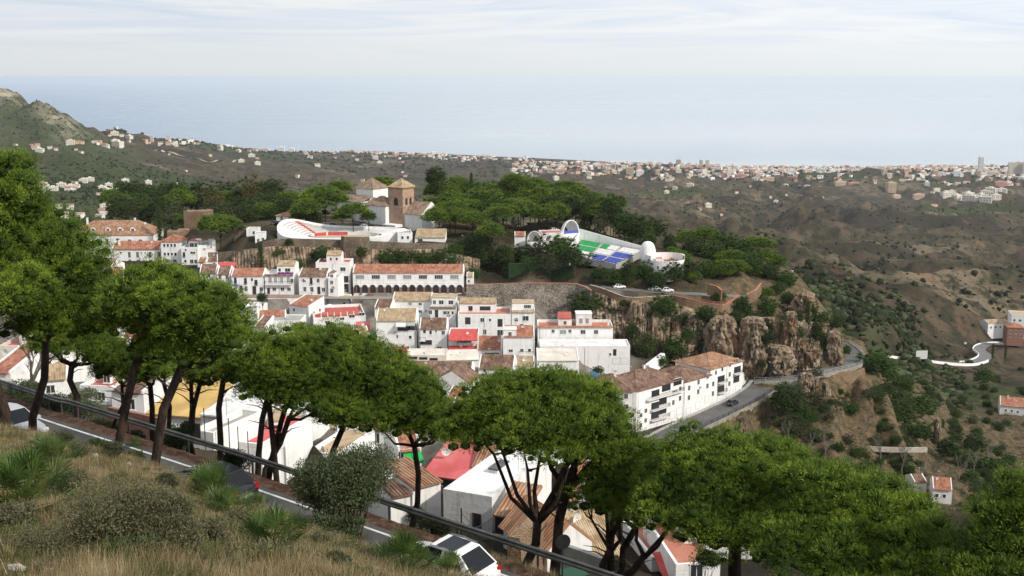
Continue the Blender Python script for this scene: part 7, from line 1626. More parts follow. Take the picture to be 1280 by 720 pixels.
cc = np.stack([xr, Yr, zr+s_*.6], 1); RR = np.stack([s_, s_*rng.uniform(.8, 1.3, k), s_*rng.uniform(.7, 1.1, k)], 1)
Vs = cc[:, None]+IV[None]*RR[:, None]*rng.uniform(.45, 1.3, (k, 12, 1)); Fs = (IF[None]+np.arange(k)[:, None, None]*12).reshape(-1, 3)
tag(link('woodland', np_mesh('woodland', Vs.reshape(-1, 3), Fs, [M['scrubfar'], M['oak']], False, np.repeat(rng.choice([0, 0, 0, 1], k), 20))), kind='stuff')
# ---------------------------------------------------------------- far houses
def fh(w, d, h, kind, wall, roof):
    mb = MB(); W = M[wall]
    if kind == 'g':
        rh = d*.22; prof = [(-d/2, -4), (d/2, -4), (d/2, h), (0, h+rh), (-d/2, h)]; vs = [(-w/2, a, b) for a, b in prof]+[(w/2, a, b) for a, b in prof]
        mb.idx(vs, [(4, 3, 2, 1, 0), (5, 6, 7, 8, 9)]+[(i, (i+1) % 5, 5+(i+1) % 5, 5+i) for i in (0, 1, 4)], W)
        roof_mesh(mb, -w/2, w/2, -d/2, d/2, h+.05, 'gable', rh, M[roof], False, .5) if False else [quad_roof(mb, (-w/2-.3, -d/2-.5, h-.1), (w/2+.3, -d/2-.5, h-.1), (w/2+.3, 0, h+rh+.05), (-w/2-.3, 0, h+rh+.05), M[roof], .2), quad_roof(mb, (w/2+.3, d/2+.5, h-.1), (-w/2-.3, d/2+.5, h-.1), (-w/2-.3, 0, h+rh+.05), (w/2+.3, 0, h+rh+.05), M[roof], .2)]
    else:
        mb.box(-w/2, w/2, -d/2, d/2, -4, h, W); mb.box(-w*.2, w*.15, -d*.2, d*.3, h+.01, h+2.2, W)
    nf = max(1, int(h/3)); nw = max(2, int(w/3.6))
    for f in range(nf):
        for i in range(nw):
            x = -w/2+(i+.5)*w/nw; z = f*3+1.0
            mb.box(x-.65, x+.65, -d/2-.04, -d/2+.05, z, z+1.3, M['glass'])
            if kind == 'b': mb.box(x-1.4, x+1.4, -d/2-1.0, -d/2-.05, z-.9, z-.75, W)
    return mb.mesh('house')
M['peach'] = mat('peach_render', (.50,.36,.26), (.62,.47,.36), .1); M['rosy'] = mat('rose_render', (.42,.22,.18), (.52,.30,.25), .1); M['tanw'] = mat('tan_render', (.42,.33,.22), (.52,.42,.30), .1)
FHm = [fh(11, 8, 5.5, 'g', 'white2', 'tile'), fh(14, 9, 6, 'g', 'white2', 'tileb'), fh(9, 8, 3.4, 'g', 'cream', 'tiler'), fh(16, 10, 7, 'f', 'cream', 'tile'), fh(13, 9, 6.5, 'g', 'peach', 'tiler'), fh(20, 11, 9.5, 'f', 'cream', 'tile')]
AP = dict(w=fh(26, 14, 18, 'b', 'white', 'tile'), r=fh(40, 14, 13, 'b', 'rosy', 'tile'), t=fh(22, 15, 24, 'b', 'tanw', 'tile'), c=fh(30, 14, 16, 'b', 'cream', 'tile'), p=fh(34, 14, 14, 'b', 'peach', 'tile'), s=fh(16, 16, 68, 'b', 'white2', 'tile'), y=fh(24, 14, 48, 'b', 'cream', 'tile'))
for k_, ms in AP.items(): ms.name = 'apartment_block'
def far(px, py, me, label, group, sc=1.0, cat='house', name='villa', y0=600, yaw=None, Y=None):
    h_ = hit(px, py, y0, 7500)
    if h_ is None or h_.z < SEA+.5 or h_.y > 6600: 
        if Y is None: Y = 5700
        h_ = pix(px, py, Y); h_.z = ground(h_.x, h_.y)
    o = link(name, me, None, h_, rnd.uniform(-.6, .6) if yaw is None else yaw, (sc, sc, sc)); return tag(o, label, cat, group)
BL_ = [  # landmark blocks of the coastal towns
 (1225, 219, 's', 1.3, 'slender white high-rise standing alone on the coast at the right'), (1264, 219, 'y', 1.3, 'pale high-rise slab near the right edge, left one of three'), (1272, 219, 'y', 1.35, 'pale high-rise slab near the right edge, middle one of three'), (1282, 220, 'y', 1.4, 'pale high-rise slab cut by the right picture edge'),
 (1113, 240, 't', 1.5, 'tan round-shouldered tower block in front of the castle hill'), (1196, 219, 'w', 1.1, 'white apartment block left of the slender high-rise'), (1212, 218, 'c', 1.1, 'cream apartment block touching the slender high-rise'), (1240, 219, 'c', 1.2, 'cream block right of the slender high-rise'),
 (1170, 219, 'c', 1.0, 'grey-cream block near the shore behind the castle hill'), (1250, 232, 'r', 1.3, 'long purple-red apartment block by the right high-rises'), (787, 219, 't', 1.5, 'tan square block in the hillside town'), (800, 219, 'w', 1.3, 'white block joined to the tan square block'),
 (700, 217, 'r', 1.3, 'long rose terrace of flats, left one on the town hill'), (728, 216, 'r', 1.3, 'long rose terrace of flats, right one on the town hill'), (848, 206, 't', 1.2, 'tan tower on the skyline above the hillside town'), (876, 209, 'y', .8, 'pale apartment slab on the skyline by the sea'), (884, 209, 'y', .8, 'second pale apartment slab on the skyline by the sea'),
 (905, 222, 'r', 1.2, 'rose-red block row below the skyline slabs, left'), (925, 222, 'r', 1.2, 'rose-red block row below the skyline slabs, right'), (990, 217, 'w', 1.0, 'white shore block above the right valley'), (1010, 216, 'c', 1.0, 'cream shore block left of the wooded knoll'), (1026, 216, 'c', 1.2, 'wide cream block on the shore skyline'), (1040, 217, 'w', 1.0, 'white block beside the wide cream skyline block'),
 (1050, 232, 'p', 1.2, 'peach apartment row below the wooded knoll, left'), (1066, 232, 'r', 1.0, 'brick-coloured apartment row below the wooded knoll, right'), (1120, 248, 'p', .9, 'peach flats left of the white sports hall'), (1148, 248, 'p', 1.1, 'peach flats below the dark wooded mound'), (530, 194, 'w', 1.0, 'white block on the distant shore left of the town'), (542, 194, 'w', 1.1, 'taller white block on the distant shore left of the town'),
 (352, 189, 'w', 1.2, 'bright white resort block at the left end of the shore'), (365, 190, 'w', 1.1, 'second bright white resort block at the left end of the shore'), (190, 177, 'y', .5, 'ochre resort terrace under the left headland')]
for px, py, k_, sc, lb in BL_: far(px, py, AP[k_], lb, None, sc*.95, 'apartment block', 'apartment_block', 2500, rnd.uniform(-.3, .3), 5400)
rs = random.Random(4)
for i in range(46):
    px = rs.uniform(880, 1290) if i % 3 else rs.uniform(640, 900); far(px, (214 if px > 900 else 207)+abs(rs.gauss(0, 7)), AP[rs.choice('wwcctpry')], 'mid-rise apartment block in the dense coastal town', 'apartment blocks of the coastal town', rs.uniform(.6, .95), 'apartment block', 'apartment_block', 2500, rs.uniform(-.5, .5), 5300)
rs = random.Random(3); n_ind = 0
def zone(n, fx, label, group, meshes=FHm, sc=(.9, 1.3), y0=600):
    global n_ind
    for _ in range(n):
        px, py = fx(); far(px, py, rs.choice(meshes), label, group, rs.uniform(*sc), 'house', 'villa', y0); n_ind += 1
zone(26, lambda: (rs.uniform(125, 320), 0) if False else (lambda x: (x, 166+(x-130)*.11+abs(rs.gauss(0, 7))))(rs.uniform(135, 330)), 'small pale villa on the wooded headland below the left mountain', 'villas on the left headland', sc=(1.1, 1.7), y0=2500)
zone(22, lambda: (rs.uniform(0, 150), rs.uniform(178, 192)), 'pale villa in the belt at the foot of the left mountain', 'villas at the foot of the left mountain', sc=(.9, 1.3), y0=1200)
zone(16, lambda: (lambda x: (x, 236-(x-40)*.06+rs.uniform(-3, 6)))(rs.uniform(40, 98)), 'white terraced villa in the hollow left of the wood', 'villas in the hollow at the left', [FHm[0], FHm[1], FHm[3]], (.8, 1.0), 700)
zone(12, lambda: (rs.uniform(100, 200), rs.uniform(226, 262)), 'white villa among the dark trees behind the hotel', 'villas among the trees behind the hotel', [FHm[0], FHm[3]], (.7, .9), 600)
zone(10, lambda: (rs.uniform(70, 150), rs.uniform(258, 274)), 'white house roof showing just above the hotel', 'houses just behind the hotel', [FHm[0], FHm[1]], (.6, .8), 480)
zone(22, lambda: (rs.uniform(330, 620), 192+abs(rs.gauss(0, 8))), 'distant pale villa on the shore plain left of the town', 'villas along the shore plain', sc=(1.1, 1.7), y0=2500)
zone(10, lambda: (rs.uniform(180, 620), rs.uniform(205, 238)), 'lone white farmhouse on the middle plain', 'farmhouses on the middle plain', [FHm[0], FHm[2]], (.8, 1.3), 1200)
zone(16, lambda: (rs.uniform(820, 1040), rs.uniform(228, 272)), 'lone white farmhouse among the brown hills', 'farmhouses among the brown hills', [FHm[0], FHm[2], FHm[3]], (.7, 1.0), 1200)
zone(90, lambda: (lambda x: (x, 206+(x-640)*.012+abs(rs.gauss(0, 9))))(rs.uniform(635, 960)), 'small pale house in the hillside town above the shore', 'houses of the hillside town', sc=(1.1, 1.7), y0=2500)
zone(20, lambda: (rs.gauss(1228, 16), rs.uniform(240, 252)), 'bright white warehouse roof in the plain at the right', 'white buildings in the right-hand plain', [FHm[3]], (1.3, 2.2), 2500)
# the remaining mass of the coastal towns
class Q: pass
mbv = []; mbf = []; mbm = []; off = 0
mats_f = [M['white'], M['cream'], M['peach'], M['rosy'], M['tiler'], M['tile']]
cand = []
for _ in range(1250): cand.append((rs.uniform(905, 1300), 5750-abs(rs.gauss(0, 620))))
for _ in range(450): cand.append((rs.uniform(1110, 1300), rs.uniform(4300, 5600)))
for _ in range(560): cand.append((rs.uniform(640, 960), rs.uniform(4450, 5900)))
for _ in range(230): cand.append((rs.uniform(330, 660), 6450-abs(rs.gauss(0, 260))))
for _ in range(110): x = rs.uniform(125, 340); cand.append((x, 4300+(x-130)*6+rs.gauss(0, 150)))
townxy = []
for px, Y in cand:
    x_ = (px-640)/F*Y; h_ = Vector((x_, Y, ground(x_, Y)))
    if h_.z < SEA+.6 or fbm(x_/300, Y/260, 2, 55) > .42: continue
    townxy.append((x_, Y))
    w_, d_, hh_ = rs.uniform(10, 24), rs.uniform(9, 14), rs.choice([4, 6.5, 6.5, 9.5, 13]); yw = rs.uniform(-.8, .8); rf = rs.random() < .3
    ca, sa = math.cos(yw), math.sin(yw); k_ = d_*.2 if rf else .01
    lv = [(-w_/2, -d_/2, -3), (w_/2, -d_/2, -3), (w_/2, d_/2, -3), (-w_/2, d_/2, -3), (-w_/2, -d_/2, hh_), (w_/2, -d_/2, hh_), (w_/2, d_/2, hh_), (-w_/2, d_/2, hh_), (-w_/2, 0, hh_+k_), (w_/2, 0, hh_+k_)]
    mbv += [(h_.x+a*ca-b*sa, h_.y+a*sa+b*ca, h_.z+c_) for a, b, c_ in lv]; wm_i = rs.choice([0, 0, 0, 0, 1, 1, 1, 2, 2, 3]); ri = rs.choice([4, 5]) if rf else wm_i
    for f, m_ in (((0, 1, 5, 4), wm_i), ((1, 2, 6, 5), wm_i), ((2, 3, 7, 6), wm_i), ((3, 0, 4, 7), wm_i), ((4, 5, 9, 8), ri), ((8, 9, 6, 7), ri), ((7, 4, 8, 8), wm_i), ((5, 6, 9, 9), wm_i)):
        f = tuple(off+i for i in (f if f[2] != f[3] else f[:3])); mbf.append(f); mbm.append(m_)
    off += 10
me = bpy.data.meshes.new('coastal_town'); me.from_pydata(mbv, [], mbf)
for m_ in mats_f: me.materials.append(m_)
me.polygons.foreach_set('material_index', mbm); me.update(); tag(link('coastal_town_houses', me), kind='stuff')
# trees between the far houses
rng = np.random.default_rng(21); pts_ = []
for _ in range(5200):
    if rng.random() < .62:
        q = townxy[int(rng.integers(len(townxy)))]; x_, Y = q[0]+rng.normal()*26, q[1]+rng.normal()*30
    else:
        px = rng.uniform(120, 1300); Y = rng.uniform(4300, 6000) if px > 330 else 4200+(px-130)*6+rng.normal()*200; x_ = (px-640)/F*Y
        if px > 1080 and px < 1140 and rng.random() < .7: Y = rng.uniform(4750, 5000); x_ = (px-640)/F*Y
    z_ = ground(x_, Y)
    if z_ > SEA+.6: pts_.append(Vector((x_, Y, z_)))
k = len(pts_); cc = np.array([(p.x, p.y, p.z+3) for p in pts_]); RR = rng.uniform(3.5, 8, (k, 3))*np.array([1.2, 1.2, .8])
Vs = cc[:, None]+IV[None]*RR[:, None]*rng.uniform(.6, 1.3, (k, 12, 1)); Fs = (IF[None]+np.arange(k)[:, None, None]*12).reshape(-1, 3)
tag(link('coastal_woods', np_mesh('coastal_woods', Vs.reshape(-1, 3), Fs, [M['scrubfar']], False)), kind='stuff')

# the body of the village under and behind the crowns: copies of a few of the houses with their parts
src = [o for o in bpy.data.objects if o.parent is None and o.get('group') == G2][:9]
def copy_tree(o, parent=None):
    c = o.copy(); COL.objects.link(c); c.parent = parent
    for ch in o.children: copy_tree(ch, c)
    return c
line_x = [-60, 0, 60, 150, 230, 320, 400, 480, 545, 600, 660, 740, 800]; line_y = [330, 335, 345, 352, 345, 405, 418, 445, 486, 478, 470, 490, 540]
rs = random.Random(8); nfill = 0; Yv = 104
src_d = [(o, o.children) for o in src]
dims = []
for o in src:
    f_ = min(FOOT, key=lambda q: abs(q[5]-o.location.z)+abs(q[0]-o.location.x)+abs(q[1]-o.location.y)); dims.append((f_[2]*2, f_[3]*2))
while Yv < 292:
    pxv = -40.0
    while pxv < 760:
        pxv += 11.5/Yv*F*rs.uniform(.9, 1.15); x = (pxv-640)/F*Yv+rs.uniform(-1, 1); y = Yv+rs.uniform(-2, 2)
        k = rs.randrange(len(src)); w_, d_ = dims[k]; yw = R(rs.uniform(-14, 14)); z = ground(x, y)
        cx, cy = x+w_/2*math.cos(yw)-d_/2*math.sin(yw), y+w_/2*math.sin(yw)+d_/2*math.cos(yw)
        if any(in_foot(x+(a*w_)*math.cos(yw)-(b*d_)*math.sin(yw), y+(a*w_)*math.sin(yw)+(b*d_)*math.cos(yw), 1.2) for a in (0, .5, 1) for b in (0, .5, 1)): continue
        tp = proj(Vector((cx, cy, z+9.5)))
        if tp[1] < np.interp(tp[0], line_x, line_y)+6: continue
        if nfill > 78: break
        c_ = copy_tree(src[k]); c_.location = (x, y, z-.1); c_.rotation_euler = (0, 0, yw); FOOT.append((cx, cy, w_/2, d_/2, yw, z)); nfill += 1
    Yv += 14.5
print('FILL', nfill)
# ============================================================ cars, signs, poles, people-scale things
def paint(name, c): return mat(name, c, rough=.3, spec=.4)
M['carsilver'] = paint('silver_car_paint', (.42, .43, .45)); M['carwhite'] = paint('white_car_paint', (.75, .75, .74)); M['carblack'] = mat('black_car_paint', (.014, .015, .02), rough=.12, spec=.45); M['cardark'] = paint('dark_blue_car_paint', (.03, .035, .05)); M['carred'] = paint('red_car_paint', (.35, .03, .03))
M['carglass'] = mat('car_glass', (.012, .014, .017), rough=.12, spec=.18); M['trim'] = mat('black_trim', (.02, .02, .02), rough=.5)
def car_meshes(body, L_=4.3, W_=1.78, H_=1.48, pano=False, suv=0.0):
    """meshes of one car; x forward, centre at the ground"""
    out = {}
    # body shell: stations along x with (x, z_bottom, z_shoulder, half width, crown)
    st_ = [(-L_/2, .42, .78, .70), (-L_/2+.12, .28, .90, .80), (-L_/2+.55, .22, .97, W_/2-.03), (-L_*.22, .20, .98, W_/2), (0, .20, .96, W_/2), (L_*.2, .20, .93, W_/2), (L_/2-.95, .21, .88, W_/2-.01), (L_/2-.4, .24, .80, W_/2-.06), (L_/2-.1, .30, .68, .74), (L_/2, .40, .56, .62)]
    st_ = [(x, a+suv*.5, b+suv, w) for x, a, b, w in st_]
    mb = MB(); vs = []
    for x, zb, zt, w in st_:
        vs += [(x, -w*.9, zb), (x, -w, zb+.12), (x, -w, zb+(zt-zb)*.62), (x, -w*.94, zt-.02), (x, -w*.6, zt+.035), (x, 0, zt+.05), (x, w*.6, zt+.035), (x, w*.94, zt-.02), (x, w, zb+(zt-zb)*.62), (x, w, zb+.12), (x, w*.9, zb)]
    k = 11; n = len(st_); fs = [(i*k+j, i*k+(j+1) % k, (i+1)*k+(j+1) % k, (i+1)*k+j) for i in range(n-1) for j in range(k)]+[tuple(range(k-1, -1, -1)), tuple(range((n-1)*k, n*k))]
    mb.idx(vs, fs, body); out['body'] = mb.mesh('body', True)
    # cabin: profile (x, z) for pillars, roof
    zs = .95+suv; cb_ = MB(); gp_ = MB(); a0, a1, r0, r1 = -L_/2+.28, L_*.25, -L_*.27, L_*.06; hr = H_+suv*.6; wb, wr = W_/2-.08, W_/2-.26
    P_ = lambda x, z, w: [(x, -w, z), (x, w, z)]
    A0, R0, R1, A1 = P_(a0, zs, wb), P_(r0, hr-.03, wr), P_(r1, hr-.02, wr), P_(a1, zs-.02, wb); RM = P_((r0+r1)/2, hr+.03, wr)
    vs = A0+R0+RM+R1+A1; cb_.idx(vs, [(0, 2, 3, 1)[::-1], (2, 4, 5, 3)[::-1], (4, 6, 7, 5)[::-1], (6, 8, 9, 7)[::-1], (0, 8, 6, 4, 2), (1, 3, 5, 7, 9)], body); out['cabin'] = cb_.mesh('cabin')
    def lerp3(p, q, t): return Vector(p).lerp(Vector(q), t)
    def inset(q, nrm, s=.07, e=.012):
        c = sum((Vector(p) for p in q), Vector())/len(q); return [Vector(p).lerp(c, s)+Vector(nrm)*e for p in q]
    mbw = MB(); mbw.face(inset([A1[0], A1[1], R1[1], R1[0]], (.6, 0, .8)), M['carglass']); out['windscreen'] = mbw.mesh('windscreen')
    mbr = MB(); mbr.face(inset([A0[1], A0[0], R0[0], R0[1]], (-.6, 0, .8), .1), M['carglass']); out['rear_window'] = mbr.mesh('rear_window')
    for s, nm in ((0, 'side_window'), (1, 'side_window.')):
        m = MB(); 
        for t0, t1 in ((.12, .47), (.51, .93)):
            lo0, lo1 = lerp3(A0[s], A1[s], t0 if t0 > .2 else .14), lerp3(A0[s], A1[s], t1 if t1 < .8 else .88); h0, h1 = lerp3(R0[s], R1[s], .04 if t0 < .2 else .52), lerp3(R0[s], R1[s], .46 if t1 < .8 else .97)
            q = [lo0, lo1, h1, h0]; q = [p.lerp(sum(q, Vector())/4, .05)+Vector((0, (-.016, .016)[s], .012)) for p in q]; m.face(q if s == 0 else q[::-1], M['carglass'])
        out[nm] = m.mesh('side_window')
    if pano:
        m = MB(); q = [lerp3(R0[0], R1[0], .15), lerp3(R0[0], R1[0], .85), lerp3(R0[1], R1[1], .85), lerp3(R0[1], R1[1], .15)]; c = sum(q, Vector())/4
        m.face([p.lerp(c, .15)+Vector((0, 0, .07)) for p in q], M['carglass']); out['sunroof'] = m.mesh('sunroof')
        m = MB()
        for s in (0, 1): m.tube([Vector(R0[s])+Vector((.1, 0, .05)), Vector(RM[s])+Vector((0, 0, .05)), Vector(R1[s])+Vector((-.1, 0, .05))], .025, M['alloy'], 5)
        out['roof_rail'] = m.mesh('roof_rail')
    m = MB(); m.tube([(0, -.11, 0), (0, .11, 0)], .33+suv*.3, M['rubber'], 20); out['tyre'] = m.mesh('tyre', False)
    m = MB(); m.tube([(0, -.118, 0), (0, .118, 0)], .22, M['alloy'], 12); out['rim'] = m.mesh('rim')
    m = MB(); m.box(-.10, .06, -.2, .2, -.07, .07, M['lampwhite']); out['headlight'] = m.mesh('headlight')
    m = MB(); m.box(-.06, .10, -.12, .12, -.12, .12, M['lampred']); out['tail_light'] = m.mesh('tail_light')
    m = MB(); m.box(-.09, .09, -.11, .11, -.07, .07, body); out['mirror'] = m.mesh('mirror')
    m = MB(); m.box(-.02, .02, -.26, .26, -.06, .06, M['frame']); out['number_plate'] = m.mesh('number_plate')
    out['dims'] = (L_, W_, suv); return out
def put_car(ms, loc, heading, label, group=None, name='parked_car', tilt=0):
    L_, W_, su = ms['dims']; r = empty(name, loc, heading, label, 'car', group)
    if tilt: r.rotation_euler = (0, tilt, heading)
    link('body', ms['body'], r); cb_ = link('cabin', ms['cabin'], r)
    for k in ('windscreen', 'rear_window', 'side_window', 'side_window.', 'sunroof', 'roof_rail'):
        if k in ms: link(k.rstrip('.'), ms[k], cb_)
    for x in (-L_*.31, L_*.31):
        for y in (-W_/2+.10, W_/2-.10): w_ = link('wheel', ms['tyre'], r, (x, y, .33)); link('rim', ms['rim'], w_)
    for y in (-.58, .58):
        link('headlight', ms['headlight'], r, (L_/2-.14, y, .62+su*.8)); link('tail_light', ms['tail_light'], r, (-L_/2+.08, y*1.1, .80+su*.8))
        link('mirror', ms['mirror'], r, (L_*.2, y/.58*(W_/2+.06), .98+su))
    link('number_plate', ms['number_plate'], r, (-L_/2-.01, 0, .55))
    return r
CS = car_meshes(M['carsilver']); CW = car_meshes(M['carwhite'], 4.5, 1.84, 1.62, True, .1); CB = car_meshes(M['carblack'], 4.3, 1.8, 1.46); CP = car_meshes(M['carwhite'], 4.0, 1.7, 1.45); CD = car_meshes(M['cardark'], 4.2, 1.75, 1.45)
def on_road(px_target, off, ms, label, rev=False):
    best = min(range(len(RL)), key=lambda i: abs(proj(RL[i]+road_frame(RL, i)[1]*off)[0]-px_target)); t, s = road_frame(RL, best); p = RL[best]+s*off
    tt = (RL[min(best+1, len(RL)-1)]-RL[best-1]); slope = math.atan2(tt.z, math.hypot(tt.x, tt.y)); h = math.atan2(t.y, t.x)+(math.pi if rev else 0)
    return put_car(ms, p+Vector((0, 0, .01)), h, label, None, 'car', -slope if not rev else slope)
on_road(12, 2.6, CS, 'silver hatchback on the near road at the far left')
on_road(270, 1.8, CB, 'shiny black car half hidden behind the grass in the middle of the near road', True)
on_road(548, 1.9, CW, 'white car with black glass roof and roof rails on the near road', True)
def car_px(ms, px, py, Y, hd, label, group=None):
    p = pix(px, py, Y); p.z = ground(p.x, p.y)+.08; return put_car(ms, p, R(hd), label, group)
car_px(CP, 774, 359.5, 337.5, 10, 'white car on the plateau road, left one of the three')
car_px(CP, 818, 363, 336.5, 170, 'white car partly behind bushes, middle one of the three')
car_px(CP, 834, 364, 336, 5, 'white car on the plateau road, right one of the three')
car_px(CD, 916, 505, 287, 44, 'dark car driving round the bend beside the apartment block')
car_px(CD, 1004, 468.5, 302.5, 195, 'dark car parked on the railed road under the rocks')
car_px(CP, 457, 282, 385, 0, 'white car in the shaded park beside the church'); car_px(CD, 466, 282, 385, 0, 'dark car nearest to the church apse')
for i, px in enumerate((408, 418, 428, 438, 447)): car_px(CD if i % 2 else CB, px, 281, 386+i % 2, rnd.uniform(-10, 10), 'dark parked car in the row under the churchyard pines', 'dark cars parked behind the bullring')
for i, px in enumerate((344, 352, 360)): car_px(CD, px, 281, 392, 80, 'dark parked car beside the terracotta pavilion', 'dark cars beside the pavilion')
car_px(CP, 693, 262, 392, 30, 'white car glimpsed between trees above the auditorium'); car_px(CP, 1206, 437, 780, 60, 'small white car on the inner side of the valley hairpin')
car_px(car_meshes(M['carred'], 3.8), 727, 470, 270, 20, 'red car parked on the lane beside the garage building')
# round road sign seen from behind, on a post
sp_ = pix(703, 716, 47.5); sp_.z = ground(sp_.x, sp_.y); top = pix(703, 677, 47.5).z-sp_.z
sg = empty('road_sign', sp_, R(20), 'round road sign seen from behind on a grey post', 'road sign')
m = MB(); m.tube([(0, 0, -.4), (0, 0, top+.1)], .035, M['galv'], 8); m.build('post', sg)
m = MB(); m.tube([(0, -.06, top), (0, -.035, top)], .36, M['galv'], 24); sd_ = m.build('sign_plate', sg); m = MB(); m.box(-.3, .3, -.034, -.02, top-.05, top+.0, M['galvp']); m.build('bracket', sd_)
# thin black post with wires above the stair, stair railing
pp = pix(577, 690, 58); pp.z = ground(pp.x, pp.y); tp = pix(577, 638, 58).z-pp.z
m = MB(); m.tube([(0, 0, -.3), (0, 0, max(3, tp))], .04, M['iron'], 6); tag(m.build('post', None, pp), 'thin black metal post before the grey house wall', 'post')
m = MB(); h0 = pp+Vector((0, 0, max(3, tp)-.3))
for dz in (0, -.45):
    a, b = h0+Vector((0, 0, dz)), pix(640, 668, 66)+Vector((0, 0, dz)); m.tube([a.lerp(b, t/8)+Vector((0, 0, -.5*(1-(2*t/8-1)**2)))-pp for t in range(9)], .014, M['iron'], 4)
tag(m.build('overhead_cable', None, pp), 'two sagging black cables in front of the grey house', 'cable')
def iron_rail(label, pts, h=1.0, step=.16):
    o = Vector(pts[0]); rt = empty('iron_railing', o, 0, label, 'railing'); P_ = resample(pts, step); mb = MB()
    for i, p in enumerate(P_): q = p-o; mb.box(q.x-.012, q.x+.012, q.y-.012, q.y+.012, q.z, q.z+h, M['iron'])
    mb.build('baluster_row', rt); m = MB(); m.tube([p-o+Vector((0, 0, h)) for p in P_], .025, M['iron'], 5); m.tube([p-o+Vector((0, 0, .1)) for p in P_], .02, M['iron'], 5); m.build('handrail', rt)
iron_rail('black iron railing climbing the stair beside the grey house', [pix(586, 683, 62), pix(602, 676, 63.5), pix(617, 665, 65)]); iron_rail('black iron fence along the foot of the grey house', [pix(584, 684, 61.5), pix(606, 694, 60), pix(634, 700, 58.5)])
for px in (288, 299, 311, 258): p = pix(px, 577, 79); p.z = ground(p.x, p.y); m = MB(); m.tube([(0, 0, -.3), (0, 0, 3.4)], .035, M['iron'], 6); tag(m.build('post', None, p), 'thin iron post on the terrace behind the barrier', 'post', 'terrace posts')
def lamp(label, px, py, Y, h=6, group=None):
    p = pix(px, py, Y); p.z = ground(p.x, p.y); r = empty('street_lamp', p, rnd.uniform(0, 6), label, 'street lamp', group); m = MB(); m.tube([(0, 0, -.3), (0, 0, h*.5), (0, 0, h), (.5, 0, h+.3)], [.09, .06, .05, .04], M['galv'], 6); m.build('pole', r)
    m = MB(); m.box(.4, 1.0, -.13, .13, h+.25, h+.38, M['galvp']); m.build('lamp_head', r)
lamp('street lamp at the end of the dark hedge above the rubble wall', 719, 352, 341, 5.5); lamp('street lamp under the trees of the park wood', 579, 300, 352, 6); lamp('street lamp at the road bend by the rocks', 963, 476, 300.5, 5)
lamp('street lamp on the lane near the white podium wall', 756, 483, 266, 6); lamp('lamp post rising from the lower street row wall', 386, 372, 315, 6.5); lamp('lamp post beside the tall white house above the street row', 416, 346, 338, 6)
ns_ = pix(962, 463, 304); ns_.z = ground(ns_.x, ns_.y); r = empty('notice_board', ns_, R(20), 'small white notice board on a post at the bend by the rocks', 'notice board'); m = MB(); m.tube([(0, 0, -.2), (0, 0, 3.0)], .05, M['galv'], 6); m.build('post', r); m = MB(); m.box(-.6, .6, -.08, -.04, 2.0, 2.9, M['frame']); m.build('panel', r)
bb_ = pix(1152, 447, 612); bb_.z = ground(bb_.x, bb_.y); r = empty('billboard', bb_, 0, 'white billboard standing beside the distant valley road', 'billboard'); m = MB(); m.box(-3.2, 3.2, -.1, .1, 2.2, 7.0, M['frame']); m.build('panel', r)
for s in (-2.2, 2.2): m = MB(); m.tube([(s, 0, -1), (s, 0, 2.3)], .12, M['galv'], 6); m.build('post', r)
# green bins behind the barrier
M['bin'] = mat('green_bin_plastic', (.01, .22, .06), rough=.4)
for i, (px, py, Y) in enumerate(((681, 706, 51), (716, 718, 50))):
    p = pix(px, py, Y); p.z = ground(p.x, p.y); r = empty('waste_bin', p, R(20), ('green waste bin left of the round road sign', 'green waste bin right of the round road sign')[i], 'bin')
    m = MB(); m.idx([(-.5, -.4, .1), (.5, -.4, .1), (.5, .4, .1), (-.5, .4, .1), (-.6, -.5, 1.1), (.6, -.5, 1.1), (.6, .5, 1.1), (-.6, .5, 1.1)], [(0, 3, 2, 1), (0, 1, 5, 4), (1, 2, 6, 5), (2, 3, 7, 6), (3, 0, 4, 7)], M['bin']); m.build('tub', r)
    m = MB(); m.box(-.63, .63, -.53, .55, 1.102, 1.2, M['bin']); m.build('lid', r)
# mopeds under a cover and parasols
def parasol(label, px, py, Y, m_, r_=1.6, zz_=None):
    p = pix(px, py, Y); r = empty('parasol', p, 0, label, 'parasol'); m = MB(); m.tube([(0, 0, -.2), (0, 0, 2.4)], .03, M['alloy'], 6); m.build('pole', r); m = MB(); n = 8
    for i in range(n): a, b = 2*math.pi*i/n, 2*math.pi*(i+1)/n; m.idx([(0, 0, 2.7), (r_*math.cos(a), r_*math.sin(a), 2.15), (r_*math.cos(b), r_*math.sin(b), 2.15)], [(0, 1, 2)], M[m_]); m.idx([(0, 0, 2.68), (r_*math.cos(a), r_*math.sin(a), 2.13), (r_*math.cos(b), r_*math.sin(b), 2.13)], [(2, 1, 0)], M[m_])
    m.build('canopy', r)
parasol('white parasol on the wide red roof terrace', 412, 392, 299, 'whitecloth', 1.5)
parasol('blue parasol on the street in front of the iron-balconied row house', 295, 366, 317.5, 'blue', 1.2)
M['bluetarp'] = mat('blue_tarpaulin', (.03, .10, .30), (.05, .16, .42), 2, .6)
o = boulder('crumpled blue tarpaulin on the lane above the apartment block', 741, 470, 466, 14, 272, 31, name='tarpaulin', cat='tarpaulin', m='bluetarp')
print('COUNT', len(bpy.data.objects))
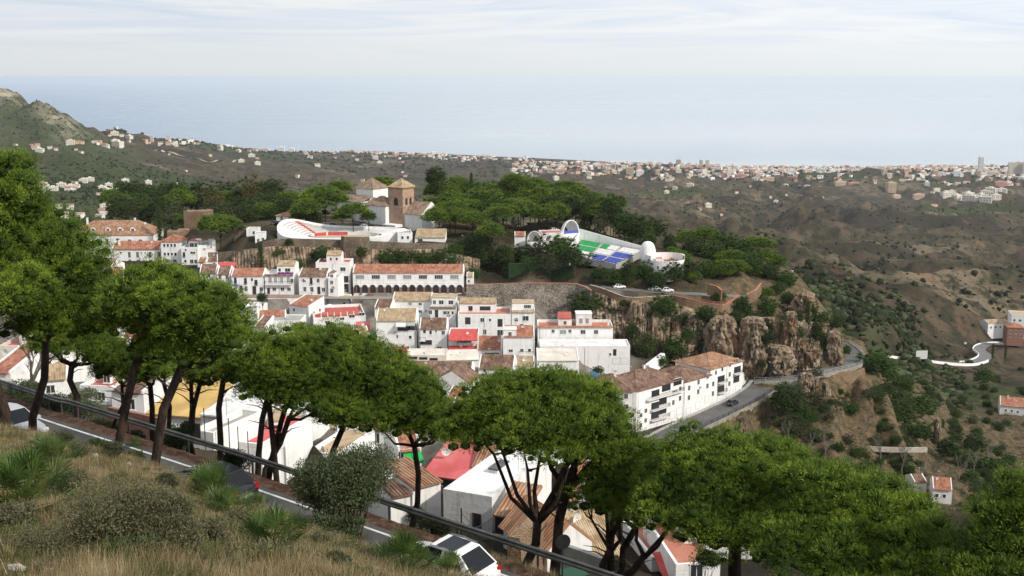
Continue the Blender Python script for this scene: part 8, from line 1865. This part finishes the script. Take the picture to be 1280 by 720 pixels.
# ============================================================ air, sky, sun
SUN_EL, SUN_AZ = 38.0, 124.0      # azimuth from +Y (ahead) towards +X (right)
hz = MB(); 
hb = MB(); hb.box(-128000, 128000, -300, 111000, 2, 530, None)
hm = bpy.data.materials.new('haze_air'); hm.use_nodes = True; nt = hm.node_tree; nt.nodes.clear()
pv_ = nt.nodes.new('ShaderNodeVolumePrincipled'); pv_.inputs['Color'].default_value = (.86, .91, .96, 1); pv_.inputs['Density'].default_value = HAZE
pv_.inputs['Anisotropy'].default_value = .2
o_ = nt.nodes.new('ShaderNodeOutputMaterial'); nt.links.new(pv_.outputs[0], o_.inputs['Volume'])
hb.mats = [hm]; hb.m = [0]*6
if HAZE > 0: tag(hb.build('haze'), kind='stuff')
wd = bpy.data.worlds.new('World'); SC.world = wd; wd.use_nodes = True; nt = wd.node_tree; N = nt.nodes; L = nt.links
bg = N['Background']; sk = N.new('ShaderNodeTexSky'); sk.sky_type = 'NISHITA'; sk.sun_disc = False
sk.sun_elevation = R(SUN_EL); sk.sun_rotation = R(SUN_AZ); sk.dust_density = 3; sk.air_density = 1.2
tc = N.new('ShaderNodeTexCoord'); mp = N.new('ShaderNodeMapping'); mp.inputs['Scale'].default_value = (2.6, 2.6, 38)
L.new(tc.outputs['Generated'], mp.inputs[0])
n = N.new('ShaderNodeTexNoise'); n.inputs['Scale'].default_value = 1.6; n.inputs['Detail'].default_value = 9; n.inputs['Roughness'].default_value = .62; n.inputs['Distortion'].default_value = 1.2
L.new(mp.outputs[0], n.inputs[0])
r = N.new('ShaderNodeValToRGB'); e = r.color_ramp.elements
e[0].position = .30; e[0].color = (6.0, 6.9, 8.2, 1); e[1].position = .62; e[1].color = (8.3, 8.5, 8.7, 1)
L.new(n.outputs['Fac'], r.inputs[0])
# high thin overcast veil over the clear sky; toward the horizon it closes to an even milky band
sx_ = N.new('ShaderNodeSeparateXYZ'); L.new(tc.outputs['Generated'], sx_.inputs[0])
mr = N.new('ShaderNodeMapRange'); mr.inputs[1].default_value = .012; mr.inputs[2].default_value = .045; L.new(sx_.outputs['Z'], mr.inputs[0])
milk = N.new('ShaderNodeMixRGB'); milk.inputs[1].default_value = (7.6, 7.95, 8.1, 1); L.new(mr.outputs[0], milk.inputs[0]); L.new(r.outputs[0], milk.inputs[2])
warm = N.new('ShaderNodeMapRange'); warm.inputs[1].default_value = -.5; warm.inputs[2].default_value = .6; warm.inputs[3].default_value = .91; warm.inputs[4].default_value = 1.13; L.new(sx_.outputs['X'], warm.inputs[0])
wm_ = N.new('ShaderNodeVectorMath'); wm_.operation = 'SCALE'; L.new(milk.outputs[0], wm_.inputs[0]); L.new(warm.outputs[0], wm_.inputs['Scale'])
mx = N.new('ShaderNodeMixRGB'); mx.inputs[0].default_value = .90; L.new(sk.outputs[0], mx.inputs[1]); L.new(wm_.outputs[0], mx.inputs[2])
L.new(mx.outputs[0], bg.inputs['Color']); bg.inputs['Strength'].default_value = .098
sl = bpy.data.lights.new('sun', 'SUN'); sl.energy = 3.1; sl.angle = R(2.5); sl.color = (1, .93, .83)
so = bpy.data.objects.new('sun', sl); COL.objects.link(so)
az, el = R(SUN_AZ), R(SUN_EL); dv = Vector((math.sin(az)*math.cos(el), math.cos(az)*math.cos(el), math.sin(el)))
so.rotation_euler = dv.to_track_quat('Z', 'Y').to_euler(); so.location = (200, 0, 700)
vs = SC.view_settings; vs.view_transform = 'Standard'; vs.look = 'None'; vs.exposure = EXPO; vs.gamma = 1; vs.use_curve_mapping = False
c = SC.cycles; c.max_bounces = 5; c.diffuse_bounces = 3; c.glossy_bounces = 2; c.transmission_bounces = 2; c.volume_bounces = 1; c.transparent_max_bounces = 4
c.use_denoising = True; c.use_adaptive_sampling = True; c.adaptive_threshold = .02
try: c.denoiser = 'OPENIMAGEDENOISE'
except Exception: pass
